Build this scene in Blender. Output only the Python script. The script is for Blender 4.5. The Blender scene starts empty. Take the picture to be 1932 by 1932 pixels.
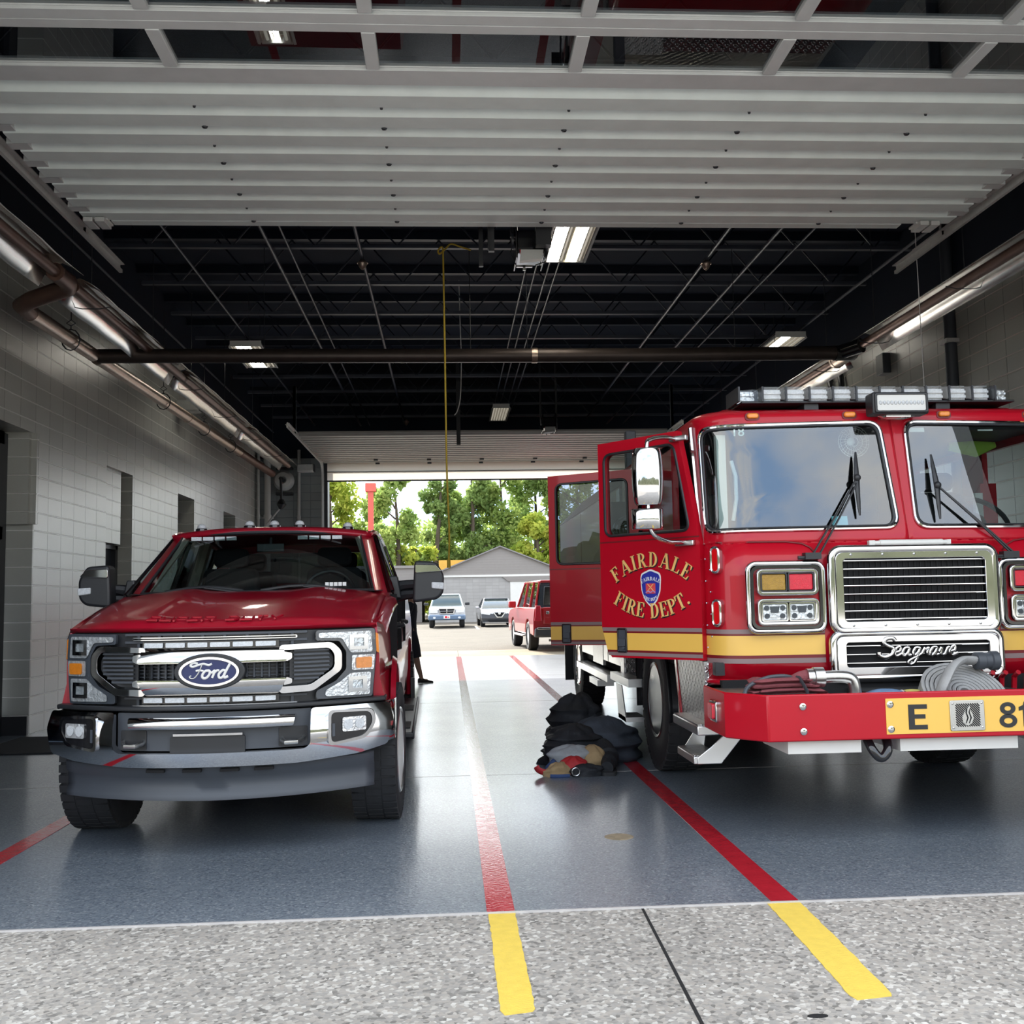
import bpy, bmesh, math, random
from mathutils import Vector, Matrix, noise as mnoise
PI = math.pi
R = math.radians
sc = bpy.context.scene
COL = sc.collection
rnd = random.Random(7)

# ---------------------------------------------------------------- camera
cd = bpy.data.cameras.new('camera')
cam = bpy.data.objects.new('camera', cd)
COL.objects.link(cam)
cd.sensor_width = 36.0
cd.lens = 36.0 * 1935.0 / 1932.0
cd.clip_start = 0.05
cd.clip_end = 600
_p, _y, _r = R(4.838), R(3.576), R(1.051)
_f = Vector((math.sin(_y) * math.cos(_p), math.cos(_y) * math.cos(_p), math.sin(_p)))
_rt = Vector((math.cos(_y), -math.sin(_y), 0))
_up = _rt.cross(_f)
_R = _rt * math.cos(_r) - _up * math.sin(_r)
_U = _up * math.cos(_r) + _rt * math.sin(_r)
M = Matrix((( _R.x, _U.x, -_f.x), (_R.y, _U.y, -_f.y), (_R.z, _U.z, -_f.z))).to_4x4()
M.translation = Vector((0, 0, 1.38))
cam.matrix_world = M
sc.camera = cam

# ---------------------------------------------------------------- world, sun, exposure
sc.view_settings.view_transform = 'Standard'
sc.view_settings.look = 'None'
sc.view_settings.gamma = 1.0
sc.view_settings.use_curve_mapping = False
sc.view_settings.exposure = 0.42
sc.cycles.max_bounces = 8
sc.cycles.diffuse_bounces = 4
sc.cycles.glossy_bounces = 4
sc.cycles.transmission_bounces = 6
sc.cycles.transparent_max_bounces = 24
sc.cycles.caustics_reflective = False
sc.cycles.caustics_refractive = False
sc.cycles.sample_clamp_indirect = 6.0
w = bpy.data.worlds.new('sky')
sc.world = w
w.use_nodes = True
nt = w.node_tree
nt.nodes.clear()
o_ = nt.nodes.new('ShaderNodeOutputWorld')
bg = nt.nodes.new('ShaderNodeBackground')
tc = nt.nodes.new('ShaderNodeTexCoord')
mp = nt.nodes.new('ShaderNodeMapping')
mp.inputs['Scale'].default_value = (1.0, 1.0, 2.6)
nz = nt.nodes.new('ShaderNodeTexNoise')
nz.inputs['Scale'].default_value = 2.1
nz.inputs['Detail'].default_value = 7
nz.inputs['Roughness'].default_value = 0.55
cr = nt.nodes.new('ShaderNodeValToRGB')
e = cr.color_ramp.elements
e[0].position, e[0].color = 0.34, (0.36, 0.56, 0.88, 1)
e[1].position, e[1].color = 0.52, (0.86, 0.885, 0.90, 1)
e2 = cr.color_ramp.elements.new(0.68)
e2.color = (1.0, 0.975, 0.92, 1)
nt.links.new(tc.outputs['Generated'], mp.inputs['Vector'])
nt.links.new(mp.outputs['Vector'], nz.inputs['Vector'])
nt.links.new(nz.outputs['Fac'], cr.inputs['Fac'])
nt.links.new(cr.outputs['Color'], bg.inputs['Color'])
_sd = Vector((-0.30, 0.95, 0.56)).normalized()      # towards the sun: the sky brightens round it
vn = nt.nodes.new('ShaderNodeVectorMath'); vn.operation = 'NORMALIZE'
vd = nt.nodes.new('ShaderNodeVectorMath'); vd.operation = 'DOT_PRODUCT'; vd.inputs[1].default_value = _sd
nt.links.new(tc.outputs['Generated'], vn.inputs[0]); nt.links.new(vn.outputs[0], vd.inputs[0])
def wm(op, a, b, c=None):
    q = nt.nodes.new('ShaderNodeMath'); q.operation = op
    for i, v in enumerate((a, b, c)):
        if v is None: continue
        if isinstance(v, (int, float)): q.inputs[i].default_value = v
        else: nt.links.new(v, q.inputs[i])
    return q.outputs[0]
glow = wm('POWER', wm('MAXIMUM', vd.outputs['Value'], 0.0), 5.0)
nt.links.new(wm('MULTIPLY_ADD', glow, 3.6, 2.45), bg.inputs['Strength'])
nt.links.new(bg.outputs['Background'], o_.inputs['Surface'])
sl = bpy.data.lights.new('sun', 'SUN')
sl.energy = 7.5
sl.angle = R(0.6)
sl.color = (1.0, 0.93, 0.80)
sun = bpy.data.objects.new('sun', sl)
COL.objects.link(sun)
sun.rotation_euler = _sd.to_track_quat('Z', 'Y').to_euler()

# ---------------------------------------------------------------- materials
def pbr(name, col, rough=0.5, metal=0.0, coat=0.0, emit=None, es=0.0, var=0.12, vs=6.0, bump=0.0, bs=60.0, spec=0.5, rv=0.0, trans=0.0):
    m = bpy.data.materials.new(name)
    m.use_nodes = True
    n = m.node_tree
    b = n.nodes['Principled BSDF']
    b.inputs['Roughness'].default_value = rough
    b.inputs['Metallic'].default_value = metal
    b.inputs['Coat Weight'].default_value = coat
    b.inputs['Coat Roughness'].default_value = 0.04
    b.inputs['Specular IOR Level'].default_value = spec
    c4 = (col[0], col[1], col[2], 1)
    t = n.nodes.new('ShaderNodeTexCoord')
    z = n.nodes.new('ShaderNodeTexNoise')
    z.inputs['Scale'].default_value = vs
    z.inputs['Detail'].default_value = 4
    n.links.new(t.outputs['Object'], z.inputs['Vector'])
    mx = n.nodes.new('ShaderNodeMix')
    mx.data_type = 'RGBA'
    mx.inputs['A'].default_value = tuple(c * (1 - var) for c in col) + (1,)
    mx.inputs['B'].default_value = tuple(min(1, c * (1 + var)) for c in col) + (1,)
    n.links.new(z.outputs['Fac'], mx.inputs['Factor'])
    n.links.new(mx.outputs['Result'], b.inputs['Base Color'])
    if rv:
        mr = n.nodes.new('ShaderNodeMapRange')
        mr.inputs['To Min'].default_value = max(0, rough - rv)
        mr.inputs['To Max'].default_value = rough + rv
        n.links.new(z.outputs['Fac'], mr.inputs['Value'])
        n.links.new(mr.outputs['Result'], b.inputs['Roughness'])
    if bump:
        z2 = n.nodes.new('ShaderNodeTexNoise')
        z2.inputs['Scale'].default_value = bs
        z2.inputs['Detail'].default_value = 3
        n.links.new(t.outputs['Object'], z2.inputs['Vector'])
        bp = n.nodes.new('ShaderNodeBump')
        bp.inputs['Strength'].default_value = bump
        bp.inputs['Distance'].default_value = 0.01
        n.links.new(z2.outputs['Fac'], bp.inputs['Height'])
        n.links.new(bp.outputs['Normal'], b.inputs['Normal'])
    if emit:
        b.inputs['Emission Color'].default_value = (*emit, 1)
        b.inputs['Emission Strength'].default_value = es
    if trans:
        b.inputs['Transmission Weight'].default_value = trans
    return m

def thin_glass(name, tint=(0.8, 0.9, 0.88), rough=0.0, boost=1.0):
    """a single thin pane: tinted see-through plus a mirror layer that grows at grazing angles, alike from both faces"""
    m = bpy.data.materials.new(name)
    m.use_nodes = True
    n = m.node_tree
    n.nodes.clear()
    out = n.nodes.new('ShaderNodeOutputMaterial')
    tr = n.nodes.new('ShaderNodeBsdfTransparent')
    tr.inputs['Color'].default_value = (*tint, 1)
    gl = n.nodes.new('ShaderNodeBsdfGlossy')
    gl.inputs['Roughness'].default_value = rough
    geo = n.nodes.new('ShaderNodeNewGeometry')
    dt = n.nodes.new('ShaderNodeVectorMath'); dt.operation = 'DOT_PRODUCT'
    n.links.new(geo.outputs['Incoming'], dt.inputs[0]); n.links.new(geo.outputs['Normal'], dt.inputs[1])
    def mt(op, a, b=None, c=None):
        q = n.nodes.new('ShaderNodeMath'); q.operation = op
        for i, v in enumerate((a, b, c)):
            if v is None: continue
            if isinstance(v, (int, float)): q.inputs[i].default_value = v
            else: n.links.new(v, q.inputs[i])
        return q.outputs[0]
    f = mt('POWER', mt('SUBTRACT', 1.0, mt('ABSOLUTE', dt.outputs['Value'])), 5.0)
    f = mt('MINIMUM', mt('MULTIPLY', mt('MULTIPLY_ADD', f, 0.95, 0.05), boost), 1.0)
    mx = n.nodes.new('ShaderNodeMixShader')
    n.links.new(f, mx.inputs['Fac'])
    n.links.new(tr.outputs[0], mx.inputs[1])
    n.links.new(gl.outputs[0], mx.inputs[2])
    n.links.new(mx.outputs[0], out.inputs['Surface'])
    return m

def translucent_panel():
    m = bpy.data.materials.new('translucent_cream_panel'); m.use_nodes = True
    n = m.node_tree; n.nodes.clear()
    out = n.nodes.new('ShaderNodeOutputMaterial'); d = n.nodes.new('ShaderNodeBsdfDiffuse'); t = n.nodes.new('ShaderNodeBsdfTranslucent'); x = n.nodes.new('ShaderNodeMixShader')
    z = n.nodes.new('ShaderNodeTexNoise'); z.inputs['Scale'].default_value = 3
    r = n.nodes.new('ShaderNodeValToRGB'); r.color_ramp.elements[0].color = (.74, .68, .58, 1); r.color_ramp.elements[1].color = (.82, .77, .68, 1)
    n.links.new(z.outputs['Fac'], r.inputs['Fac'])
    for q in (d, t): n.links.new(r.outputs['Color'], q.inputs['Color'])
    x.inputs['Fac'].default_value = .4
    n.links.new(d.outputs[0], x.inputs[1]); n.links.new(t.outputs[0], x.inputs[2]); n.links.new(x.outputs[0], out.inputs['Surface'])
    return m

def nodes_of(m):
    return m.node_tree, m.node_tree.nodes['Principled BSDF']

MT = {}
MT['red'] = pbr('ruby_paint', (0.30, 0.004, 0.017), 0.3, 0.1, coat=0.5, var=0.04, spec=0.25)
MT['engine_red'] = pbr('engine_red_paint', (0.43, 0.003, 0.015), 0.35, 0.0, coat=0.4, var=0.03, spec=0.25)
MT['chrome'] = pbr('chrome', (0.62, 0.62, 0.63), 0.06, 1.0, var=0.02)
MT['steel'] = pbr('brushed_steel', (0.62, 0.62, 0.61), 0.28, 1.0, var=0.08, rv=0.06)
MT['alu'] = pbr('aluminium', (0.72, 0.72, 0.72), 0.34, 1.0, var=0.08, rv=0.08)
MT['black'] = pbr('black_plastic', (0.018, 0.019, 0.022), 0.42, var=0.1)
MT['gloss_black'] = pbr('gloss_black', (0.010, 0.010, 0.012), 0.15, coat=0.5, var=0.05)
MT['grey_plastic'] = pbr('grey_plastic', (0.055, 0.062, 0.075), 0.48, var=0.08)
MT['rubber'] = pbr('tyre_rubber', (0.022, 0.023, 0.026), 0.75, var=0.25, bump=0.15, bs=40)
MT['void'] = pbr('dark_cavity', (0.006, 0.006, 0.007), 0.9, var=0.1)
MT['dark_cloth'] = pbr('dark_seat_cloth', (0.02, 0.02, 0.024), 0.9, var=0.2, bump=0.1)
MT['beige'] = pbr('beige_trim', (0.42, 0.39, 0.33), 0.7, var=0.05)
MT['white'] = pbr('white_paint', (0.75, 0.75, 0.73), 0.5, var=0.05)
MT['off_white'] = pbr('white_sheet_metal', (0.66, 0.65, 0.62), 0.4, var=0.06)
MT['gold'] = pbr('gold_stripe', (0.80, 0.48, 0.09), 0.4, coat=0.4, var=0.03)
MT['gold_leaf'] = pbr('gold_letter', (0.80, 0.50, 0.17), 0.45, var=0.10, vs=20)
MT['grey_stripe'] = pbr('grey_stripe', (0.24, 0.17, 0.17), 0.4, var=0.05)
MT['maroon_stripe'] = pbr('maroon_stripe', (0.16, 0.008, 0.012), 0.4, var=0.05)
MT['amber'] = pbr('amber_lens', (0.85, 0.25, 0.02), 0.2, coat=0.6, var=0.2, vs=40, bump=0.3, bs=200)
MT['amber_dark'] = pbr('dark_amber_lens', (0.36, 0.20, 0.02), 0.2, coat=0.6, var=0.35, vs=60, bump=0.4, bs=250)
MT['red_lens'] = pbr('red_lens', (0.62, 0.006, 0.03), 0.18, coat=0.8, var=0.2, vs=60, bump=0.3, bs=250)
MT['red_glow'] = pbr('lit_red_lens', (0.55, 0.005, 0.008), 0.2, coat=0.8, emit=(1, 0.01, 0.01), es=0.05)
MT['clear_lens'] = thin_glass('clear_lens', (0.93, 0.95, 0.96))
MT['lamp_chrome'] = pbr('lamp_reflector', (0.78, 0.80, 0.82), 0.26, 0.6, var=0.35, vs=55, bump=0.9, bs=45)
MT['led_white'] = pbr('led_module', (0.62, 0.64, 0.66), 0.3, var=0.35, vs=120, bump=0.5, bs=300)
MT['car_glass'] = thin_glass('car_glass', (0.46, 0.54, 0.53), boost=1.25)
MT['dark_glass'] = thin_glass('dark_glass', (0.16, 0.18, 0.20), boost=0.9)
MT['engine_glass'] = thin_glass('engine_glass', (0.62, 0.72, 0.71), boost=3.4)
MT['door_glass'] = thin_glass('smoked_glass', (0.50, 0.55, 0.58), boost=3.0)
MT['cream_panel'] = translucent_panel()
MT['blue'] = pbr('emblem_blue', (0.008, 0.016, 0.085), 0.35, coat=0.1, var=0.05)

def diamond_plate():
    m = pbr('diamond_plate', (0.55, 0.55, 0.55), 0.3, 1.0, var=0.1)
    n, b = nodes_of(m)
    t = n.nodes.new('ShaderNodeTexCoord')
    mp = n.nodes.new('ShaderNodeMapping')
    mp.inputs['Scale'].default_value = (1, 1, 1)
    hs = []
    for k, (ang) in enumerate((R(45), R(-45))):
        sp = n.nodes.new('ShaderNodeSeparateXYZ')
        n.links.new(t.outputs['Object'], sp.inputs[0])
        ad = n.nodes.new('ShaderNodeMath'); ad.operation = 'ADD' if k == 0 else 'SUBTRACT'
        s1 = n.nodes.new('ShaderNodeMath'); s1.operation = 'ADD'
        n.links.new(sp.outputs['X'], s1.inputs[0]); n.links.new(sp.outputs['Y'], s1.inputs[1])
        n.links.new(s1.outputs[0], ad.inputs[0]); n.links.new(sp.outputs['Z'], ad.inputs[1])
        other = n.nodes.new('ShaderNodeMath'); other.operation = 'SUBTRACT' if k == 0 else 'ADD'
        n.links.new(s1.outputs[0], other.inputs[0]); n.links.new(sp.outputs['Z'], other.inputs[1])
        def wave(src, fr, ph):
            a = n.nodes.new('ShaderNodeMath'); a.operation = 'MULTIPLY_ADD'
            n.links.new(src.outputs[0], a.inputs[0]); a.inputs[1].default_value = fr; a.inputs[2].default_value = ph
            c = n.nodes.new('ShaderNodeMath'); c.operation = 'SINE'
            n.links.new(a.outputs[0], c.inputs[0])
            return c
        w1 = wave(ad, 150, 0.0 if k == 0 else 1.57)
        w2 = wave(other, 75, 0.0 if k == 0 else 1.57)
        g = n.nodes.new('ShaderNodeMath'); g.operation = 'MULTIPLY'
        mx1 = n.nodes.new('ShaderNodeMath'); mx1.operation = 'MAXIMUM'; mx1.inputs[1].default_value = 0
        mx2 = n.nodes.new('ShaderNodeMath'); mx2.operation = 'MAXIMUM'; mx2.inputs[1].default_value = 0
        n.links.new(w1.outputs[0], mx1.inputs[0]); n.links.new(w2.outputs[0], mx2.inputs[0])
        n.links.new(mx1.outputs[0], g.inputs[0]); n.links.new(mx2.outputs[0], g.inputs[1])
        hs.append(g)
    ad = n.nodes.new('ShaderNodeMath'); ad.operation = 'MAXIMUM'
    n.links.new(hs[0].outputs[0], ad.inputs[0]); n.links.new(hs[1].outputs[0], ad.inputs[1])
    bp = n.nodes.new('ShaderNodeBump'); bp.inputs['Strength'].default_value = 1.0; bp.inputs['Distance'].default_value = 0.006
    n.links.new(ad.outputs[0], bp.inputs['Height'])
    n.links.new(bp.outputs['Normal'], b.inputs['Normal'])
    return m
MT['diamond'] = diamond_plate()

# ---------------------------------------------------------------- mesh builder
class MB:
    def __init__(s):
        s.bm = bmesh.new()
    def add(s, vs, fs, mi=0, Mx=None):
        nv = [s.bm.verts.new(Mx @ Vector(v) if Mx else v) for v in vs]
        for f in fs:
            try:
                q = s.bm.faces.new([nv[i] for i in f])
                q.material_index = mi
            except ValueError:
                pass
        return nv
    def box(s, x0, x1, y0, y1, z0, z1, mi=0, Mx=None):
        v = [(x, y, z) for z in (z0, z1) for y in (y0, y1) for x in (x0, x1)]
        f = [(0, 2, 3, 1), (4, 5, 7, 6), (0, 1, 5, 4), (2, 6, 7, 3), (0, 4, 6, 2), (1, 3, 7, 5)]
        return s.add(v, f, mi, Mx)
    def prism(s, poly, a0, a1, axis='y', mi=0, Mx=None):
        n = len(poly)
        def P(p, a):
            return (p[0], a, p[1]) if axis == 'y' else (a, p[0], p[1]) if axis == 'x' else (p[0], p[1], a)
        v = [P(p, a0) for p in poly] + [P(p, a1) for p in poly]
        f = [tuple(range(n)), tuple(range(2 * n - 1, n - 1, -1))] + [(i, n + i, n + (i + 1) % n, (i + 1) % n) for i in range(n)]
        return s.add(v, f, mi, Mx)
    def ring(s, outer, inner, a0, a1, axis='y', mi=0, Mx=None):
        n = len(outer)
        def P(p, a):
            return (p[0], a, p[1]) if axis == 'y' else (a, p[0], p[1]) if axis == 'x' else (p[0], p[1], a)
        v = [P(p, a0) for p in outer] + [P(p, a0) for p in inner] + [P(p, a1) for p in outer] + [P(p, a1) for p in inner]
        f = []
        for i in range(n):
            j = (i + 1) % n
            f += [(i, j, n + j, n + i), (2 * n + i, 3 * n + i, 3 * n + j, 2 * n + j), (i, 2 * n + i, 2 * n + j, j), (n + i, n + j, 3 * n + j, 3 * n + i)]
        return s.add(v, f, mi, Mx)
    def tube(s, pts, r, n=10, closed=False, mi=0, flat=1.0, Mx=None):
        pts = [Vector(p) for p in pts]
        k = len(pts)
        rr = r if isinstance(r, (list, tuple)) else [r] * k
        up = None
        rows = []
        for i, p in enumerate(pts):
            a = pts[(i - 1) % k] if closed or i else pts[0]
            b = pts[(i + 1) % k] if closed or i < k - 1 else pts[-1]
            t = (b - a)
            if t.length < 1e-9:
                t = Vector((0, 0, 1))
            t.normalize()
            if up is None:
                up = Vector((0, 0, 1)) if abs(t.z) < 0.9 else Vector((0, 1, 0))
            u = (up - t * up.dot(t))
            if u.length < 1e-6:
                u = t.orthogonal()
            u.normalize()
            up = u
            q = t.cross(u)
            rows.append([p + (u * math.cos(2 * PI * j / n) + q * math.sin(2 * PI * j / n) * flat) * rr[i] for j in range(n)])
        return s.loft(rows, True, closed, not closed, mi, Mx)
    def loft(s, rows, cu=False, cv=False, cap=False, mi=0, Mx=None):
        n, k = len(rows[0]), len(rows)
        v = [p for r in rows for p in r]
        f = []
        for i in range(k if cv else k - 1):
            a, b = i * n, ((i + 1) % k) * n
            for j in range(n if cu else n - 1):
                jj = (j + 1) % n
                f.append((a + j, a + jj, b + jj, b + j))
        if cap:
            f += [tuple(range(n - 1, -1, -1)), tuple(range((k - 1) * n, k * n))]
        return s.add(v, f, mi, Mx)
    def lathe(s, prof, c=(0, 0, 0), axis='z', n=32, mi=0, cap=True, Mx=None):
        c = Vector(c)
        rows = []
        for r, h in prof:
            row = []
            for j in range(n):
                a = 2 * PI * j / n
                x, y = r * math.cos(a), r * math.sin(a)
                row.append(c + Vector((x, y, h) if axis == 'z' else (h, x, y) if axis == 'x' else (y, h, x)))
            rows.append(row)
        return s.loft(rows, True, False, cap, mi, Mx)
    def ball(s, c, r, n=12, mi=0, Mx=None):
        r = (r, r, r) if not isinstance(r, (tuple, list)) else r
        rows = []
        for i in range(n // 2 + 1):
            t = PI * i / (n // 2)
            q = max(math.sin(t), 1e-3)
            rows.append([(c[0] + r[0] * q * math.cos(2 * PI * j / n), c[1] + r[1] * q * math.sin(2 * PI * j / n), c[2] + r[2] * math.cos(t)) for j in range(n)])
        return s.loft(rows, True, False, True, mi, Mx)
    def slice(s, axis, a, b, step):
        no = Vector((axis == 'x', axis == 'y', axis == 'z'))
        k = a
        while k < b:
            bmesh.ops.bisect_plane(s.bm, geom=s.bm.verts[:] + s.bm.edges[:] + s.bm.faces[:], dist=1e-5, plane_co=no * k, plane_no=no)
            k += step
        return s
    def warp(s, fn):
        for v in s.bm.verts:
            v.co = fn(v.co)
        return s
    def build(s, name, m, parent=None, bev=0.0, ang=38, seg=2, kind=None, solid=0.0, sub=0, flat=False):
        bm = s.bm
        bmesh.ops.recalc_face_normals(bm, faces=bm.faces[:])
        me = bpy.data.meshes.new(name)
        bm.to_mesh(me)
        bm.free()
        ms = m if isinstance(m, (list, tuple)) else [m]
        for x in ms:
            me.materials.append(MT[x] if isinstance(x, str) else x)
        if not flat:
            me.shade_smooth()
            me.set_sharp_from_angle(angle=R(ang))
        ob = bpy.data.objects.new(name, me)
        COL.objects.link(ob)
        if parent:
            ob.parent = parent
        if solid:
            q = ob.modifiers.new('thickness', 'SOLIDIFY'); q.thickness = solid; q.offset = -1
        if bev:
            q = ob.modifiers.new('rounding', 'BEVEL'); q.width = bev; q.segments = seg; q.limit_method = 'ANGLE'; q.angle_limit = R(40)
            q.harden_normals = False
        if sub:
            q = ob.modifiers.new('subdivision', 'SUBSURF'); q.levels = sub; q.render_levels = sub
        if kind:
            ob['kind'] = kind
        return ob

def empty(name, label, cat, loc=(0, 0, 0), rz=0, group=None):
    o = bpy.data.objects.new(name, None)
    COL.objects.link(o)
    o.location = loc
    o.rotation_euler = (0, 0, rz)
    o['label'] = label
    o['category'] = cat
    if group:
        o['group'] = group
    return o

def tag(o, label, cat, group=None):
    o['label'] = label
    o['category'] = cat
    if group:
        o['group'] = group
    return o

KIDS = None
def copy_tree(o, parent=None):
    c = o.copy()
    COL.objects.link(c)
    if parent:
        c.parent = parent
    for ch in [k for k in bpy.data.objects if k.parent == o]:
        copy_tree(ch, c)
    return c

def rrect(cx, cz, w, h, r, n=5):
    p = []
    for qx, qz, a0 in ((1, 1, 0), (-1, 1, 90), (-1, -1, 180), (1, -1, 270)):
        for i in range(n + 1):
            a = R(a0 + 90 * i / n)
            p.append((cx + qx * (w / 2 - r) + r * math.cos(a), cz + qz * (h / 2 - r) + r * math.sin(a)))
    return p

def rpoly(pts, r=0.02, n=4):
    out = []
    k = len(pts)
    for i in range(k):
        a, b, c = Vector(pts[i - 1]), Vector(pts[i]), Vector(pts[(i + 1) % k])
        d1, d2 = (a - b), (c - b)
        q = min(r, d1.length * 0.45, d2.length * 0.45)
        p1, p2 = b + d1.normalized() * q, b + d2.normalized() * q
        for j in range(n + 1):
            t = j / n
            out.append(tuple(p1.lerp(b, t).lerp(b.lerp(p2, t), t)))
    return out

def ellipse(cx, cz, a, b, n=40):
    return [(cx + a * math.cos(2 * PI * i / n), cz + b * math.sin(2 * PI * i / n)) for i in range(n)]

def spline(pts, k=6):
    P = [Vector(p) for p in pts]
    out = []
    for i in range(len(P) - 1):
        p0, p1, p2, p3 = P[max(i - 1, 0)], P[i], P[i + 1], P[min(i + 2, len(P) - 1)]
        for j in range(k):
            t = j / k
            out.append(0.5 * ((2 * p1) + (p2 - p0) * t + (2 * p0 - 5 * p1 + 4 * p2 - p3) * t * t + (3 * p1 - p0 - 3 * p2 + p3) * t ** 3))
    out.append(P[-1])
    return out

def text_mesh(body, size, depth=0.002, bold=0.0, sx=1.0):
    cu = bpy.data.curves.new('lettering', 'FONT')
    cu.body = body
    cu.size = size
    cu.extrude = depth
    cu.offset = bold
    cu.align_x = 'CENTER'
    cu.align_y = 'CENTER'
    cu.resolution_u = 6
    ob = bpy.data.objects.new('lettering', cu)
    COL.objects.link(ob)
    dg = bpy.context.evaluated_depsgraph_get()
    me = bpy.data.meshes.new_from_object(ob.evaluated_get(dg))
    bpy.data.objects.remove(ob)
    me.transform(Matrix.Diagonal((sx, 1, 1, 1)))
    me.materials.clear()
    return me

def text_obj(name, body, size, m, parent, Mx, depth=0.002, bold=0.0, sx=1.0):
    me = text_mesh(body, size, depth, bold, sx)
    me.transform(Mx)
    me.materials.append(MT[m] if isinstance(m, str) else m)
    ob = bpy.data.objects.new(name, me)
    COL.objects.link(ob)
    if parent:
        ob.parent = parent
    return ob
FRONT = Matrix.Rotation(R(90), 4, 'X')       # text plane -> facing -y
# ================================================================ the setting
YF, YB = 4.665, 25.2            # front threshold and back wall
XL, XR = -4.6, 6.45
ZC = 6.45

def floor_mat():
    m = pbr('epoxy_floor', (0.13, 0.155, 0.19), 0.2, var=0.1, vs=1.3, coat=0.5, spec=0.8)
    n, b = nodes_of(m)
    t = n.nodes.new('ShaderNodeTexCoord')
    v = n.nodes.new('ShaderNodeTexVoronoi'); v.inputs['Scale'].default_value = 110
    n.links.new(t.outputs['Object'], v.inputs['Vector'])
    r = n.nodes.new('ShaderNodeValToRGB')
    r.color_ramp.interpolation = 'CONSTANT'
    e = r.color_ramp.elements
    e[0].position, e[0].color = 0.0, (0.15, 0.18, 0.215, 1)
    e[1].position, e[1].color = 0.45, (0.19, 0.22, 0.255, 1)
    for p, c in ((0.66, (0.10, 0.12, 0.155)), (0.8, (0.28, 0.31, 0.34)), (0.88, (0.13, 0.155, 0.19))):
        q = e.new(p); q.color = (*c, 1)
    n.links.new(v.outputs['Color'], r.inputs['Fac'])
    n.links.new(r.outputs['Color'], b.inputs['Base Color'])
    z = n.nodes.new('ShaderNodeTexNoise'); z.inputs['Scale'].default_value = 55; z.inputs['Detail'].default_value = 3
    n.links.new(t.outputs['Object'], z.inputs['Vector'])
    bp = n.nodes.new('ShaderNodeBump'); bp.inputs['Strength'].default_value = 0.3; bp.inputs['Distance'].default_value = 0.01
    n.links.new(z.outputs['Fac'], bp.inputs['Height'])
    n.links.new(bp.outputs['Normal'], b.inputs['Normal'])
    z2 = n.nodes.new('ShaderNodeTexNoise'); z2.inputs['Scale'].default_value = 1.6; z2.inputs['Detail'].default_value = 5
    n.links.new(t.outputs['Object'], z2.inputs['Vector'])
    mr = n.nodes.new('ShaderNodeMapRange'); mr.inputs['To Min'].default_value = 0.26; mr.inputs['To Max'].default_value = 0.40
    n.links.new(z2.outputs['Fac'], mr.inputs['Value'])
    n.links.new(mr.outputs['Result'], b.inputs['Roughness'])
    b.inputs['Coat Roughness'].default_value = 0.16
    return m

def apron_mat(name, base, dark, light, sc_=75, stains=True):
    m = pbr(name, base, 0.85, var=0.1, spec=0.15)
    n, b = nodes_of(m)
    t = n.nodes.new('ShaderNodeTexCoord')
    v = n.nodes.new('ShaderNodeTexVoronoi'); v.inputs['Scale'].default_value = sc_
    mp = n.nodes.new('ShaderNodeMapping'); mp.inputs['Scale'].default_value = (1, 1, 1)
    n.links.new(t.outputs['Object'], mp.inputs['Vector'])
    n.links.new(mp.outputs['Vector'], v.inputs['Vector'])
    r = n.nodes.new('ShaderNodeValToRGB')
    e = r.color_ramp.elements
    e[0].position, e[0].color = 0.12, (*dark, 1)
    e[1].position, e[1].color = 0.88, (*light, 1)
    q = e.new(0.35); q.color = (*base, 1)
    q = e.new(0.65); q.color = (base[0] * 1.12, base[1] * 1.08, base[2] * 1.04, 1)
    n.links.new(v.outputs['Color'], r.inputs['Fac'])
    z = n.nodes.new('ShaderNodeTexNoise'); z.inputs['Scale'].default_value = 0.9; z.inputs['Detail'].default_value = 6
    n.links.new(t.outputs['Object'], z.inputs['Vector'])
    mr = n.nodes.new('ShaderNodeMapRange'); mr.inputs['From Min'].default_value = 0.3; mr.inputs['From Max'].default_value = 0.7
    mr.inputs['To Min'].default_value = 0.84; mr.inputs['To Max'].default_value = 1.1
    n.links.new(z.outputs['Fac'], mr.inputs['Value'])
    mx = n.nodes.new('ShaderNodeMix'); mx.data_type = 'RGBA'; mx.blend_type = 'MULTIPLY'; mx.inputs['Factor'].default_value = 1
    n.links.new(r.outputs['Color'], mx.inputs['A']); n.links.new(mr.outputs['Result'], mx.inputs['B'])
    n.links.new(mx.outputs['Result'], b.inputs['Base Color'])
    bp = n.nodes.new('ShaderNodeBump'); bp.inputs['Strength'].default_value = 0.35; bp.inputs['Distance'].default_value = 0.005
    n.links.new(v.outputs['Distance'], bp.inputs['Height'])
    n.links.new(bp.outputs['Normal'], b.inputs['Normal'])
    return m

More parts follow.
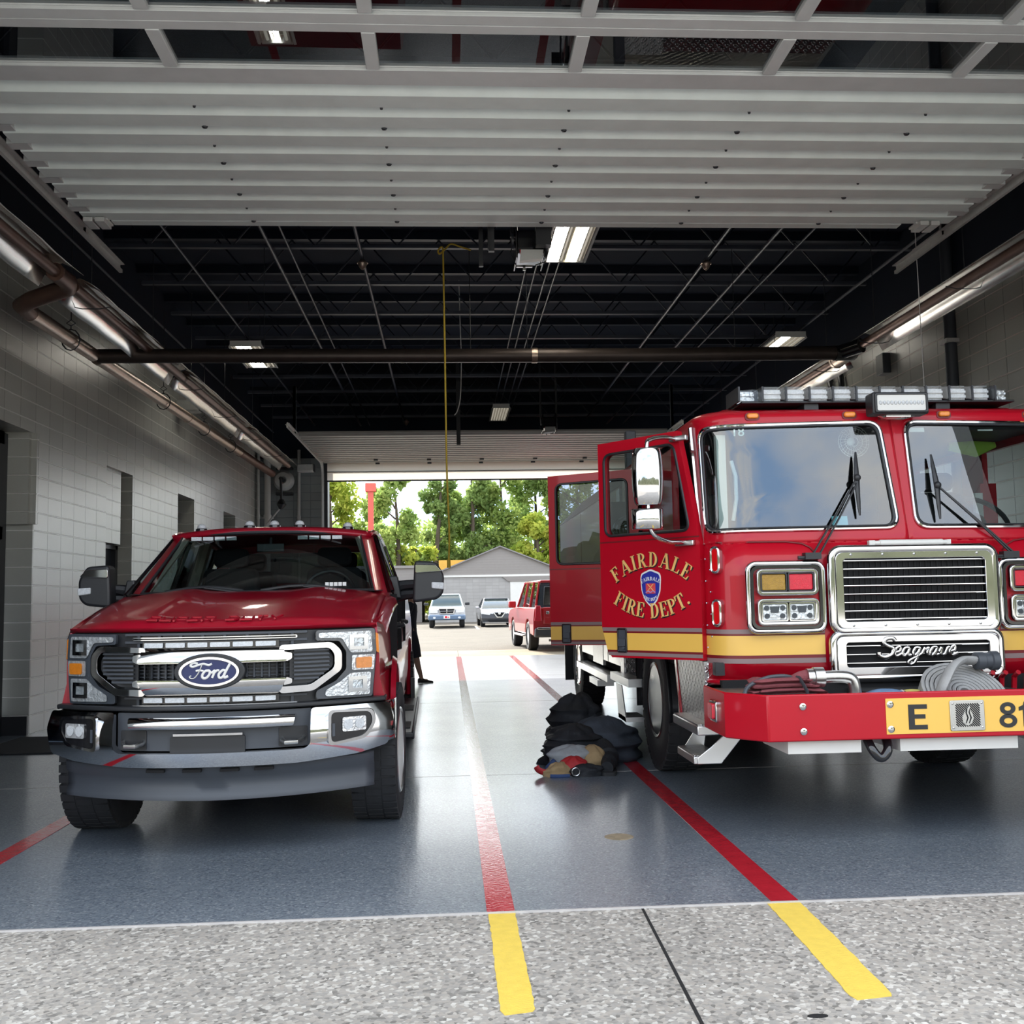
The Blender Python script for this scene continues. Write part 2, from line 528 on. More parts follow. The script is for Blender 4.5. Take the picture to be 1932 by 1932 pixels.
def block_mat(name, col, mortar, axis, bump=1.0, rough=0.28, bw=0.406, bh=0.203, ox=0.0, ms=0.008):
    m = pbr(name, col, rough, var=0.1)
    n, b = nodes_of(m)
    t = n.nodes.new('ShaderNodeTexCoord')
    s = n.nodes.new('ShaderNodeSeparateXYZ'); n.links.new(t.outputs['Object'], s.inputs[0])
    cb = n.nodes.new('ShaderNodeCombineXYZ')
    ad = n.nodes.new('ShaderNodeMath'); ad.operation = 'ADD'; ad.inputs[1].default_value = 20 + ox
    n.links.new(s.outputs['Y' if axis == 'x' else 'X'], ad.inputs[0])
    n.links.new(ad.outputs[0], cb.inputs[0]); n.links.new(s.outputs['Z'], cb.inputs[1])
    bk = n.nodes.new('ShaderNodeTexBrick')
    bk.offset = 0.0
    bk.inputs['Scale'].default_value = 1.0
    bk.inputs['Brick Width'].default_value = bw
    bk.inputs['Row Height'].default_value = bh
    bk.inputs['Mortar Size'].default_value = ms
    bk.inputs['Mortar Smooth'].default_value = 0.4
    bk.inputs['Color1'].default_value = (*[c * 0.95 for c in col], 1)
    bk.inputs['Color2'].default_value = (*[c * 1.05 for c in col], 1)
    bk.inputs['Mortar'].default_value = (*mortar, 1)
    n.links.new(cb.outputs[0], bk.inputs['Vector'])
    z = n.nodes.new('ShaderNodeTexNoise'); z.inputs['Scale'].default_value = 1.1; z.inputs['Detail'].default_value = 5
    n.links.new(t.outputs['Object'], z.inputs['Vector'])
    mr = n.nodes.new('ShaderNodeMapRange'); mr.inputs['To Min'].default_value = 0.8; mr.inputs['To Max'].default_value = 1.15
    n.links.new(z.outputs['Fac'], mr.inputs['Value'])
    mx = n.nodes.new('ShaderNodeMix'); mx.data_type = 'RGBA'; mx.blend_type = 'MULTIPLY'; mx.inputs['Factor'].default_value = 1
    n.links.new(bk.outputs['Color'], mx.inputs['A']); n.links.new(mr.outputs['Result'], mx.inputs['B'])
    if axis == 'x':                                  # bed joints coloured pale: their bright highlight is painted in
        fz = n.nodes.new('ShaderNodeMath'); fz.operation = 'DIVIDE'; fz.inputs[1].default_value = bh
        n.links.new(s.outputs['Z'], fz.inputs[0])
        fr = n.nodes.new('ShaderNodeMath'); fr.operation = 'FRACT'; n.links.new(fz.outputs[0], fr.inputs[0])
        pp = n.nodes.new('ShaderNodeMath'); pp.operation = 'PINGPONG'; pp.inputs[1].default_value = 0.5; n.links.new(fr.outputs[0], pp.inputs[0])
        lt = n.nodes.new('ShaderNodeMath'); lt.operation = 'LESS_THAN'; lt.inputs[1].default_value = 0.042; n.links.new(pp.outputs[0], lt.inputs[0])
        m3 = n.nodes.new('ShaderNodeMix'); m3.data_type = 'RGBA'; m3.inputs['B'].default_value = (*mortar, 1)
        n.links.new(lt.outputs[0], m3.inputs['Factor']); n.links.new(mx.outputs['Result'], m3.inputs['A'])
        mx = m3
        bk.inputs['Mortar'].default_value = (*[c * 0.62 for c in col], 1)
    n.links.new(mx.outputs['Result'], b.inputs['Base Color'])
    inv = n.nodes.new('ShaderNodeMath'); inv.operation = 'SUBTRACT'; inv.inputs[0].default_value = 1
    n.links.new(bk.outputs['Fac'], inv.inputs[1])
    z2 = n.nodes.new('ShaderNodeTexNoise'); z2.inputs['Scale'].default_value = 70; z2.inputs['Detail'].default_value = 3
    n.links.new(t.outputs['Object'], z2.inputs['Vector'])
    a2 = n.nodes.new('ShaderNodeMath'); a2.operation = 'MULTIPLY_ADD'; a2.inputs[1].default_value = 0.05
    n.links.new(z2.outputs['Fac'], a2.inputs[0]); n.links.new(inv.outputs[0], a2.inputs[2])
    bp = n.nodes.new('ShaderNodeBump'); bp.inputs['Strength'].default_value = bump; bp.inputs['Distance'].default_value = 0.02
    n.links.new(a2.outputs[0], bp.inputs['Height'])
    n.links.new(bp.outputs['Normal'], b.inputs['Normal'])
    return m

MT['floor'] = floor_mat()
MT['apron'] = apron_mat('exposed_aggregate', (0.32, 0.305, 0.285), (0.17, 0.16, 0.148), (0.56, 0.54, 0.505), 62)
MT['concrete'] = apron_mat('tan_concrete', (0.27, 0.225, 0.16), (0.22, 0.185, 0.13), (0.31, 0.26, 0.19), 25)
MT['street'] = apron_mat('pale_street_concrete', (0.52, 0.50, 0.46), (0.45, 0.43, 0.40), (0.58, 0.56, 0.52), 20)
MT['asphalt'] = apron_mat('asphalt', (0.10, 0.089, 0.073), (0.075, 0.066, 0.055), (0.135, 0.12, 0.10), 40)
MT['block_left'] = block_mat('painted_block_left', (0.47, 0.47, 0.43), (0.86, 0.85, 0.80), 'x')  # pale second colour paints the bed-joint highlight, likewise on the right wall
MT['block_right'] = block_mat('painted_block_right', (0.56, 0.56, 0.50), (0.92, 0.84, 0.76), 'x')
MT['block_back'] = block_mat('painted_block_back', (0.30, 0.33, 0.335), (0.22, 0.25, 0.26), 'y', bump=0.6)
MT['deck'] = pbr('navy_ceiling', (0.005, 0.011, 0.026), 0.85, var=0.3, vs=1.5, bump=0.2, bs=8)
MT['joist'] = pbr('navy_joist', (0.005, 0.011, 0.026), 0.5, var=0.2)
MT['chord'] = pbr('grey_steel_chord', (0.06, 0.068, 0.09), 0.45, var=0.2)
MT['line_red'] = pbr('red_floor_paint', (0.42, 0.018, 0.03), 0.14, var=0.18, vs=14, rv=0.1, bump=0.1, bs=50)
MT['line_yellow'] = pbr('yellow_floor_paint', (0.72, 0.52, 0.085), 0.7, var=0.14, vs=22, bump=0.3, bs=90)
MT['line_pale'] = pbr('worn_pale_paint', (0.50, 0.48, 0.47), 0.22, var=0.2, vs=12, rv=0.08, bump=0.1, bs=50)
MT['dark_frame'] = pbr('dark_bronze_frame', (0.02, 0.022, 0.028), 0.4, var=0.15)
MT['navy_door'] = pbr('navy_door', (0.018, 0.028, 0.05), 0.4, var=0.1)
MT['base_black'] = pbr('black_base', (0.015, 0.016, 0.02), 0.5)
MT['door_grey'] = pbr('galvanised_door_panel', (0.76, 0.83, 0.80), 0.5, metal=0.0, var=0.12, vs=5, rv=0.08)
MT['door_frame'] = pbr('mill_aluminium_rail', (0.64, 0.66, 0.65), 0.45, metal=0.1, var=0.12, vs=7, rv=0.08)
MT['back_door'] = pbr('weathered_door_panel', (0.34, 0.325, 0.295), 0.5, var=0.12, vs=5)
MT['galv'] = pbr('galvanised_steel', (0.60, 0.60, 0.58), 0.4, metal=0.25, var=0.15, vs=20, rv=0.08)
MT['rust'] = pbr('heat_browned_tube', (0.15, 0.085, 0.065), 0.45, metal=0.6, var=0.3, vs=9, rv=0.1)
MT['pipe_silver'] = pbr('dull_flue_pipe', (0.40, 0.31, 0.25), 0.35, metal=0.85, var=0.35, vs=14, rv=0.12, bump=0.2, bs=25)
MT['pipe_brown'] = pbr('dark_brown_pipe', (0.060, 0.045, 0.040), 0.42, metal=0.5, var=0.25, vs=8)
MT['reflector'] = pbr('bright_reflector', (0.82, 0.78, 0.72), 0.22, 0.9, var=0.06, rv=0.05)
MT['tube_light'] = pbr('lit_fluorescent_tube', (0.9, 0.9, 0.9), 0.4, emit=(1.0, 0.96, 0.86), es=22.0)
MT['tube_warm'] = pbr('warm_fluorescent_tube', (0.9, 0.85, 0.7), 0.4, emit=(1.0, 0.86, 0.55), es=12.0)
MT['tube_dim'] = pbr('unlit_fluorescent_tube', (0.8, 0.78, 0.7), 0.4, emit=(1.0, 0.92, 0.75), es=0.25)
MT['yellow_cord'] = pbr('yellow_cord', (0.78, 0.55, 0.06), 0.5, var=0.08)

def struct(mb, name, m, **k):
    return mb.build(name, m, kind='structure', flat=True, **k)

b = MB(); b.box(XL - 0.6, XR + 0.3, YF, YB, -0.25, 0.0); struct(b, 'floor', 'floor')
b = MB(); b.box(-30, 30, -8, YF - 0.012, -0.25, -0.004); struct(b, 'ground', 'apron')
b = MB(); b.box(-60, 60, -70, -8, -0.25, -0.006); struct(b, 'ground_street', 'street')
b = MB(); b.box(-30, 30, YB, YB + 3.1, -0.25, -0.004); struct(b, 'ground_back_apron', 'concrete')
b = MB(); b.box(-80, 90, YB + 3.1, 150, -0.30, -0.012); struct(b, 'ground_parking_lot', 'asphalt')
b = MB(); b.box(XL, XR, YF - 0.012, YF, -0.2, 0.004); struct(b, 'trim_1', 'line_pale')      # threshold edge of the bay slab
# saw cuts
b = MB(); b.prism([(0.834, 4.65), (0.846, 4.65), (0.79, 2.9), (0.776, 2.9)], -0.02, -0.0025, 'z'); struct(b, 'trim_2', 'void')
for i, y in enumerate((8.22, 14.0, 18.6)):
    b = MB(); b.box(XL, XR, y, y + 0.012, -0.01, 0.0012); struct(b, 'floor_joint', 'line_pale')
# painted lane lines
for x0, x1, nm in ((-2.56, -2.44, 'line_red'), (0.148, 0.272, 'line_red'), (1.43, 1.555, 'line_red'), (5.6, 5.72, 'line_red')):
    b = MB(); b.box(x0, x1, YF, YB, -0.01, 0.0022); struct(b, 'floor_line', nm)
def ragged(x0, x1, y0, y1):
    p = []
    n = 26
    for i in range(n + 1):
        p.append((x0 + rnd.uniform(-.003, .003), y0 + (y1 - y0) * i / n))
    for i in range(n, -1, -1):
        p.append((x1 + rnd.uniform(-.003, .003), y0 + (y1 - y0) * i / n))
    p[0] = (x0 + 0.012, y0); p[-1] = (x1 - 0.01, y0 + 0.02)
    return p
for x0, x1 in ((0.155, 0.272), (1.405, 1.555)):
    b = MB()
    p = ragged(x0, x1, 3.545, YF - 0.014)
    if x0 > 1:
        p = [(x + (y - 4.6) * 0.045, y) for x, y in p]
    b.prism(p, -0.01, -0.0015, 'z'); struct(b, 'ground_line', 'line_yellow')
b = MB(); b.lathe([(0.0, 0.0), (0.075, 0.0), (0.085, -0.003)], (0.96, 6.01, 0.003), 'z', 28); struct(b, 'floor_cleanout_trim', 'concrete')
b = MB(); b.prism(ellipse(1.19, 3.43, 0.035, 0.016, 14), -0.01, -0.002, 'z'); struct(b, 'ground_spot_trim', 'void')

# ---- left wall: block wall with a glazed opening near the front and three deep door recesses
T = 0.38
b = MB()
cuts = [(4.665, 5.2, 0), (5.2, 11.65, 3.32), (11.65, 14.08, 0), (14.08, 15.22, 3.28), (15.22, 17.74, 0), (17.74, 18.86, 3.28), (18.86, 21.3, 0), (21.3, 22.45, 3.28), (22.45, YB, 0)]
for y0, y1, z in cuts:
    b.box(XL - T, XL, y0, y1, z, 5.2)
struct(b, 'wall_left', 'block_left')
b = MB(); b.box(XL - T, XL, YF, YB, 5.2, ZC); struct(b, 'wall_left_upper', 'deck')
b = MB()                                     # thinner pilaster return at the opening, upper half stands proud
b.box(XL - 0.02, XL + 0.04, 11.62, 11.68, 2.3, 3.32); b.box(XL - 0.37, XL - 0.02, 11.56, 11.645, 2.3, 3.32)
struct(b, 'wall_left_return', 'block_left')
b = MB(); b.box(XL - T, XL - 0.001, 11.60, 11.649, 0.0, 0.20); struct(b, 'baseboard_left', 'base_black')
b = MB()                                     # dark storefront frame and glazing
for y in (5.25, 7.3, 9.3, 11.28):
    b.box(XL - 0.34, XL - 0.22, y, y + 0.12, 0, 3.3)
for z in (0.0, 2.12, 3.16):
    b.box(XL - 0.34, XL - 0.22, 5.25, 11.4, z, z + 0.14)
b.box(XL - 0.36, XL - 0.25, 11.4, 11.56, 0, 3.3)
fr = struct(b, 'window_1', 'dark_frame')
b = MB(); b.box(XL - 0.30, XL - 0.28, 5.3, 11.35, 0.1, 3.2); b.build('window_pane', 'dark_glass', fr, flat=True)
b = MB(); b.box(XL - 1.6, XL - 1.5, 4.7, 12.0, 0, 3.4); b.box(XL - 1.5, XL - 0.36, 4.7, 12, 3.32, 3.5); b.box(XL - 1.5, XL - 0.38, 12.0, 12.1, 0, 3.5); struct(b, 'wall_office', 'navy_door')
for i, (y0, y1) in enumerate(((14.08, 15.22), (17.74, 18.86), (21.3, 22.45))):
    zt = 2.25 if i == 0 else 2.2
    if i == 0:
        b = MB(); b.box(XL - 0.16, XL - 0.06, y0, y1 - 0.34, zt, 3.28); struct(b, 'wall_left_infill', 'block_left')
    b = MB(); b.box(XL - T, XL - 0.33, y0, y1, 0, 3.28); struct(b, 'door_%d_backing' % (i + 1), 'navy_door')
    b = MB()
    b.box(XL - 0.33, XL - 0.26, y0 + 0.06, y1 - 0.10, 0.02, zt - 0.06)
    d = struct(b, 'door_%d' % (i + 1), 'navy_door')
    b = MB()
    b.box(XL - 0.30, XL - 0.2, y0, y0 + 0.06, 0, zt); b.box(XL - 0.30, XL - 0.2, y1 - 0.10, y1, 0, zt); b.box(XL - 0.30, XL - 0.2, y0, y1, zt - 0.06, zt)
    b.build('door_frame', 'dark_frame', d, flat=True)
    b = MB(); b.tube([(XL - 0.26, y0 + 0.16, 1.0), (XL - 0.20, y0 + 0.16, 1.0), (XL - 0.20, y0 + 0.28, 1.0)], 0.012, 8); b.build('door_handle', 'steel', d)
# ---- right wall
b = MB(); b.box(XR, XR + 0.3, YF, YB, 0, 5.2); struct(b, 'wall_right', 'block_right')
b = MB(); b.box(XR, XR + 0.3, YF, YB, 5.2, ZC); struct(b, 'wall_right_upper', 'deck')
# ---- back wall around the back door opening
BX0, BX1, BZ = -2.95, 4.5, 4.33
b = MB()
b.box(XL - T, BX0, YB, YB + 0.3, 0, 4.9); b.box(BX1, XR + 0.3, YB, YB + 0.3, 0, 4.9); b.box(BX0, BX1, YB, YB + 0.3, BZ + 0.42, 4.9)
struct(b, 'wall_back', 'block_back')
b = MB(); b.box(XL - T, XR + 0.3, YB, YB + 0.3, 4.9, ZC); struct(b, 'wall_back_upper', 'deck')
b = MB()
b.box(BX0 - 0.06, BX0 + 0.02, YB - 0.06, YB + 0.32, 0, BZ + 0.45); b.box(BX1 - 0.02, BX1 + 0.06, YB - 0.06, YB + 0.32, 0, BZ + 0.45)
struct(b, 'trim_3', 'dark_frame')
# ---- front wall and header (outside the picture, shade the bay)
b = MB()
b.box(XL - T, -3.2, YF - 0.28, YF, 0, ZC); b.box(4.75, XR + 0.3, YF - 0.28, YF, 0, ZC); b.box(-3.2, 4.75, YF - 0.28, YF, 4.62, ZC)
struct(b, 'wall_front', 'block_back')
# ---- roof deck and bar joists
b = MB(); b.box(XL - T, XR + 0.3, YF - 0.28, YB + 0.3, ZC, ZC + 0.2); struct(b, 'ceiling', 'deck')
def joist(y):
    zb, zt = 5.71, 6.34
    b = MB()
    b.box(XL, XR, y - 0.05, y + 0.05, zt, ZC, 0)
    b.box(XL + 0.5, XR - 0.5, y - 0.034, y + 0.034, zb, zb + 0.035, 1)
    b.box(XL + 0.5, XR - 0.5, y - 0.006, y + 0.006, zb, zb + 0.06, 1)
    n = 20
    xs = [XL + 0.5 + (XR - XL - 1.0) * i / n for i in range(n + 1)]
    for i in range(n):
        a, c = (zb + 0.03, zt) if i % 2 else (zt, zb + 0.03)
        b.tube([(xs[i], y, a), (xs[i + 1], y, c)], 0.012, 5)
    return b.build('ceiling_joist', ['joist', 'chord'], kind='structure', flat=True)
for i in range(14):
    y = 12.4 + 1.468 * (i - 5)
    if y < 25.0 and y > 4.9:
        joist(y)
# thin sprinkler lines and conduits under the joists
for x, r, z, y0, y1 in ((-3.2, .016, 5.66, 9, 24.9), (-2.1, .022, 5.66, 9, 24.9), (-1.88, .014, 5.66, 11, 24.9), (-1.02, .022, 5.62, 9, 24.4), (-4.2, .016, 5.5, 9, 24.9),
                        (1.05, .012, 5.66, 12.5, 23.2), (1.18, .012, 5.66, 12.5, 23.2), (1.34, .012, 5.66, 12.5, 23.2), (1.46, .012, 5.66, 12.5, 23.2),
                        (3.3, .022, 5.62, 9, 23.8), (3.95, .022, 5.66, 9, 24.9), (4.35, .014, 5.66, 9, 24.9), (5.75, .022, 5.66, 9, 24.9)):
    b = MB(); b.tube([(x, y0, z), (x, y1, z)], r, 8)
    o = b.build('ceiling_pipe', 'chord', kind='structure')
# ================================================================ things fixed to the bay
ZD = 4.78
# ---- front sectional overhead door, pulled up under the ceiling
DX0, DX1 = -3.12, 4.62
fd = empty('overhead_door', 'large grey sectional overhead door raised flat above the front of the bay', 'garage door', (0.75, 7.0, ZD - 0.1))
def dpart(mb, name, m, parent, **k):
    o = mb.build(name, m, parent, **k)
    if parent is fd:
        o.matrix_parent_inverse = Matrix.Translation((-0.75, -7.0, -(ZD - 0.1)))
    return o
STILES = (-3.05, -1.70, -0.44, 0.85, 2.12, 3.39, 4.55)
for (y0, y1, ra, rb) in ((5.07, 5.78, 0.10, 0.10), (5.785, 6.50, 0.09, 0.19)):
    b = MB()
    b.box(DX0, DX1, y0, y0 + ra, ZD - 0.03, ZD + 0.02)
    b.box(DX0, DX1, y1 - rb, y1, ZD - 0.03, ZD + 0.02)
    b.box(DX0, DX1, y1 - rb - 0.012, y1 - rb, ZD - 0.012, ZD + 0.03)
    fr = dpart(b, 'glazed_section', 'door_frame', fd, bev=0.004)
    for x in STILES:
        b = MB(); b.box(x - 0.042, x + 0.042, y0 + ra, y1 - rb - 0.012, ZD - 0.034, ZD + 0.02); b.build('stile', 'door_frame', fr, bev=0.004)
    b = MB(); b.add([(DX0 + .05, y0 + ra - .01, ZD - .004), (DX1 - .05, y0 + ra - .01, ZD - .004), (DX1 - .05, y1 - rb, ZD - .004), (DX0 + .05, y1 - rb, ZD - .004)], [(0, 1, 2, 3)]); b.build('pane', 'door_glass', fr, flat=True)
ys = 6.505
for k in range(4):
    b = MB()
    pr = []
    for q in range(2):
        y = ys + 0.302 * q
        pr += [(y + 0.008, ZD + 0.012), (y + 0.06, ZD + 0.012), (y + 0.125, ZD - 0.038), (y + 0.285, ZD - 0.038), (y + 0.300, ZD + 0.012)]
    b.prism(pr + [(ys + 0.602, ZD + 0.05), (ys + 0.004, ZD + 0.05)], DX0, DX1, 'x')
    sp = dpart(b, 'ribbed_section', 'door_grey', fd, ang=20)
    b = MB()
    for x in (DX0 + 0.02, DX1 - 0.02):
        for q in range(2):
            b.box(x - 0.075, x + 0.075, ys + 0.302 * q + 0.006, ys + 0.302 * q + 0.112, ZD - 0.03, ZD + 0.014)
    b.build('end_stile', 'door_frame', sp, flat=True)
    b = MB()
    for x in STILES[1:-1]:
        b.lathe([(0.0, -0.05), (0.017, -0.046), (0.022, -0.036), (0.022, -0.02)], (x * 1.0 + 0.02, ys + 0.60, ZD), 'z', 10)
        b.lathe([(0.0, -0.047), (0.009, -0.046), (0.012, -0.03)], (x * 1.0 + 0.02, ys + 0.297, ZD), 'z', 8)
    b.build('hinge_bolt', 'dark_frame', sp)
    ys += 0.605
b = MB(); b.prism([(ys, ZD + 0.01), (ys + 0.03, ZD - 0.03), (ys + 0.13, ZD - 0.03), (ys + 0.14, ZD + 0.06), (ys, ZD + 0.06)], DX0 + 0.2, DX1 - 0.42, 'x')
dpart(b, 'top_rail', 'door_grey', fd, ang=20)
for x in (DX0 + 0.10, DX1 - 0.22):
    b = MB(); b.box(x - 0.1, x + 0.1, 8.86, 9.02, ZD - 0.055, ZD - 0.036); b.box(x - 0.09, x - 0.01, 8.80, 9.0, ZD - 0.09, ZD - 0.05); b.box(x + 0.01, x + 0.09, 8.80, 9.0, ZD - 0.09, ZD - 0.05)
    dpart(b, 'roller_bracket', 'galv', fd, bev=0.003)

def track(name, label, x, side, y0, y1, yv, z=ZD, hang=9.25):
    t = empty(name, label, 'door track', (x, (y0 + y1) / 2, z), 0, 'overhead door tracks')
    inv = Matrix.Translation((-x, -(y0 + y1) / 2, -z))
    b = MB()
    prof = [(0.0, -0.06), (0.0, 0.03), (-side * 0.05, 0.03), (-side * 0.05, 0.022), (-side * 0.008, 0.022), (-side * 0.008, -0.022), (-side * 0.03, -0.026), (-side * 0.03, -0.06)]
    pts = [(x, y, z) for y in (y0, (y0 + y1) / 2, y1)]
    if yv:
        s = 1 if yv > y1 else -1
        end = y1 if s > 0 else y0
        pts = [(x, y0 if s > 0 else y1, z), (x, end - s * 0.4, z)] + [(x, end - s * 0.4 + s * 0.4 * math.sin(R(a)), z - 0.4 + 0.4 * math.cos(R(a))) for a in (15, 30, 45, 60, 75, 90)] + [(x, end, 0.02)]
    rows = []
    for i, p in enumerate(pts):
        a = Vector(pts[max(i - 1, 0)]); c = Vector(pts[min(i + 1, len(pts) - 1)])
        tdir = (c - a).normalized()
        up = Vector((1, 0, 0)).cross(tdir)
        rows.append([Vector(p) + Vector((u, 0, 0)) + up * v for u, v in prof])
    b.loft(rows, True, False, True)
    o = b.build('rail', 'galv', t); o.matrix_parent_inverse = inv
    b = MB(); ya, yb = (hang - 0.8, hang + 0.7)
    ya, yb = min(ya, yb), max(ya, yb)
    b.box(x + side * 0.01, x + side * 0.055, ya, yb, z + 0.03, z + 0.036); b.box(x + side * 0.01, x + side * 0.016, ya, yb, z + 0.03, z + 0.08)
    o = b.build('reinforcing_angle', 'galv', t); o.matrix_parent_inverse = inv
    b = MB(); b.box(x - 0.025, x + 0.03, hang, hang + 0.05, z - 0.02, 5.73); b.box(x - 0.025, x + 0.03, hang, hang + 0.006, z - 0.02, 5.73)
    o = b.build('hanger', 'galv', t); o.matrix_parent_inverse = inv
    return t
track('door_track', 'galvanised horizontal track at the left edge of the raised front door', -3.27, -1, 5.0, 10.3, 0)
track('door_track', 'galvanised horizontal track at the right edge of the raised front door', 4.76, 1, 5.0, 10.3, 0)

# ---- back door: ribbed sections flat under the ceiling, the last one hanging
bd = empty('overhead_door', 'grey ribbed overhead door over the back opening, pale last section hanging down', 'garage door', (0.78, 23.0, 4.7))
inv = Matrix.Translation((-0.78, -23.0, -4.7))
ys = 20.75
for k in range(7):
    b = MB(); pr = []
    for q in range(2):
        y = ys + 0.302 * q
        pr += [(y + 0.006, ZD + 0.012), (y + 0.05, ZD + 0.012), (y + 0.075, ZD - 0.035), (y + 0.26, ZD - 0.035), (y + 0.296, ZD + 0.012)]
    b.prism(pr + [(ys + 0.602, ZD + 0.05), (ys + 0.004, ZD + 0.05)], -3.0, 4.55, 'x')
    o = b.build('ribbed_section', 'back_door', bd, ang=20); o.matrix_parent_inverse = inv
    if k in (5, 6):
        b = MB()
        for x in (-1.7, -0.44, 0.82, 2.1, 3.3):
            b.box(x - 0.05, x + 0.05, ys + 0.52, ys + 0.6, ZD - 0.07, ZD - 0.03)
        o2 = b.build('hinge', 'dark_frame', o, flat=True)
    ys += 0.61
for z0, z1 in ((4.55, 4.765), (4.33, 4.535)):
    b = MB(); b.add([(-2.93, 25.08, z0), (4.48, 25.08, z0), (4.48, 25.08, z1), (-2.93, 25.08, z1)], [(0, 1, 2, 3)])
    o = b.build('hanging_section', 'cream_panel', bd); o.matrix_parent_inverse = inv
b = MB(); b.box(-2.93, 4.48, 25.07, 25.105, 4.30, 4.335); b.box(-2.93, 4.48, 25.065, 25.115, 4.535, 4.55)
o = b.build('weather_seal', 'black', bd, flat=True); o.matrix_parent_inverse = inv
track('door_track', 'galvanised track curving down beside the left of the back door opening', -3.06, -1, 19.6, 25.04, 26, hang=20.6)
track('door_track', 'galvanised track curving down beside the right of the back door opening', 4.62, 1, 19.6, 25.04, 26, hang=20.6)

# ---- radiant tube heaters, flue pipes
def heater(label, x, z, segs, tilt):
    h = empty('tube_heater', label, 'heater', (x, 14, z), 0, 'radiant tube heaters')
    inv = Matrix.Translation((-x, -14, -z))
    for k, (y0, y1) in enumerate(segs):
        b = MB(); n = 14
        rows = []
        for i in range(n + 1):
            y = y0 + (y1 - y0) * i / n
            wob = 0.004 * math.sin(i * 1.9 + k)
            row = []
            for u, v in ((-0.21, -0.06), (-0.12, 0.045), (-0.05, 0.10), (0.05, 0.10), (0.12, 0.045), (0.21, -0.06)):
                q = Vector((u + wob, 0, v + wob)); q.rotate(Matrix.Rotation(tilt, 3, 'Y'))
                row.append((x + q.x, y, z + q.z))
            rows.append(row)
        b.loft(rows)
        o = b.build('reflector', 'reflector', h, solid=0.003, ang=25); o.matrix_parent_inverse = inv
        b = MB(); b.tube([(x, y0 - 0.08, z), (x, (y0 + y1) / 2, z), (x, y1 + 0.08, z)], 0.052, 14)
        o = b.build('heat_tube', 'rust', h); o.matrix_parent_inverse = inv
        y = y0 + 0.4
        while y < y1:
            b = MB()
            b.tube([(x - 0.2, y, z - 0.05), (x - 0.09, y, z - 0.075), (x, y, z - 0.075), (x + 0.09, y, z - 0.075), (x + 0.2, y, z - 0.05)], 0.005, 6)
            b.tube([(x, y, z + 0.1), (x, y, 5.75)], 0.005, 6)
            o = b.build('hanger', 'dark_frame', h); o.matrix_parent_inverse = inv
            y += 2.15
    return h
hl = heater('long radiant tube heater with bright reflector along the left wall', -3.56, 4.44, ((4.9, 9.5), (9.95, 13.9), (13.96, 18.4), (18.46, 23.0)), R(-14))
b = MB(); b.tube([(-3.56, 9.4, 4.44), (-3.56, 9.72, 4.44), (-3.6, 9.82, 4.42), (-3.75, 9.9, 4.40), (-4.05, 10.1, 4.38), (-4.2, 10.25, 4.37), (-4.22, 10.5, 4.37)], 0.085, 14)
o = b.build('elbow', 'rust', hl); o.matrix_parent_inverse = Matrix.Translation((3.56, -14, -4.44))
hr = heater('long radiant tube heater with bright reflector along the right wall', 5.12, 4.42, ((4.9, 12.0), (12.9, 16.0), (16.06, 19.5), (19.56, 23.0)), R(14))
fl = empty('flue_pipe', 'heat stained flue pipe hanging along the left wall into the wall fan', 'pipe', (-4.15, 17, 4.37))
inv = Matrix.Translation((4.15, -17, -4.37))
for k, (y0, y1) in enumerate(((10.5, 12.3), (12.45, 16.5), (16.5, 20.4), (20.4, 23.9))):
    b = MB(); b.tube([(-4.22 + 0.012 * (y0 - 10.5), y0, 4.37), (-4.22 + 0.012 * (y1 - 10.5), y1, 4.37)], 0.082, 16)
    b.tube([(-4.22 + 0.012 * (y0 - 10.5), y0, 4.37), (-4.22 + 0.012 * (y0 - 10.5), y0 + 0.06, 4.37)], 0.088, 16)
    o = b.build('pipe_length', 'pipe_silver' if k < 3 else 'rust', fl); o.matrix_parent_inverse = inv
for y in (11.6, 15.2, 17.6, 19.6):
    x = -4.22 + 0.012 * (y - 10.5)
    b = MB()
    b.tube([(x + 0.10 * math.cos(R(a)), y, 4.37 + 0.12 * math.sin(R(a))) for a in range(0, 360, 30)], 0.008, 6, True)
    b.tube([(x, y, 4.49), (x, y, 4.53), (x + 0.05, y, 4.56), (x, y, 4.60), (x - 0.05, y, 4.56), (x, y, 4.53)], 0.007, 6)
    b.tube([(x, y, 4.6), (x, y, 5.75)], 0.006, 6)
    o = b.build('hanger', 'dark_frame', fl); o.matrix_parent_inverse = inv
cp = empty('cross_pipe', 'dark brown exhaust pipe crossing the bay from wall to wall', 'pipe', (0.4, 12.38, 4.37))
inv = Matrix.Translation((-0.4, -12.38, -4.37))
b = MB(); b.tube([(-4.16, 12.38, 4.37), (-3.0, 12.38, 4.37), (0, 12.38, 4.36), (2.5, 12.38, 4.36), (4.9, 12.38, 4.38)], 0.088, 16)
o = b.build('pipe_length', 'pipe_brown', cp); o.matrix_parent_inverse = inv
b = MB(); b.tube([(1.05, 12.38, 4.36), (1.12, 12.38, 4.36)], 0.096, 16); o = b.build('coupling', 'pipe_silver', cp); o.matrix_parent_inverse = inv
b = MB(); b.tube([(4.86, 12.38, 4.38), (5.02, 12.40, 4.38), (5.12, 12.5, 4.40), (5.12, 12.62, 4.42)], 0.098, 16); b.tube([(4.9, 12.45, 4.38), (5.12, 12.15, 4.42)], 0.094, 14)
o = b.build('elbow', 'gloss_black', cp); o.matrix_parent_inverse = inv
b = MB(); b.tube([(5.12, 12.62, 4.42), (5.12, 12.95, 4.42)], 0.1, 18); b.tube([(5.12, 12.93, 4.42), (5.12, 12.98, 4.42)], 0.106, 18)
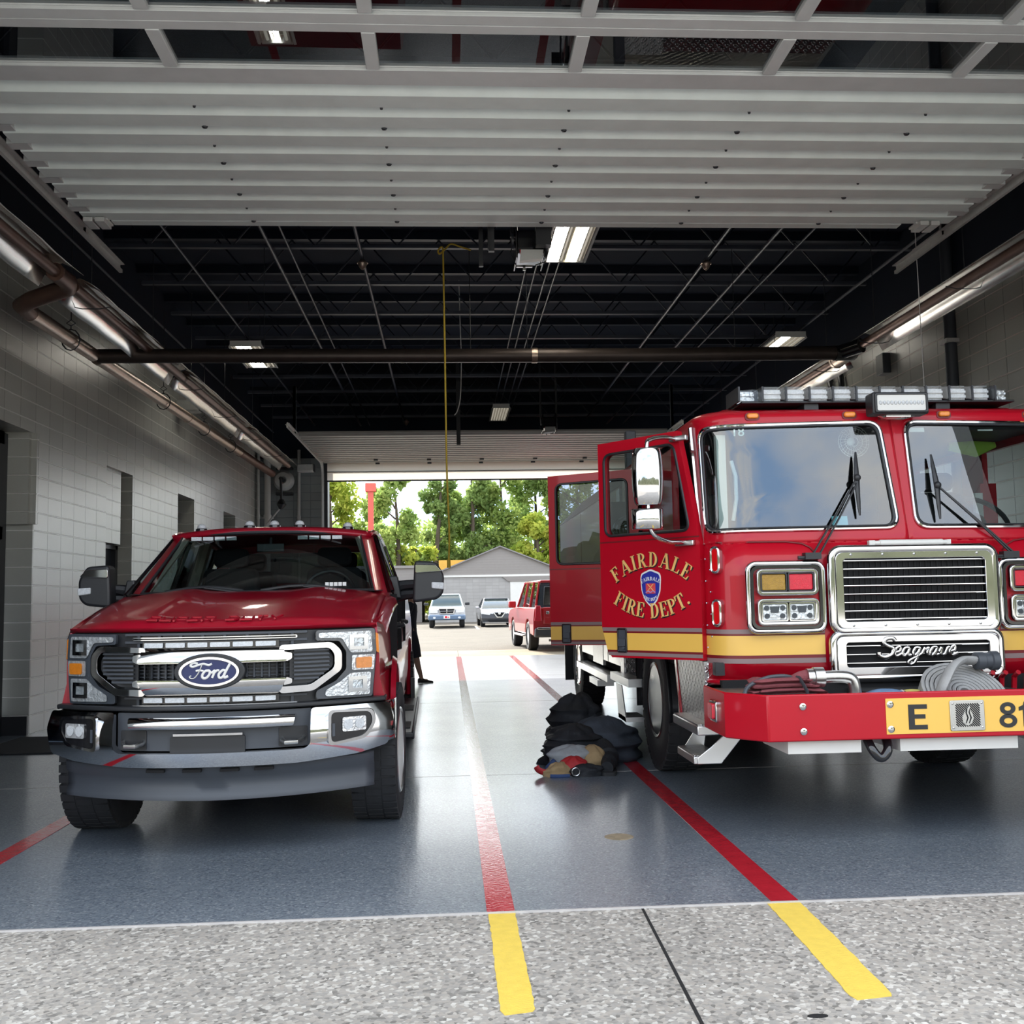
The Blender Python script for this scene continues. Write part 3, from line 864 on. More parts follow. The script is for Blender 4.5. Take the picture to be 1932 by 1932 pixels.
o = b.build('sleeve', 'pipe_silver', cp); o.matrix_parent_inverse = inv
for x in (-2.2, 0.3, 1.0, 3.6):
    b = MB(); b.tube([(x, 12.38, 4.44), (x, 12.38, 5.75)], 0.005, 6)
    o = b.build('hanger', 'dark_frame', cp); o.matrix_parent_inverse = inv

# ---- ceiling light fixtures
def fixture(label, x, y, z, w, l, lit, rz=0, tubes=6):
    f = empty('ceiling_light', label, 'ceiling light', (x, y, z), rz, 'high bay fluorescent fixtures')
    b = MB()
    b.prism([(-w / 2, -0.03), (-w / 2 + 0.02, -0.035), (-w / 2 + 0.05, 0.03), (-w / 2 + 0.12, 0.05), (w / 2 - 0.12, 0.05), (w / 2 - 0.05, 0.03), (w / 2 - 0.02, -0.035), (w / 2, -0.03), (w / 2 - 0.06, 0.075), (-w / 2 + 0.06, 0.075)], -l / 2, l / 2, 'y')
    b.box(-w / 2 + 0.03, w / 2 - 0.03, -l / 2 - 0.02, -l / 2, -0.02, 0.07); b.box(-w / 2 + 0.03, w / 2 - 0.03, l / 2, l / 2 + 0.02, -0.02, 0.07)
    b.build('housing', 'white', f, flat=True)
    for k in range(tubes + 1):
        xx = -w / 2 + 0.04 + (w - 0.08) * k / tubes
        b = MB(); b.prism([(xx - 0.014, 0.04), (xx, -0.022), (xx + 0.014, 0.04)], -l / 2 + 0.01, l / 2 - 0.01, 'y'); b.build('baffle', 'reflector', f, flat=True)
    for k in range(tubes):
        xx = -w / 2 + 0.04 + (w - 0.08) * (k + 0.5) / tubes
        m = lit[k % len(lit)]
        b = MB(); b.tube([(xx, -l / 2 + 0.02, 0.0), (xx, l / 2 - 0.02, 0.0)], 0.013, 8); b.build('tube', m, f)
    for sy in (-1, 1):
        b = MB(); b.tube([(0, sy * l / 3, 0.07), (0, sy * l / 3, 6.455 - z)], 0.005, 5); b.build('hanger', 'dark_frame', f)
    return f
L, W_, D_ = 'tube_light', 'tube_warm', 'tube_dim'
fixture('large fluorescent fixture beside the front door opener, half hidden by the raised door', 1.44, 11.3, 5.45, 0.52, 1.5, (L, L, D_, W_, L, D_))
fixture('lit fluorescent fixture behind the cross pipe near the left wall', -3.2, 17.1, 5.5, 0.55, 1.5, (D_, L, L, L, D_, D_))
fixture('lit fluorescent fixture behind the cross pipe near the right wall', 5.52, 16.6, 5.5, 0.55, 1.5, (D_, L, L, D_, D_, D_))
fixture('dim fluorescent fixture hanging above the back door opening', 1.17, 22.6, 5.5, 0.42, 1.6, (D_,))

# ---- door openers
def opener(label, x, y, z, big):
    p = empty('door_opener', label, 'door opener', (x, y, z))
    b = MB(); b.box(-0.12, 0.12, -0.02, 0.34, 0.0, 0.22); b.box(-0.14, -0.12, -0.05, 0.36, -0.05, 0.30); b.box(0.12, 0.14, -0.05, 0.36, -0.05, 0.30); b.build('motor_frame', 'gloss_black', p, bev=0.006)
    b = MB(); b.lathe([(0.0, -0.14), (0.075, -0.14), (0.075, 0.14), (0.0, 0.14)], (0.02, 0.16, 0.12), 'x', 16); b.build('motor', 'black', p)
    b = MB(); b.lathe([(0.0, 0.15), (0.10, 0.15), (0.10, 0.17), (0.0, 0.17)], (0, 0.1, 0.1), 'x', 18); b.build('pulley', 'dark_frame', p); b = MB(); b.lathe([(0.0, -0.17), (0.08, -0.17), (0.08, -0.15), (0.0, -0.15)], (0, 0.1, 0.16), 'x', 18); b.build('pulley', 'dark_frame', p)
    b = MB(); b.prism([(-0.11, -0.17), (0.10, -0.14), (0.12, 0.0), (-0.09, 0.0)], -0.05, -0.02, 'y', Mx=Matrix.Rotation(R(-35), 4, 'X')); b.build('cover', 'white', p)
    b = MB(); b.box(-0.10, 0.13, -0.035, 0.0, -0.005, 0.03); b.build('red_edge', 'engine_red', p)
    b = MB(); b.tube([(0.12, 0.05, 0.2), (0.17, 0.02, 0.1), (0.15, 0.04, -0.06), (0.05, 0.02, -0.1)], 0.006, 6); b.tube([(-0.12, 0.1, 0.2), (-0.18, 0.1, 0.05), (-0.13, 0.08, -0.08)], 0.006, 6); b.build('cable', 'black', p)
    b = MB(); b.box(-0.13, 0.02, 0.02, 0.04, -0.12, -0.10); b.box(-0.07, -0.045, 0.02, 0.04, -0.15, -0.1); b.build('bracket', 'steel', p)
    b = MB()
    for sx in (-0.16,):
        b.box(sx - 0.018, sx + 0.018, 0.1, 0.136, 0.2, 6.455 - z)
    if big:
        b.box(0.06, 0.10, -0.62, 0.0, 0.2, 0.24); b.box(0.04, 0.18, -0.2, -0.1, 0.02, 0.24)
    b.build('hanger', 'black', p, flat=True)
    b = MB(); b.box(0.142, 0.178, 0.1, 0.136, 0.2, 6.455 - z); b.build('hanger', 'black', p, flat=True)
    return p
opener('black front door opener with a white and red cover, hung at the door edge', 0.80, 9.35, 4.60, True)
opener('small back door opener with a white cover above the back opening', 2.05, 20.3, 4.78, False)
b = MB(); b.box(0.395, 0.455, 9.15, 9.2, 4.56, 6.455); b.box(0.395, 0.40, 9.1, 9.2, 4.56, 6.455); b.ball((0.43, 9.12, 5.02), 0.03, 10); b.ball((0.45, 9.12, 4.9), 0.03, 10); b.box(0.32, 0.36, 9.4, 9.44, 4.5, 6.455)
tag(b.build('hanging_bracket', 'black'), 'black steel hanger post left of the front door opener', 'bracket')
b = MB(); b.box(0.19, 0.27, 20.55, 20.6, 4.5, 6.455); tag(b.build('hanging_bracket', 'black'), 'dark hanger post in front of the back door sections', 'bracket')

# ---- yellow drop cord, sprinkler heads, small wall boxes
b = MB()
b.tube(spline([(0.32, 12.35, 5.68), (0.2, 12.3, 5.70), (0.08, 12.25, 5.72), (0.02, 12.22, 5.66), (-0.06, 12.2, 5.58), (-0.08, 12.2, 5.62), (-0.03, 12.2, 5.66), (-0.02, 12.2, 5.5), (-0.015, 12.2, 4.5), (-0.01, 12.2, 3.0), (0.01, 12.2, 2.2), (0.0, 12.2, 1.86)], 6), 0.011, 8)
b.tube([(0.0, 12.2, 1.86), (0.0, 12.2, 1.76)], 0.022, 10)
tag(b.build('drop_cord', 'yellow_cord'), 'yellow power cord hanging from the ceiling joists to mid bay', 'cord')
b = MB(); b.tube(spline([(0.22, 16, 6.455), (0.23, 16, 5.7), (0.24, 16, 5.2), (0.22, 16, 4.6), (0.17, 16, 4.36), (0.12, 16, 4.28)], 6), 0.009, 6)
tag(b.build('white_cord', 'white'), 'white cord hanging beside the yellow one under the far joists', 'cord')
b = MB(); b.tube([(4.78, 9.9, 5.66), (4.79, 9.9, 4.5), (4.80, 9.9, 2.2)], 0.004, 6); tag(b.build('pull_string', 'white'), 'thin grey pull string hanging at the right wall heater', 'cord')
for x, y, lb in ((-1.02, 12.5, 'sprinkler head with pale cage on the pipe left of the yellow cord'), (3.3, 12.5, 'small sprinkler head on the pipe right of the large fixture'), (-0.95, 23.9, 'sprinkler head at the far end of the left ceiling pipe')):
    b = MB(); b.lathe([(0.0, -0.13), (0.035, -0.10), (0.055, -0.06), (0.06, -0.03), (0.03, 0.0), (0.02, 0.02)], (x, y, 5.6), 'z', 14)
    b.tube([(x + 0.065 * math.cos(R(a)), y + 0.065 * math.sin(R(a)), 5.56) for a in range(0, 360, 30)], 0.006, 6, True)
    tag(b.build('sprinkler_head', 'pipe_silver'), lb, 'sprinkler', 'sprinkler heads')
for x, y, z, lb in ((-4.42, 17.6, 4.75, 'small grey speaker horn box on the left wall above the flue pipe'), (-3.45, 24.9, 4.62, 'small grey speaker box beside the back door track')):
    t = empty('speaker_box', lb, 'speaker', (x, y, z), 0, 'grey wall speakers')
    b = MB(); b.box(-0.17, 0.22, -0.14, 0.14, -0.10, 0.10); b.build('body', 'galv', t, bev=0.03)
    b = MB(); b.box(0.225, 0.235, -0.13, 0.13, -0.09, 0.09); b.build('grille', 'dark_frame', t, flat=True)
    b = MB(); b.box(-0.19, -0.14, -0.05, 0.30, -0.04, 0.04); b.build('bracket', 'dark_frame', t, flat=True)
# wall fan on the back wall, flue hook
t = empty('wall_fan', 'round exhaust fan housing on the back wall at the end of the flue', 'fan', (-3.96, 25.0, 4.33))
b = MB(); b.lathe([(0.0, -0.05), (0.09, -0.16), (0.19, -0.14), (0.235, -0.03), (0.25, 0.0), (0.25, 0.05), (0.0, 0.05)], (0, -0.05, 0.0), 'y', 28, Mx=Matrix.Rotation(0, 4, 'X')); b.build('housing', 'galv', t)
b = MB(); b.box(-0.2, 0.2, 0.0, 0.19, -0.34, -0.28); b.build('mount', 'dark_frame', t, flat=True); b = MB(); b.box(-0.2, 0.2, 0.0, 0.19, 0.28, 0.34); b.build('mount', 'dark_frame', t, flat=True)
b = MB(); b.tube([(0.0, -0.5, -0.0), (0.02, -0.5, -0.55)], 0.03, 8); b.tube([(0.02, -0.5, -0.5), (0.02, -0.5, -0.62), (0.0, -0.5, -0.74)], [0.05, 0.12, 0.03], 10); b.tube([(0, -0.1, 0), (0, -0.5, 0)], 0.05, 8); b.build('hose_hook', 'black', t)
b = MB(); b.tube([(0.0, -0.5, -0.7), (-0.25, -0.35, -0.95), (-0.45, -0.2, -1.15)], 0.02, 8); b.build('hose', 'galv', t)
# vertical pipes in the back left corner
for x, y, r, m, lb in ((-4.32, 24.80, 0.075, 'off_white', 'thick white downpipe in the back left corner'), (-4.52, 24.7, 0.035, 'galv', 'thin grey conduit left of the white downpipe'), (-3.62, 25.12, 0.04, 'galv', 'grey conduit between the wall fan and the back door track')):
    t = empty('vertical_pipe', lb, 'pipe', (x, y, 0), 0, 'vertical pipes in the back corner')
    b = MB(); b.tube([(0, 0, 0), (0, 0, 5.1)], r, 14); b.build('pipe_length', m, t)
    for z in (1.2, 2.9, 3.4, 4.75):
        b = MB(); b.tube([(0, 0, z), (0, 0, z + 0.09)], r * 1.25, 14); b.box(-r, r, 0, 25.2 - y, z + 0.02, z + 0.06); b.build('clamp', m, t)
# conduits on the right wall
for y, r in ((12.4, 0.075), (16.0, 0.05), (16.45, 0.05), (17.9, 0.06)):
    t = empty('wall_conduit', 'dark grey conduit on the right wall, %s' % {12.4: 'nearest to the front', 16.0: 'curving into the pull box', 16.45: 'second behind the cross pipe', 17.9: 'furthest back of the four'}[y], 'conduit', (XR - 0.07, y, 0), 0, 'right wall conduits')
    b = MB(); b.tube([(0, 0, 0), (0, 0, 4.75), (0, 0.05, 4.95), (0, 0.25, 5.05), (0, 1.0, 5.05)] if r < 0.07 else [(0, 0, 0), (0, 0, 6.4)], r, 12); b.build('pipe_length', 'dark_frame' if y != 12.4 else 'grey_plastic', t)
    for z in (1.5, 3.0, 4.5):
        b = MB(); b.box(-r * 1.3, 0.068, -r * 1.3, r * 1.3, z, z + 0.05); b.build('strap', 'galv', t)
b = MB(); b.box(XR - 0.12, XR, 14.3, 14.55, 4.55, 4.85); tag(b.build('junction_box', 'grey_plastic', bev=0.01), 'grey junction box on the right wall under the heater', 'box')
fixture('lit fluorescent fixture above the glass panels of the raised front door', -1.28, 7.3, 5.75, 0.30, 0.9, (D_, L, D_), tubes=3)
# ================================================================ the pickup truck in the left bay
TR = empty('pickup_truck', 'large dark red pickup truck with a wide chrome grille in the left bay', 'truck', (-1.30, 5.75, 0), R(0.9))
def setb(x):
    return 0.40 * abs(x) ** 2.2
def wf(off=0.0):
    return lambda c: Vector((c.x, c.y + setb(c.x) + off, c.z))
def front(mb, name, m, parent=TR, off=0.0, step=0.06, bev=0.0, ang=38, lean=0.0, bulge=None, tilt=None):
    if tilt:
        mb.warp(lambda c: Vector((c.x, c.y + (c.z - tilt[0]) * tilt[1], c.z)))
    if bulge:
        z0, z1, k = bulge; n_ = 9
        mb.slice('z', z0 + (z1 - z0) / n_, z1 - 1e-4, (z1 - z0) / n_)
        mb.warp(lambda c: Vector((c.x, c.y - (k * max(0, 1 - ((c.z - (z0 + z1) / 2) / ((z1 - z0) / 2)) ** 2) if c.y < 0 else 0), c.z)))
    mb.slice('x', -1.02, 1.03, step)
    mb.warp(lambda c: Vector((c.x, c.y + setb(c.x) + off + max(0, c.z - 0.8) * lean, c.z)))
    return mb.build(name, m, parent, bev=bev, ang=ang)
mir = lambda pts: [(-x, z) for x, z in reversed(pts)]

# --- wheels
def wheel(parent, x, y, rad, wd, side, steer=0.0, rimr=0.26, lugs=8, m_rim='alu', treads=44, deep=0.03, name='wheel', fac=0.0, lug=1.0):
    """a wheel with its tyre, rim and nuts; side=+1 when the outer face looks to +x"""
    wh = bpy.data.objects.new(name, None); COL.objects.link(wh); wh.parent = parent
    wh.location = (x, y, rad); wh.rotation_euler = (0, 0, steer)
    h = wd / 2
    b = MB()
    pr = [(rimr, -h * .82), (rimr + 0.02, -h * .95), (rad * .80, -h), (rad * .93, -h * .96), (rad * .985, -h * .84), (rad, -h * .6), (rad, h * .6), (rad * .985, h * .84), (rad * .93, h * .96), (rad * .80, h), (rimr + 0.02, h * .95), (rimr, h * .82)]
    b.lathe(pr, (0, 0, 0), 'x', 64, cap=False)
    b.build('tyre', 'rubber', wh, ang=50)
    b = MB()                                   # tread blocks
    for k in range(treads):
        a = 2 * PI * k / treads
        for q, (xa, xb, da) in enumerate(((-h * .95, -h * .40, 0.0), (-h * .34, h * .30, 0.5), (h * .36, h * .95, 0.25))):
            aa = a + da * 2 * PI / treads
            Mx = Matrix.Rotation(aa, 4, 'X')
            dz = rad * PI / treads * 0.74
            lo = 0.93 if q != 1 else 0.97
            b.box(xa, xb, -dz, dz, rad * lo, rad + 0.003, 0, Mx)
    b.build('tread', 'rubber', wh, flat=True)
    b = MB(); s = side
    b.lathe([(rimr + 0.012, s * h * .93), (rimr + 0.004, s * h * .99), (rimr - 0.015, s * h * .94), (rimr - 0.03, s * (h * .7 - deep)), (rimr * .62, s * (h * .55 - deep)), (rimr * .40, s * (h * .62 - deep + fac)), (rimr * .36, s * (h * .86 - deep + fac)), (0.001, s * (h * .9 - deep + fac))], (0, 0, 0), 'x', 40)
    b.lathe([(rimr, -s * h * .8), (rimr, s * h * .8)], (0, 0, 0), 'x', 40, cap=False)
    rm = b.build('rim', m_rim, wh)
    b = MB()
    for k in range(lugs):
        a = 2 * PI * k / lugs
        b.lathe([(0.017 * lug, s * (h * .5 - deep)), (0.017 * lug, s * (h * .62 - deep + 0.015 * lug)), (0.013 * lug, s * (h * .62 - deep + 0.045 * lug)), (0.001, s * (h * .62 - deep + 0.052 * lug))], (0, rimr * .54 * math.cos(a), rimr * .54 * math.sin(a)), 'x', 10)
    b.build('lug_nut', 'chrome', rm)
    return wh

# --- body side: fender, doors and bed as one painted shell with wheel arches
def arch(yc, zc, r, a0, a1, n=14):
    return [(yc + r * math.cos(R(a0 + (a1 - a0) * i / n)), zc + r * math.sin(R(a0 + (a1 - a0) * i / n))) for i in range(n + 1)]
AY, BYY = 1.02, 5.08
side = [(0.36, 0.82), (0.56, 0.73)] + arch(AY, 0.46, 0.50, 148, 8) + [(1.62, 0.50), (4.5, 0.50)] + arch(BYY, 0.46, 0.49, 172, 8) + [(5.66, 0.52), (6.30, 0.56), (6.36, 0.72), (6.36, 1.40), (6.30, 1.46), (3.95, 1.46), (1.50, 1.44), (0.95, 1.35), (0.37, 1.255), (0.35, 1.2)]
b = MB()
b.prism(side, -0.955, 0.955, 'x')
b.slice('z', 0.7, 1.42, 0.12)
def shell(c):
    k = 1.0
    z = c.z
    if z > 1.05: k -= 0.055 * ((z - 1.05) / 0.4) ** 1.6
    if z < 0.72: k -= 0.03 * ((0.72 - z) / 0.25)
    if c.y < 1.3: k -= 0.10 * ((1.3 - c.y) / 0.9) ** 2 * (0.6 if z > .9 else .35)
    if 1.6 < c.y < 4.4: k -= 0.012
    return Vector((c.x * k, c.y, z))
b.warp(shell)
body = b.build('body', 'red', TR, bev=0.035, seg=3)
for sx in (-1, 1):
    for yc in (AY, BYY):
        b = MB(); rows = []
        for y, z in arch(yc, 0.46, 0.505, 150 if yc == AY else 180, -6, 22):
            dy, dz = y - yc, z - 0.46
            rows.append([(sx * 0.92, yc + dy * 1.0, 0.46 + dz), (sx * .972, yc + dy * 1.02, 0.46 + dz * 1.02), (sx * .976, yc + dy * 1.07, 0.46 + dz * 1.07), (sx * 0.945, yc + dy * 1.12, 0.46 + dz * 1.12)])
        b.loft(rows); b.build('fender_lip', 'red', body)
for sx in (-1, 1):                               # door shut lines and lower seams
    for y in (1.66, 2.72, 3.86):
        b = MB(); b.box(sx * 0.88, sx * 0.951, y, y + 0.010, 0.56, 1.43); b.build('shut_line', 'void', body, flat=True)
for sx in (-1, 1):
    for y in (2.50, 3.64):
        b = MB(); b.tube([(sx * 0.92, y - 0.11, 1.19), (sx * .97, y - 0.08, 1.19), (sx * .97, y + 0.08, 1.19), (sx * 0.92, y + 0.11, 1.19)], 0.017, 8); b.box(sx * 0.92, sx * 0.948, y - 0.1, y + 0.1, 1.165, 1.215)
        b.build('door_handle', 'black', body)
b = MB(); b.box(-0.80, 0.80, 0.7, 6.1, 0.46, 0.62); b.box(-0.5, 0.5, 0.5, 6.2, 0.36, 0.5); b.tube([(-0.8, AY, 0.40), (0.8, AY, 0.40)], 0.06, 10); b.tube([(-0.8, BYY, 0.42), (0.8, BYY, 0.42)], 0.07, 10)
b.build('chassis', 'void', TR, flat=True)
for sx in (-1, 1):
    wheel(TR, sx * 0.855, AY, 0.425, 0.285, sx, steer=R(-3))
    wheel(TR, sx * 0.86, BYY, 0.425, 0.285, sx)

# --- hood
def hz(x, y):
    t = min(1, max(0, (y - 0.16) / 1.30))
    z = 1.30 + 0.165 * (1 - (1 - t) ** 1.6)
    ax = abs(x)
    z += 0.018 * math.exp(-((ax - 0.42) / 0.14) ** 2) * (0.3 + t)
    z -= 0.05 * max(0, (ax - 0.60) / 0.3) ** 2
    return z
b = MB(); rows = []
nx = 30
for r in range(19):
    row = []
    for i in range(nx + 1):
        x = -0.875 + 1.75 * i / nx
        s = setb(x)
        if r == 0: p = (x, 0.055 + s, 1.232)
        elif r == 1: p = (x, 0.045 + s, 1.255)
        elif r == 2: p = (x, 0.07 + s, hz(x, 0.1) - 0.024)
        elif r == 3: p = (x, 0.11 + s, hz(x, 0.13) - 0.006)
        else:
            t = (r - 4) / 14
            y0 = 0.16 + s
            y1 = 1.36 + 0.20 * x * x
            y = y0 + (y1 - y0) * t
            p = (x * (1 + 0.02 * t), y, hz(x, 0.16 + 1.3 * t))
        row.append(p)
    rows.append(row)
b.loft(rows)
hood = b.build('hood', 'red', TR, solid=0.02, ang=50)
for sx in (-1, 1):
    b = MB(); rows = []
    for r in range(3, 19):
        t = max(0, (r - 4) / 14)
        s = setb(0.875); x = 0.875 * (1 + 0.02 * t)
        y = 0.13 + s + (1.36 + 0.153 - 0.16 - s) * t
        z = hz(0.875, 0.16 + 1.3 * t)
        rows.append([(sx * x, y, z), (sx * (x + 0.035 + 0.02 * t), y + 0.02, z - 0.02), (sx * (x + 0.055 + 0.015 * t), y + 0.03, z - 0.07)])
    b.loft(rows); b.build('fender_top', 'red', TR, ang=60)
# raised capitals on the hood edge
STK = {'S': [(1, 1, 0, 1), (0, 1, 0, .5), (0, .5, 1, .5), (1, .5, 1, 0), (1, 0, 0, 0)], 'U': [(0, 1, 0, 0), (0, 0, 1, 0), (1, 0, 1, 1)], 'P': [(0, 0, 0, 1), (0, 1, 1, 1), (1, 1, 1, .5), (1, .5, 0, .5)],
       'E': [(1, 1, 0, 1), (0, 1, 0, 0), (0, 0, 1, 0), (0, .5, .8, .5)], 'R': [(0, 0, 0, 1), (0, 1, 1, 1), (1, 1, 1, .5), (1, .5, 0, .5), (.5, .5, 1, 0)], 'D': [(0, 0, 0, 1), (0, 1, .8, 1), (.8, 1, 1, .8), (1, .8, 1, .2), (1, .2, .8, 0), (.8, 0, 0, 0)], 'T': [(0, 1, 1, 1), (.5, 1, .5, 0)], 'Y': [(0, 1, .5, .5), (1, 1, .5, .5), (.5, .5, .5, 0)]}
b = MB(); x = -0.385
for ch in 'SUPER DUTY':
    if ch == ' ':
        x += 0.055; continue
    for (a0, c0, a1, c1) in STK[ch]:
        def hp(u, v):
            xx = x + u * 0.056
            yy = 0.072 + v * 0.105
            return (xx, yy + setb(xx), hz(xx, yy + 0.03) - 0.012 + 0.006 * v + 0.004)
        b.tube([hp(a0, c0), hp((a0 + a1) / 2, (c0 + c1) / 2), hp(a1, c1)], 0.0065, 6, flat=1)
    x += 0.078
b.build('hood_lettering', 'red', hood)

# --- cab: pillars, roof, glass
def ws(u, t):        # windshield surface: u -1..1, t 0 base..1 header
    hw = 0.80 + (0.665 - 0.80) * t
    x = u * hw
    y = 1.33 + 0.70 * t + (0.17 - 0.06 * t) * u * u
    z = 1.455 + 0.455 * t - 0.02 * u * u * t
    return Vector((x, y, z))
b = MB(); b.loft([[ws(-1 + 2 * i / 16, t / 6) for i in range(17)] for t in range(7)]); b.build('windshield', 'car_glass', TR)
b = MB()                                                            # black frit border
edge = [ws(-1 + 2 * i / 20, 0.0) for i in range(21)] + [ws(1, t / 8) for t in range(1, 8)] + [ws(1 - 2 * i / 20, 1) for i in range(21)] + [ws(-1, 1 - t / 8) for t in range(1, 8)]
b.tube(edge, 0.016, 6, True); b.build('windshield_seal', 'black', TR)
for sx in (-1, 1):
    b = MB(); rows = []
    for t in range(-1, 9):
        q = ws(sx, t / 8)
        rows.append([q + Vector((sx * 0.0, -0.012, 0.012)), q + Vector((sx * 0.055, 0.02, 0.004)), q + Vector((sx * 0.085, 0.09, -0.004)), q + Vector((sx * 0.06, 0.13, -0.01)), q + Vector((-sx * 0.02, 0.05, -0.02))])
    b.loft(rows, True, False, True); b.build('windshield_pillar', 'red', TR, ang=60)
def roofz(x, y):
    t = (y - 2.0) / 1.9
    return 1.925 + 0.065 * math.sin(PI * min(1, max(0, 0.12 + t * 0.78))) - 0.045 * (abs(x) / 0.75) ** 2.6
b = MB(); rows = []
for r in range(15):
    row = []
    for i in range(25):
        u = -1 + i / 12
        yb = 2.02 + 0.11 * u * u
        y = yb + (3.92 - yb) * r / 14
        hw = 0.745
        row.append((u * hw, y, roofz(u * hw, y) - (0.02 if r == 0 else 0)))
    rows.append(row)
b.loft(rows); roof = b.build('roof', 'red', TR, solid=0.035, ang=60)
for sx in (-1, 1):
    b = MB(); b.tube([(sx * 0.745, 2.16 + 1.79 * i / 10, roofz(0.745, 2.16 + 1.79 * i / 10) - 0.018) for i in range(11)], [.012] + [.032] * 10, 8); b.build('roof_rail', 'red', roof)
b = MB(); b.box(-0.78, 0.78, 3.86, 3.93, 1.44, 1.56); b.prism([(-0.86, 1.44), (-0.70, 1.93), (-0.60, 1.93), (-0.74, 1.44)], 3.86, 3.93, 'y'); b.prism([(0.86, 1.44), (0.70, 1.93), (0.60, 1.93), (0.74, 1.44)], 3.86, 3.93, 'y'); b.box(-0.7, 0.7, 3.86, 3.93, 1.84, 1.93)
b.build('cab_back', 'red', TR, flat=True)
b = MB(); b.loft([[(-0.78, 3.9, 1.55), (0.78, 3.9, 1.55)], [(-0.68, 3.9, 1.85), (0.68, 3.9, 1.85)]]); b.build('rear_window', 'dark_glass', TR, flat=True)
for sx in (-1, 1):
    def sg(y, t):
        return (sx * (0.925 - 0.16 * t), y, 1.45 + 0.45 * t)
    for (y0, y1, ty0, ty1), nm in (((1.58, 2.76, 2.28, 2.76), 'front_side_window'), ((2.86, 3.84, 2.86, 3.78), 'rear_side_window')):
        b = MB(); b.loft([[sg(y0 + (y1 - y0) * i / 6, 0) for i in range(7)], [sg(ty0 + (ty1 - ty0) * i / 6, 0.97) for i in range(7)]]); b.build(nm, 'dark_glass' if 'rear' in nm else 'car_glass', TR)
        b = MB(); b.tube([sg(y0, 0), sg(y1, 0), sg(ty1, .97), sg(ty0, .97)], 0.014, 6, True); b.build('window_seal', 'gloss_black', TR)
    for y0, y1 in ((2.74, 2.88), (3.80, 3.93)):
        b = MB(); b.prism([(y0, 1.43), (y1, 1.43), (y1, 1.92), (y0, 1.92)], sx * 0.0, sx * 0.03, 'x')
        b.warp(lambda c: Vector((c.x + sx * (0.89 - 0.355 * (c.z - 1.45)), c.y, c.z)))
        b.build('door_pillar', 'gloss_black', TR, flat=True)
# clearance lamps on the roof
for x in (-0.555, -0.19, 0.0, 0.19, 0.555):
    b = MB(); y = 2.22 + 0.05 * abs(x)
    b.lathe([(0.046, -0.02), (0.044, 0.008), (0.03, 0.016), (0.001, 0.018)], (x, y, roofz(x, y) + 0.002), 'z', 14); cl = b.build('clearance_lamp', 'gloss_black', TR)
    b = MB(); b.ball((x, y + 0.005, roofz(x, y) + 0.02), (0.036, 0.040, 0.03), 12); b.build('lens', 'led_white', cl)
# cab interior
b = MB(); b.prism([(1.42, 1.38), (1.50, 1.47), (1.95, 1.475), (2.05, 1.44), (2.05, 1.2), (1.42, 1.2)], -0.80, 0.80, 'x'); b.build('dashboard', 'black', TR, bev=0.02)
for x, y in ((-0.40, 2.55), (0.42, 2.55), (-0.4, 3.45), (0.4, 3.45)):
    b = MB(); b.prism(rpoly([(-0.24, 1.3), (0.24, 1.3), (0.21, 1.66), (-0.21, 1.66)], 0.06), y, y + 0.14, 'y', Mx=Matrix.Translation((x, 0, 0))); st = b.build('seat', 'dark_cloth', TR, bev=0.03)
    b = MB(); b.prism(rrect(x, 1.745, 0.27, 0.15, 0.05), y + 0.02, y + 0.11, 'y'); b.build('headrest', 'dark_cloth', st, bev=0.02)
b = MB(); Mx = Matrix.Translation((0.42, 2.16, 1.45)) @ Matrix.Rotation(R(-28), 4, 'X'); b.tube([(0.19 * math.cos(R(a)), 0, 0.19 * math.sin(R(a))) for a in range(0, 360, 15)], 0.016, 8, True, Mx=Mx); b.ball((0, 0, 0), (0.07, 0.03, 0.06), 10, Mx=Mx); b.box(-0.18, 0.18, -0.01, 0.01, -0.015, 0.015, Mx=Mx)
b.build('steering_wheel', 'black', TR)
for sx in (-1, 1):
    b = MB(); b.tube([(sx * 0.80, 1.62, 1.47), (sx * 0.72, 1.95, 1.70), (sx * 0.65, 2.16, 1.88)], 0.035, 8); b.tube([(sx * 0.76, 2.8, 1.44), (sx * 0.64, 2.82, 1.88)], 0.05, 8); b.build('pillar_trim', 'beige', TR)
b = MB(); b.box(-0.10, 0.10, 2.02, 2.04, 1.765, 1.825); b.tube([(0, 2.03, 1.8), (0, 2.06, 1.87)], 0.012, 8); b.build('rear_view_mirror', 'black', TR, bev=0.008)
for x0, x1 in ((-0.58, -0.24), (0.20, 0.54)):
    b = MB()
    for k in range(4):
        xx = x0 + (x1 - x0) * (k + 0.06) / 4
        b.box(xx, xx + (x1 - x0) / 4 * .85, 2.00, 2.02, 1.853, 1.880)
    b.build('visor_light_bar', 'led_white', TR)
b = MB()
for k in range(5):
    b.box(0.465 + k * 0.03, 0.489 + k * 0.03, 1.44, 1.46, 1.492, 1.518)
b.build('windshield_tag', 'white', TR)
for xa, xb in ((-0.62, -0.08), (0.04, 0.58)):
    b = MB(); b.tube([(xa + (xb - xa) * i / 6, 1.345 + 0.17 * ((xa + (xb - xa) * i / 6) / .8) ** 2 + (0.02 if i else 0), 1.468 + 0.03 * math.sin(PI * i / 6)) for i in range(7)], 0.011, 6)
    b.tube([(xb, 1.30, 1.455), (xb - 0.25, 1.325, 1.492)], 0.008, 6); b.build('wiper', 'black', TR)
b = MB(); b.loft([[(x, 1.27 + 0.18 * x * x, 1.452) for x in [-.86 + .0860 * i for i in range(21)]], [(x, 1.40 + 0.18 * x * x, 1.462) for x in [-.86 + .0860 * i for i in range(21)]]]); b.build('cowl', 'black', TR)

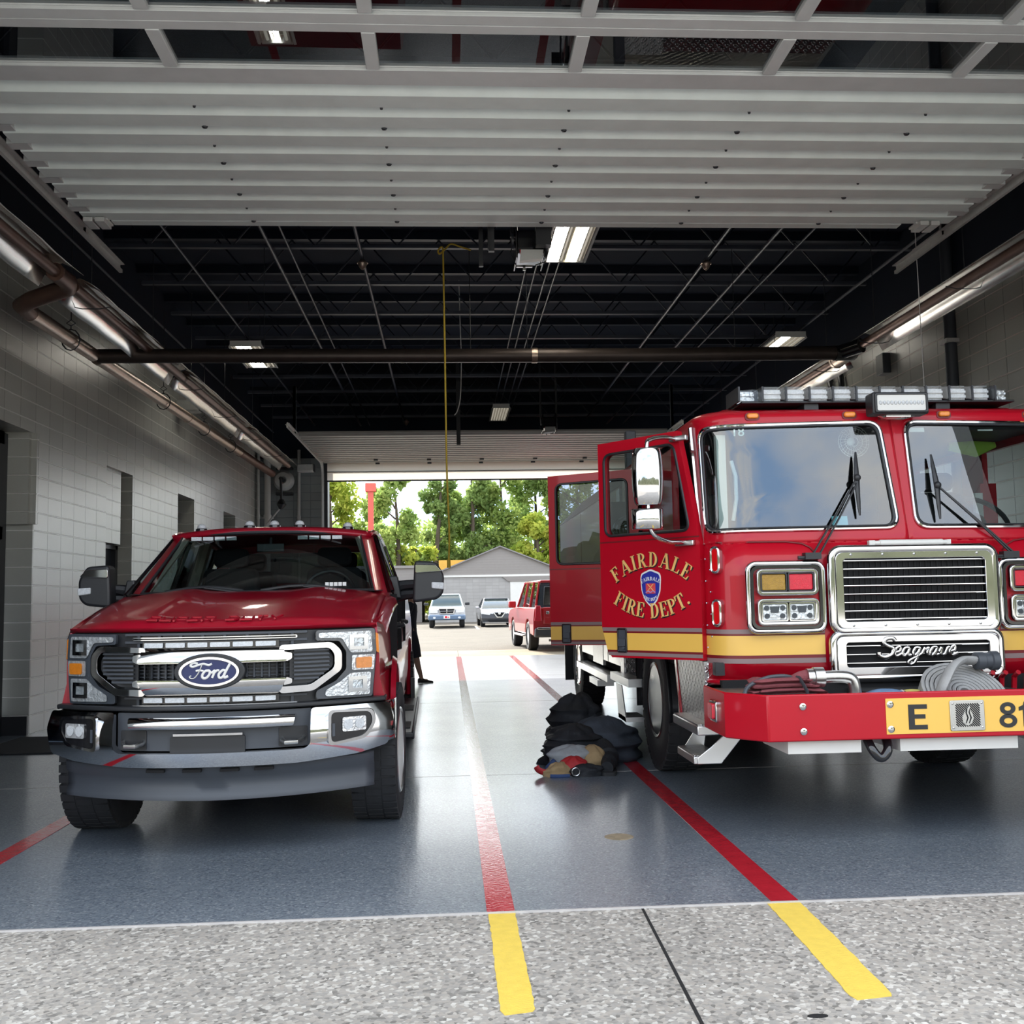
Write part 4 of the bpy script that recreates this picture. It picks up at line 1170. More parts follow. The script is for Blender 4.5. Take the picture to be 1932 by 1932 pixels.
# --- front clip
b = MB(); b.box(-0.855, 0.855, 0.07, 0.42, 0.56, 1.235); front(b, 'front_core', 'void')
for sx in (-1, 1):
    pol = [(.55, 1.222), (.868, 1.225), (.876, 1.10), (.852, .835), (.55, .84), (.55, .885), (.655, .935), (.712, 1.0), (.712, 1.10), (.675, 1.160), (.55, 1.166)]
    P = (lambda p: p) if sx > 0 else mir
    b = MB(); b.prism(P(rpoly(pol, 0.014)), 0.015, 0.09, 'y'); hl = front(b, 'headlight', 'grey_plastic')
    inn = [(.565, 1.208), (.848, 1.211), (.856, 1.09), (.74, 1.09), (.728, 1.105), (.690, 1.175), (.565, 1.180)]
    b = MB(); b.prism(P(rpoly(inn, 0.012)), 0.006, 0.02, 'y'); b.prism(P(rpoly([(.60, .852), (.838, .848), (.846, .975), (.735, .975), (.68, .93), (.60, .885)], 0.012)), 0.006, 0.02, 'y'); front(b, 'reflector', 'lamp_chrome', hl)
    b = MB(); b.prism(P(rpoly([(.742, .990), (.862, .990), (.868, 1.075), (.742, 1.075)], 0.01)), 0.006, 0.02, 'y'); front(b, 'lamp_surround', 'lamp_chrome', hl)
    b = MB(); b.prism(P(rpoly([(.766, 1.0), (.852, 1.0), (.854, 1.062), (.766, 1.062)], 0.012)), -0.002, 0.012, 'y'); front(b, 'turn_signal', 'amber', hl)
    for (xc, zc, wq, hq) in ((.782, 1.150, .10, .085), (.775, .912, .10, .085)):
        b = MB()
        q = [(xc - wq / 2, zc - hq / 2), (xc + wq / 2, zc - hq / 2), (xc + wq / 2, zc + hq / 2), (xc - wq / 2, zc + hq / 2)]
        b.ring(P(q), P([(xc + (x - xc) * .55, zc + (z - zc) * .55) for x, z in q]), -0.004, 0.012, 'y'); front(b, 'projector_bezel', 'chrome', hl)
        b = MB(); b.prism(P([(xc + (x - xc) * .5, zc + (z - zc) * .5) for x, z in q]), -0.001, 0.01, 'y'); front(b, 'projector', 'clear_lens', hl)
    b = MB(); b.prism(P([(.874, 1.09), (.890, 1.08), (.886, 1.19), (.872, 1.20)]), 0.03, 0.07, 'y'); front(b, 'side_marker', 'amber', hl)
    b = MB(); p_ = P(rpoly(pol, 0.014)); b.add([(x, -.02, z) for x, z in p_], [tuple(range(len(p_)))]); front(b, 'lens', 'clear_lens', hl)
# grille
b = MB(); b.prism(rpoly([(-.60, 1.225), (.60, 1.225), (.55, .80), (-.55, .80)], .02), 0.055, 0.075, 'y'); grl = front(b, 'grille', 'black')
b = MB()
for z in (1.218, 1.176, .925, .87, .806):
    b.box(-.50, .50, 0.035, 0.06, z - .006, z + .006)
for k in range(22):
    x = -.42 + .84 * k / 21
    b.box(x - .005, x + .005, 0.03, 0.06, .975, 1.065)
    if k % 3 == 0:
        b.box(x - .008, x + .008, 0.04, 0.06, .80, .95); b.box(x - .008, x + .008, 0.04, 0.06, 1.15, 1.225)
for k in range(5):
    z = .985 + .075 * k / 4
    b.box(-.42, .42, 0.04, 0.055, z - .003, z + .003)
front(b, 'grille_mesh', 'grey_plastic', grl)
b = MB(); b.prism(rpoly([(-.405, 1.062), (-.38, 1.142), (.38, 1.142), (.405, 1.062)], .015), -.035, 0.04, 'y'); front(b, 'upper_chrome_bar', 'chrome', grl, bulge=(1.062, 1.142, .010), tilt=(1.10, .45))
b = MB(); b.prism(rpoly([(-.405, .972), (-.36, .888), (.36, .888), (.405, .972)], .015), -.035, 0.04, 'y'); front(b, 'lower_chrome_bar', 'chrome', grl, bulge=(.888, .972, .010), tilt=(.93, -.35))
for sx in (-1, 1):
    P = (lambda p: p) if sx > 0 else mir
    o = [(.36, 1.150), (.64, 1.158), (.692, 1.105), (.692, 1.0), (.54, .890), (.36, .884), ]
    i = [(.36, 1.120), (.625, 1.126), (.652, 1.09), (.652, 1.012), (.525, .925), (.36, .922)]
    b = MB(); b.ring(P(rpoly(o, .025, 5)), P(rpoly(i, .025, 5)), -0.03, 0.045, 'y'); front(b, 'chrome_surround', 'chrome', grl, bev=0.008)
    b = MB(); b.prism(P(rpoly([(.41, 1.12), (.61, 1.12), (.64, 1.08), (.64, 1.02), (.525, .935), (.41, .93)], .02)), 0.01, 0.03, 'y'); front(b, 'side_pod', 'black', grl)
    b = MB()
    for k in range(8):
        z = .955 + .155 * k / 7
        b.prism(P([(.435, z), (.625 if z > 1.0 else .56 + (z - .95) * 1.2, z), (.62 if z > 1.0 else .56 + (z - .95) * 1.2, z + .011), (.435, z + .011)]), -0.008, 0.012, 'y')
    front(b, 'louver', 'grey_plastic', grl)
    b = MB(); b.prism(P(rpoly([(.385, 1.115), (.43, 1.105), (.43, 1.075), (.40, 1.06)], .008)), -0.045, 0.02, 'y'); b.prism(P(rpoly([(.385, .93), (.43, .94), (.43, .965), (.40, .975)], .008)), -0.045, 0.02, 'y'); front(b, 'chrome_tip', 'chrome', grl)
for z0, z1, nm in ((1.186, 1.203, 'upper_trim_strip'), (.817, .834, 'lower_trim_strip')):
    b = MB(); b.ring(rrect(0, (z0 + z1) / 2, .90, z1 - z0, .006), rrect(0, (z0 + z1) / 2, .885, (z1 - z0) * .45, .003), 0.015, 0.05, 'y'); front(b, nm, 'chrome', grl)
for zc in (1.160, .862):
    b = MB(); b.box(-.385, .355, 0.005, 0.05, zc - .018, zc + .018); lb = front(b, 'light_bar', 'gloss_black', TR)
    for k in range(6):
        x = -.375 + k * .1215
        b = MB(); b.prism(rrect(x + .053, zc, .106, .026, .004), -0.004, 0.01, 'y'); front(b, 'led_module', 'led_white', lb)
# oval emblem with script
b = MB(); b.prism(ellipse(0, 1.017, .190, .098), -.065, 0.0, 'y'); em = b.build('emblem', 'black', TR, bev=0.006)
b = MB(); b.ring(ellipse(0, 1.017, .160, .080), ellipse(0, 1.017, .146, .067), -.078, -.062, 'y'); b.build('emblem_rim', 'chrome', em)
b = MB(); b.prism(ellipse(0, 1.017, .147, .068), -.071, -.062, 'y'); b.build('emblem_field', 'blue', em)
b = MB(); S = .062
def script(strokes, ox, oz, s, y, wd, slant=.18, n=8, base=None):
    for st, wk in strokes:
        pts = spline([(p[0], 0, p[1]) for p in st], 6)
        b.tube([(ox + (q.x + q.z * slant) * s, y, oz + q.z * s) for q in pts], wd * wk, n, flat=0.45)
FORD = [([(.55, 1.25), (.15, 1.30), (-.05, 1.12), (.15, .98), (.6, 1.12), (1.05, 1.22), (1.5, 1.10), (1.75, 1.22)], 1.0), ([(.95, 1.18), (.85, .8), (.72, .35), (.5, 0.02), (.2, -.02), (.05, .12), (.18, .22)], 1.25), ([(.5, .62), (.8, .66), (1.15, .60)], .9),
        ([(1.55, .62), (1.3, .58), (1.12, .25), (1.22, .0), (1.5, .0), (1.72, .32), (1.66, .60), (1.45, .62)], 1.15), ([(1.66, .52), (1.9, .45), (2.1, .62), (2.08, .3), (2.0, .0)], 1.1), ([(2.08, .38), (2.3, .62), (2.5, .60)], 1.0),
        ([(3.05, .55), (2.8, .64), (2.52, .3), (2.62, 0), (2.85, .02), (3.05, .3)], 1.15), ([(3.35, 1.3), (3.15, .75), (2.98, .2), (3.08, 0), (3.35, .12)], 1.2)]
script(FORD, -.108, .985, .062, -.073, .0058)
b.build('emblem_script', 'off_white', em)
# bumper
bo = [(-.95, .80), (-.53, .80), (-.53, .61), (-.50, .585), (.50, .585), (.53, .61), (.53, .80), (.95, .80), (.975, .70), (.94, .565), (.78, .53), (.46, .508), (-.46, .508), (-.78, .53), (-.94, .565), (-.975, .70)]
b = MB(); b.prism(rpoly(bo, .02, 3), -0.05, 0.16, 'y'); bmp = front(b, 'bumper', 'chrome', bulge=(.50, .80, .040))
for sx in (-1, 1):
    b = MB(); b.loft([[(sx * .93, setb(.95) - .03, z), (sx * .975, setb(.97) + .08, z), (sx * .98, setb(.97) + .20, z)] for z in (.57, .64, .72, .80)]); b.build('bumper_side', 'chrome', bmp, solid=.01)
b = MB(); b.prism(rpoly([(-.93, .805), (.93, .805), (.93, .83), (-.93, .83)], .01), -.03, .12, 'y'); front(b, 'bumper_top_pad', 'black', bmp, bev=.008)
b = MB(); b.prism(rpoly([(-.525, .795), (.525, .795), (.525, .60), (.50, .59), (-.50, .59), (-.525, .60)], .01), 0.0, 0.05, 'y'); lg = front(b, 'lower_grille', 'grey_plastic', bmp)
b = MB(); b.prism(rpoly([(-.45, .772), (.45, .772), (.44, .712), (-.44, .712)], .012), -0.055, 0.0, 'y'); front(b, 'bumper_chrome_bar', 'chrome', bmp, bulge=(.712, .772, .016), tilt=(.742, .3))
b = MB(); b.prism(rrect(-.02, .618, .40, .10, .01), -.02, 0.01, 'y'); front(b, 'plate_panel', 'black', lg)
b = MB(); b.box(-.20, .17, -.035, 0, .672, .684); front(b, 'plate_clip', 'chrome', lg)
for sx in (-1, 1):
    P = (lambda p: p) if sx > 0 else mir
    b = MB(); b.prism(P(rrect(.43, .648, .15, .105, .01)), -.005, 0.02, 'y'); front(b, 'hook_pocket', 'black', lg)
    b = MB(); c0 = sx * .43
    b.tube([(c0 - .06, .04, .648), (c0 - .055, -.03, .632), (c0 - .03, -.075, .624), (c0 + .03, -.075, .624), (c0 + .055, -.03, .632), (c0 + .06, .04, .648)], .013, 8); b.warp(wf()); b.build('tow_hook', 'steel', bmp)
    b = MB(); b.prism(P(rpoly([(.635, .775), (.855, .765), (.87, .70), (.82, .625), (.635, .60)], .03)), -.098, -.02, 'y'); fg = front(b, 'fog_lamp', 'gloss_black', bmp)
    b = MB(); b.ring(P(rpoly([(.625, .785), (.862, .775), (.88, .70), (.828, .615), (.625, .588)], .03)), P(rpoly([(.64, .772), (.848, .762), (.862, .70), (.815, .63), (.64, .604)], .03)), -.104, -.04, 'y'); front(b, 'fog_bezel', 'chrome', fg)
    b = MB(); b.prism(P(rrect(.762, .700, .125, .078, .01)), -.108, -.05, 'y'); front(b, 'lamp', 'lamp_chrome', fg)
    for q in (-.03, .03):
        b = MB(); b.prism(P(ellipse(.762 + q, .700, .024, .028, 14)), -.114, -.06, 'y'); front(b, 'bulb', 'led_white', fg)
    b = MB(); b.prism(P([(.645, .71), (.66, .71), (.66, .64), (.645, .64)]), -.106, -.05, 'y'); front(b, 'vent', 'grey_plastic', fg)
# air dam
b = MB()
rows = []
for y, z in ((.01, .525), (-.02, .505), (-.015, .47), (.02, .44), (.03, .38), (.0, .345), (.0, .318), (.06, .31)):
    rows.append([(x, y + setb(x * .98) + .02, z + .012 * abs(x)) for x in [-.86 + 1.72 * i / 32 for i in range(33)]])
b.loft(rows); dam = b.build('air_dam', 'grey_plastic', TR, solid=.012, ang=50)
b = MB()
for x in (-.30, -.10, .10, .28):
    b.box(x - .05, x + .05, -.03, .02, .478, .494)
front(b, 'air_slot', 'void', dam)
# mirrors
for sx in (-1, 1):
    x0 = sx * 0.955
    b = MB()
    for z in (1.48, 1.41):
        b.tube([(x0 - sx * .02, 1.78, z), (x0 + sx * .07, 1.72, z + .015), (x0 + sx * .18, 1.68, z + .02)], [.045, .036, .032], 8)
    mm = b.build('mirror', 'black', TR, ang=30)
    b = MB(); c0 = x0 + sx * (.215 if sx > 0 else .165)
    b.prism([(c0 + sx * q[0], q[1]) for q in rpoly([(-.105, 1.365), (.07, 1.385), (.115, 1.43), (.12, 1.56), (.065, 1.655), (-.09, 1.665)], .03)], 1.55, 1.70, 'y'); b.build('mirror_head', 'black', mm, bev=.03, seg=3)
    b = MB(); b.prism([(c0 + sx * q[0], q[1]) for q in rpoly([(-.085, 1.575), (.105, 1.585), (.06, 1.63), (-.085, 1.635)], .012)], 1.535, 1.56, 'y'); b.build('chrome_band', 'chrome', mm, bev=.006)
    b = MB(); b.prism([(c0 + sx * q[0], q[1]) for q in rpoly([(.03, 1.465), (.115, 1.455), (.118, 1.505), (.03, 1.51)], .01)], 1.538, 1.56, 'y'); b.build('turn_lamp', 'led_white', mm, bev=.006)
    b = MB(); b.prism([(x0 - sx * .03, 1.40), (x0 + sx * .03, 1.40), (x0 + sx * .0, 1.56), (x0 - sx * .06, 1.56)], 1.70, 1.86, 'y'); b.build('mirror_base', 'black', mm, bev=.01)
# running boards
for sx in (-1, 1):
    b = MB(); b.box(sx * .90, sx * 1.06, 1.72, 4.35, .40, .44); b.box(sx * 1.045, sx * 1.065, 1.72, 4.35, .39, .455); rb = b.build('running_board', 'black', TR, bev=.01)
    b = MB()
    for y in (1.95, 3.2):
        b.box(sx * .93, sx * 1.03, y, y + .4, .44, .447)
    b.build('step_pad', 'rubber', rb, flat=True)
    b = MB(); b.box(sx * .98, sx * 1.02, 4.52, 4.56, .25, .62); b.build('mud_flap', 'black', TR, flat=True)
# ================================================================ the fire engine in the right bay
EX, EY = 2.87, 5.55
EN = empty('fire_engine', 'red fire engine with gold stripe, left doors open, in the right bay', 'fire engine', (EX, EY, 0))
HW, CR = 1.24, 0.27
UC = (HW - CR) + CR * PI / 2
def CF(u, z, off=0.0):
    """a point on the skin of the cab: u runs along the front and round both corners"""
    y0 = 0.68 + max(0.0, z - 1.72) * 0.24
    a = abs(u); s = 1 if u >= 0 else -1
    fl = HW - CR
    if a <= fl:
        return Vector((u, y0 + 0.035 * (u / fl) ** 2 - off, z))
    y0 += 0.035
    if a <= UC:
        t = (a - fl) / CR
        return Vector((s * (fl + (CR + off) * math.sin(t)), y0 + CR - (CR + off) * math.cos(t), z))
    return Vector((s * (HW + off), y0 + CR + a - UC, z))
def sheet(mb, u0, u1, z0, z1, off=0.0, nu=40, nz=4, mi=0):
    mb.loft([[CF(u0 + (u1 - u0) * i / nu, z0 + (z1 - z0) * j / nz, off) for i in range(nu + 1)] for j in range(nz + 1)], mi=mi)
def wrap_frame(mb, outer, inner, off0=0.0, mi=0):
    n = len(outer)
    rows = []
    for t in (0, .25, .5, .75, 1):
        rows.append([CF(o[0] + (i[0] - o[0]) * t, o[1] + (i[1] - o[1]) * t, off0) for o, i in zip(outer, inner)])
    mb.loft(rows, True, mi=mi)
def raycast_outer(poly, cx, cz, x0, x1, z0, z1):
    out = []
    for x, z in poly:
        dx, dz = x - cx, z - cz
        k = 1e9
        if dx > 1e-9: k = min(k, (x1 - cx) / dx)
        if dx < -1e-9: k = min(k, (x0 - cx) / dx)
        if dz > 1e-9: k = min(k, (z1 - cz) / dz)
        if dz < -1e-9: k = min(k, (z0 - cz) / dz)
        out.append((cx + dx * k, cz + dz * k))
    return out

# lower nose
b = MB(); sheet(b, -UC - 0.02, UC + 2.9, 0.86, 1.70, nu=90)
b.loft([[CF(-UC - 0.02 + (2 * UC + 0.04) * i / 60, 0.86 - 0.012 * j, -0.02 * j) for i in range(61)] for j in range(3)])
nose = b.build('cab_nose', 'engine_red', EN, solid=0.03)
# window surround with two openings
b = MB(); GL = []
for s in (-1, 1):
    raw = [(-1.30, 1.775), (-0.056, 1.782), (-0.083, 2.478), (-1.275, 2.462)]
    inn = rpoly(raw, 0.085, 6)
    inn2 = []
    for i in range(len(inn)):
        a, c = inn[i], inn[(i + 1) % len(inn)]
        m = max(1, int(math.hypot(c[0] - a[0], c[1] - a[1]) / 0.06))
        inn2 += [(a[0] + (c[0] - a[0]) * k / m, a[1] + (c[1] - a[1]) * k / m) for k in range(m)]
    out = raycast_outer(inn2, -0.68, 2.12, -UC - 0.03, 0.0, 1.695, 2.545)
    if s > 0:
        inn2 = [(-x, z) for x, z in inn2]; out = [(-x, z) for x, z in out]
    wrap_frame(b, out, inn2)
    GL.append(inn2)
wf_ = b.build('windshield_frame', 'engine_red', EN, solid=0.025)
for k, g in enumerate(GL):
    b = MB(); b.tube([CF(u, z, 0.004) for u, z in g], 0.013, 8, True); b.build('chrome_seal', 'chrome', wf_)
    b = MB(); cx, cz = (-0.68 if k == 0 else 0.68), 2.12
    b.tube([CF(cx + (u - cx) * .975, cz + (z - cz) * .965, 0.0) for u, z in g], 0.010, 6, True); b.build('rubber_seal', 'black', wf_)
    b = MB()
    rows = [[CF(cx + (u - cx) * t, cz + (z - cz) * t, -0.008) for u, z in g] for t in (1.0, .8, .6, .4, .2, .05)]
    b.loft(rows, True); b.add(rows[-1], [tuple(range(len(g)))])
    b.build('windshield', 'engine_glass', EN, ang=80)
# roof cap
def roof_row(z, inset, yf):
    return [CF(-UC - 0.02 + (2 * UC + 0.04) * i / 50, z, -inset) + Vector((0, yf, 0)) for i in range(51)] + [Vector((HW - inset, 3.0, z)), Vector((HW - inset, 3.95 - inset, z)), Vector((0.4, 3.98 - inset, z)), Vector((-0.4, 3.98 - inset, z)), Vector((-HW + inset, 3.95 - inset, z)), Vector((-HW + inset, 3.0, z))]
b = MB(); rows = [roof_row(2.50, 0.0, 0), roof_row(2.535, -0.006, 0), roof_row(2.562, 0.012, 0.01), roof_row(2.580, 0.045, 0.02), roof_row(2.592, 0.11, 0.03), roof_row(2.60, 0.16, 0.05), roof_row(2.632, 0.24, 0.05), roof_row(2.638, 0.4, 0.05)]
b.loft(rows, True); b.add(rows[-1], [tuple(range(len(rows[-1])))])
rf = b.build('cab_roof', 'engine_red', EN, ang=50)
# sides: right closed side, left door openings
b = MB()
b.box(HW - 0.04, HW, 1.0, 3.95, 0.95, 1.78); b.box(HW - 0.04, HW, 1.0, 1.15, 1.7, 2.53); b.box(HW - 0.04, HW, 1.98, 2.3, 1.7, 2.53); b.box(HW - 0.04, HW, 3.1, 3.95, 1.7, 2.53); b.box(HW - 0.04, HW, 1.0, 3.95, 2.42, 2.53)
b.box(-HW, HW, 3.91, 3.95, 0.95, 2.53)
b.build('cab_side', 'engine_red', EN, flat=True)
b = MB()
b.box(-HW, -HW + 0.05, 1.80, 2.98, 1.02, 2.53); b.box(-HW, -HW + 0.05, 3.80, 3.95, 0.95, 2.53); b.box(-HW, -HW + 0.05, 1.2, 3.95, 2.45, 2.53)
b.build('door_post', 'engine_red', EN, flat=True)
b = MB(); b.box(-HW + 0.02, HW - 0.02, 0.80, 3.9, 0.88, 0.96); b.build('cab_floor', 'black', EN, flat=True)
b = MB(); b.box(-HW + 0.06, HW - 0.06, 3.86, 3.905, 0.96, 2.5); b.build('cab_lining', 'void', EN, flat=True)
b = MB(); b.box(-HW + 0.04, HW - 0.04, 1.2, 3.9, 2.475, 2.495); b.build('headliner', 'grey_plastic', EN, flat=True)
# cab interior
b = MB(); b.prism([(0.80, 1.2), (0.80, 1.68), (1.05, 1.74), (1.30, 1.66), (1.34, 1.2)], -1.12, 1.12, 'x'); b.build('dashboard', 'black', EN, bev=0.03)
b = MB(); b.prism([(1.2, 0.96), (1.2, 1.45), (1.6, 1.62), (3.2, 1.62), (3.4, 0.96)], -0.42, 0.42, 'x'); b.build('engine_cover', 'black', EN, bev=0.05)
for x, y in ((-0.78, 1.9), (0.80, 1.9), (-0.75, 3.3), (0.0, 3.45), (0.75, 3.3)):
    b = MB(); b.prism(rpoly([(x - .24, 1.45), (x + .24, 1.45), (x + .2, 2.12), (x - .2, 2.12)], .06), y, y + .14, 'y'); b.box(x - .24, x + .24, y - .42, y, 1.30, 1.45); st = b.build('seat', 'dark_cloth', EN, bev=.03)
    b = MB(); b.prism(rrect(x, 2.2, .28, .14, .05), y + .02, y + .12, 'y'); b.build('headrest', 'dark_cloth', st, bev=.02)
b = MB(); Mx = Matrix.Translation((0.80, 1.38, 1.86)) @ Matrix.Rotation(R(-40), 4, 'X'); b.tube([(.23 * math.cos(R(a)), 0, .23 * math.sin(R(a))) for a in range(0, 360, 12)], .017, 8, True, Mx=Mx); b.ball((0, 0, 0), (.08, .04, .08), 10, Mx=Mx)
for a in (90, 210, 330):
    b.tube([(0, 0, 0), (.23 * math.cos(R(a)), 0, .23 * math.sin(R(a)))], .013, 6, Mx=Mx)
b.tube([(0, 0, 0), (0, .05, -.3), (0, -.1, -.6)], .04, 8, Mx=Mx); b.build('steering_wheel', 'black', EN)
b = MB(); Mx = Matrix.Translation((-0.17, 1.08, 2.38)); 
for r in (.03, .06, .09, .105):
    b.tube([(r * math.cos(R(a)), -.02, r * math.sin(R(a))) for a in range(0, 360, 20)], .0022, 5, True, Mx=Mx)
for a in range(0, 360, 15):
    b.tube([(.03 * math.cos(R(a)), -.02, .03 * math.sin(R(a))), (.105 * math.cos(R(a + 20)), -.015, .105 * math.sin(R(a + 20)))], .0014, 4, Mx=Mx)
b.ball((-.02, -.02, .0), (.03, .02, .03), 10, Mx=Mx); b.tube([(0, 0, .02), (0, .02, .09)], .012, 8, Mx=Mx); b.build('dash_fan', 'white', EN)
b = MB(); b.box(-1.12, -1.06, 0.98, 1.04, 1.8, 2.42); b.tube([(-1.02, 1.0, 1.86), (-1.0, 0.98, 2.0), (-1.0, 0.98, 2.15), (-1.02, 1.0, 2.25)], .013, 8); b.build('grab_handle', 'white', EN)
b = MB(); b.box(0.98, 1.1, 1.62, 1.66, 1.85, 2.15); b.build('red_folder', 'engine_red', EN); b = MB(); b.box(0.93, 0.985, 1.60, 1.64, 1.88, 2.08); b.build('clipboard', 'white', EN)
b = MB(); b.tube([(.75, 1.6, 2.42), (.95, 1.6, 2.40), (1.1, 1.6, 2.43)], [.03, .06, .02], 10, flat=.5); b.build('safety_vest', pbr('lime_cloth', (.45, .75, .08), .8), EN)
for (u, z, wq, hq, m) in ((-.46, 1.815, .06, .05, 'blue'), (.15, 2.40, .05, .02, 'white'), (.62, 2.44, .08, .01, 'white'), (-1.04, 1.86, .02, .03, 'white')):
    pass
t8 = text_mesh('81', .085, .0005, .001); t8.transform(Matrix.Translation(CF(-1.0, 2.425, -.012)) @ Matrix.Rotation(R(-6), 4, 'Z') @ FRONT @ Matrix.Diagonal((-1, 1, 1, 1)))
t8.materials.append(pbr('pale_decal', (.62, .74, .72), .6)); o = bpy.data.objects.new('windshield_number', t8); COL.objects.link(o); o.parent = EN
b = MB(); b.loft([[CF(u, z, -.011) for u in (-.47, -.42, -.37)] for z in (1.80, 1.83, 1.86)]); b.build('blue_sticker', pbr('sky_blue_sticker', (.25, .62, .72), .5), EN)
b = MB(); b.loft([[CF(u, z, -.011) for u in (.12, .17, .22)] for z in (2.41, 2.425, 2.44)]); b.build('inspection_sticker', 'white', EN)
b = MB(); b.box(.60, .70, .90, .905, 2.42, 2.43); b.build('white_tag', 'white', EN)

# stripes on the nose
def stripes(parent, u0, u1):
    for z0, z1, m, nm in ((1.005, 1.125, 'gold', 'gold_stripe'), (1.137, 1.165, 'grey_stripe', 'grey_stripe'), (0.955, 0.985, 'grey_stripe', 'grey_stripe'), (1.125, 1.137, 'maroon_stripe', 'maroon_pinstripe'), (.985, 1.005, 'maroon_stripe', 'maroon_pinstripe')):
        b = MB(); sheet(b, u0, u1, z0, z1, 0.003, 24, 1); b.build(nm, m, parent)
stripes(nose, -UC - 0.02, -0.56); stripes(nose, 0.56, UC + 2.8)
for s in (-1, 1):
    b = MB(); b.tube([CF(s * u, z, .002) for u, z in [(UC + .02, 1.712), (1.2, 1.708), (1.0, 1.705), (.78, 1.703), (.68, 1.69), (.63, 1.665), (.60, 1.63)]], .006, 6); b.build('crease_line', 'maroon_stripe', nose)
for k in range(9):
    b = MB(); b.ball(CF(-1.33 + .05 * (k % 2), 1.05 + .07 * k, .002), .006, 8); b.build('rivet', 'chrome', nose)

# grille
def frame_tube(mb, cx, cz, w_, h_, r, y, rad):
    p = rrect(cx, cz, w_, h_, r, 6)
    mb.tube([(x, y, z) for x, z in p], rad, 12, True)
b = MB(); frame_tube(b, 0, 1.395, 1.03, .50, .055, .648, .030); g1 = b.build('upper_grille', 'chrome', EN)
b = MB(); b.ring(rrect(0, 1.395, 1.0, .47, .05), rrect(0, 1.395, .90, .385, .025), .625, .672, 'y'); b.build('polished_bezel', 'chrome', g1, bev=.004)
b = MB(); b.prism(rrect(0, 1.395, .92, .40, .02), .664, .672, 'y'); b.build('grille_back', 'void', g1)
for k in range(8):
    z = 1.215 + .36 * k / 7
    b = MB(); b.tube([(-.45, .640, z), (.45, .640, z)], .0055, 8); b.build('grille_bar', 'chrome', g1)
b = MB()
for k in range(26):
    x = -.44 + .88 * k / 25
    b.box(x - .004, x + .004, .655, .664, 1.21, 1.58)
b.build('radiator_mesh', 'void', g1, flat=True)
b = MB()
for q in range(5):
    for zz in (1.178, 1.612):
        b.ball((-.4 + .2 * q, .623, zz), .008, 8)
b.build('bezel_screw', 'steel', g1)
b = MB(); frame_tube(b, .0, .993, 1.05, .27, .055, .648, .028); g2 = b.build('lower_grille', 'chrome', EN)
b = MB(); b.ring(rrect(0, .993, 1.02, .245, .05), rrect(0, 1.00, .90, .15, .02), .625, .672, 'y'); b.build('polished_bezel', 'chrome', g2, bev=.004)
b = MB(); b.prism(rrect(0, 1.0, .92, .17, .02), .664, .672, 'y'); b.build('grille_back', 'void', g2)
for z in (.948, 1.0, 1.052):
    b = MB(); b.tube([(-.45, .640, z), (.45, .640, z)], .0055, 8); b.build('grille_bar', 'chrome', g2)
# script badge
SEA = [([(1.0, 1.15), (.75, 1.35), (.3, 1.3), (.2, 1.0), (.55, .78), (.95, .60), (.95, .2), (.5, -.02), (.05, .08), (-.05, .35)], 1.5),
       ([(1.15, .3), (1.5, .42), (1.45, .7), (1.2, .62), (1.12, .3), (1.3, .05), (1.65, .2)], 1.0),
       ([(2.15, .62), (1.85, .62), (1.72, .3), (1.85, .02), (2.15, .35), (2.18, .6), (2.15, .1), (2.4, .1)], 1.0),
       ([(2.95, .6), (2.65, .62), (2.52, .3), (2.66, .05), (2.92, .35), (2.98, .6), (2.8, -.35), (2.45, -.6), (2.3, -.35), (2.9, .0), (3.2, .2)], 1.0),
       ([(3.2, .2), (3.35, .6), (3.4, .45), (3.62, .6), (3.6, .25), (3.75, .05)], 1.0),
       ([(4.25, .62), (3.95, .62), (3.82, .3), (3.96, .02), (4.22, .35), (4.28, .6), (4.25, .1), (4.5, .12)], 1.0),
       ([(4.5, .3), (4.62, .6), (4.7, .1), (4.95, .15), (5.1, .6), (5.3, .55)], 1.0),
       ([(5.3, .3), (5.65, .42), (5.62, .7), (5.38, .62), (5.3, .3), (5.5, .03), (5.9, .2)], 1.0)]
b = MB(); script(SEA, -.25, .985, .083, .622, .0085, slant=.22); b.build('script_badge', 'chrome', g2)
b = MB(); b.tube([(-.25, .66, 1.683), (.24, .66, 1.683)], .016, 12); b.tube([(-.20, .66, 1.683), (.20, .66, 1.683)], .021, 12); b.box(-.27, -.235, .645, .68, 1.665, 1.70); b.box(.225, .25, .645, .68, 1.665, 1.70); b.build('tube_marker', 'off_white', EN)

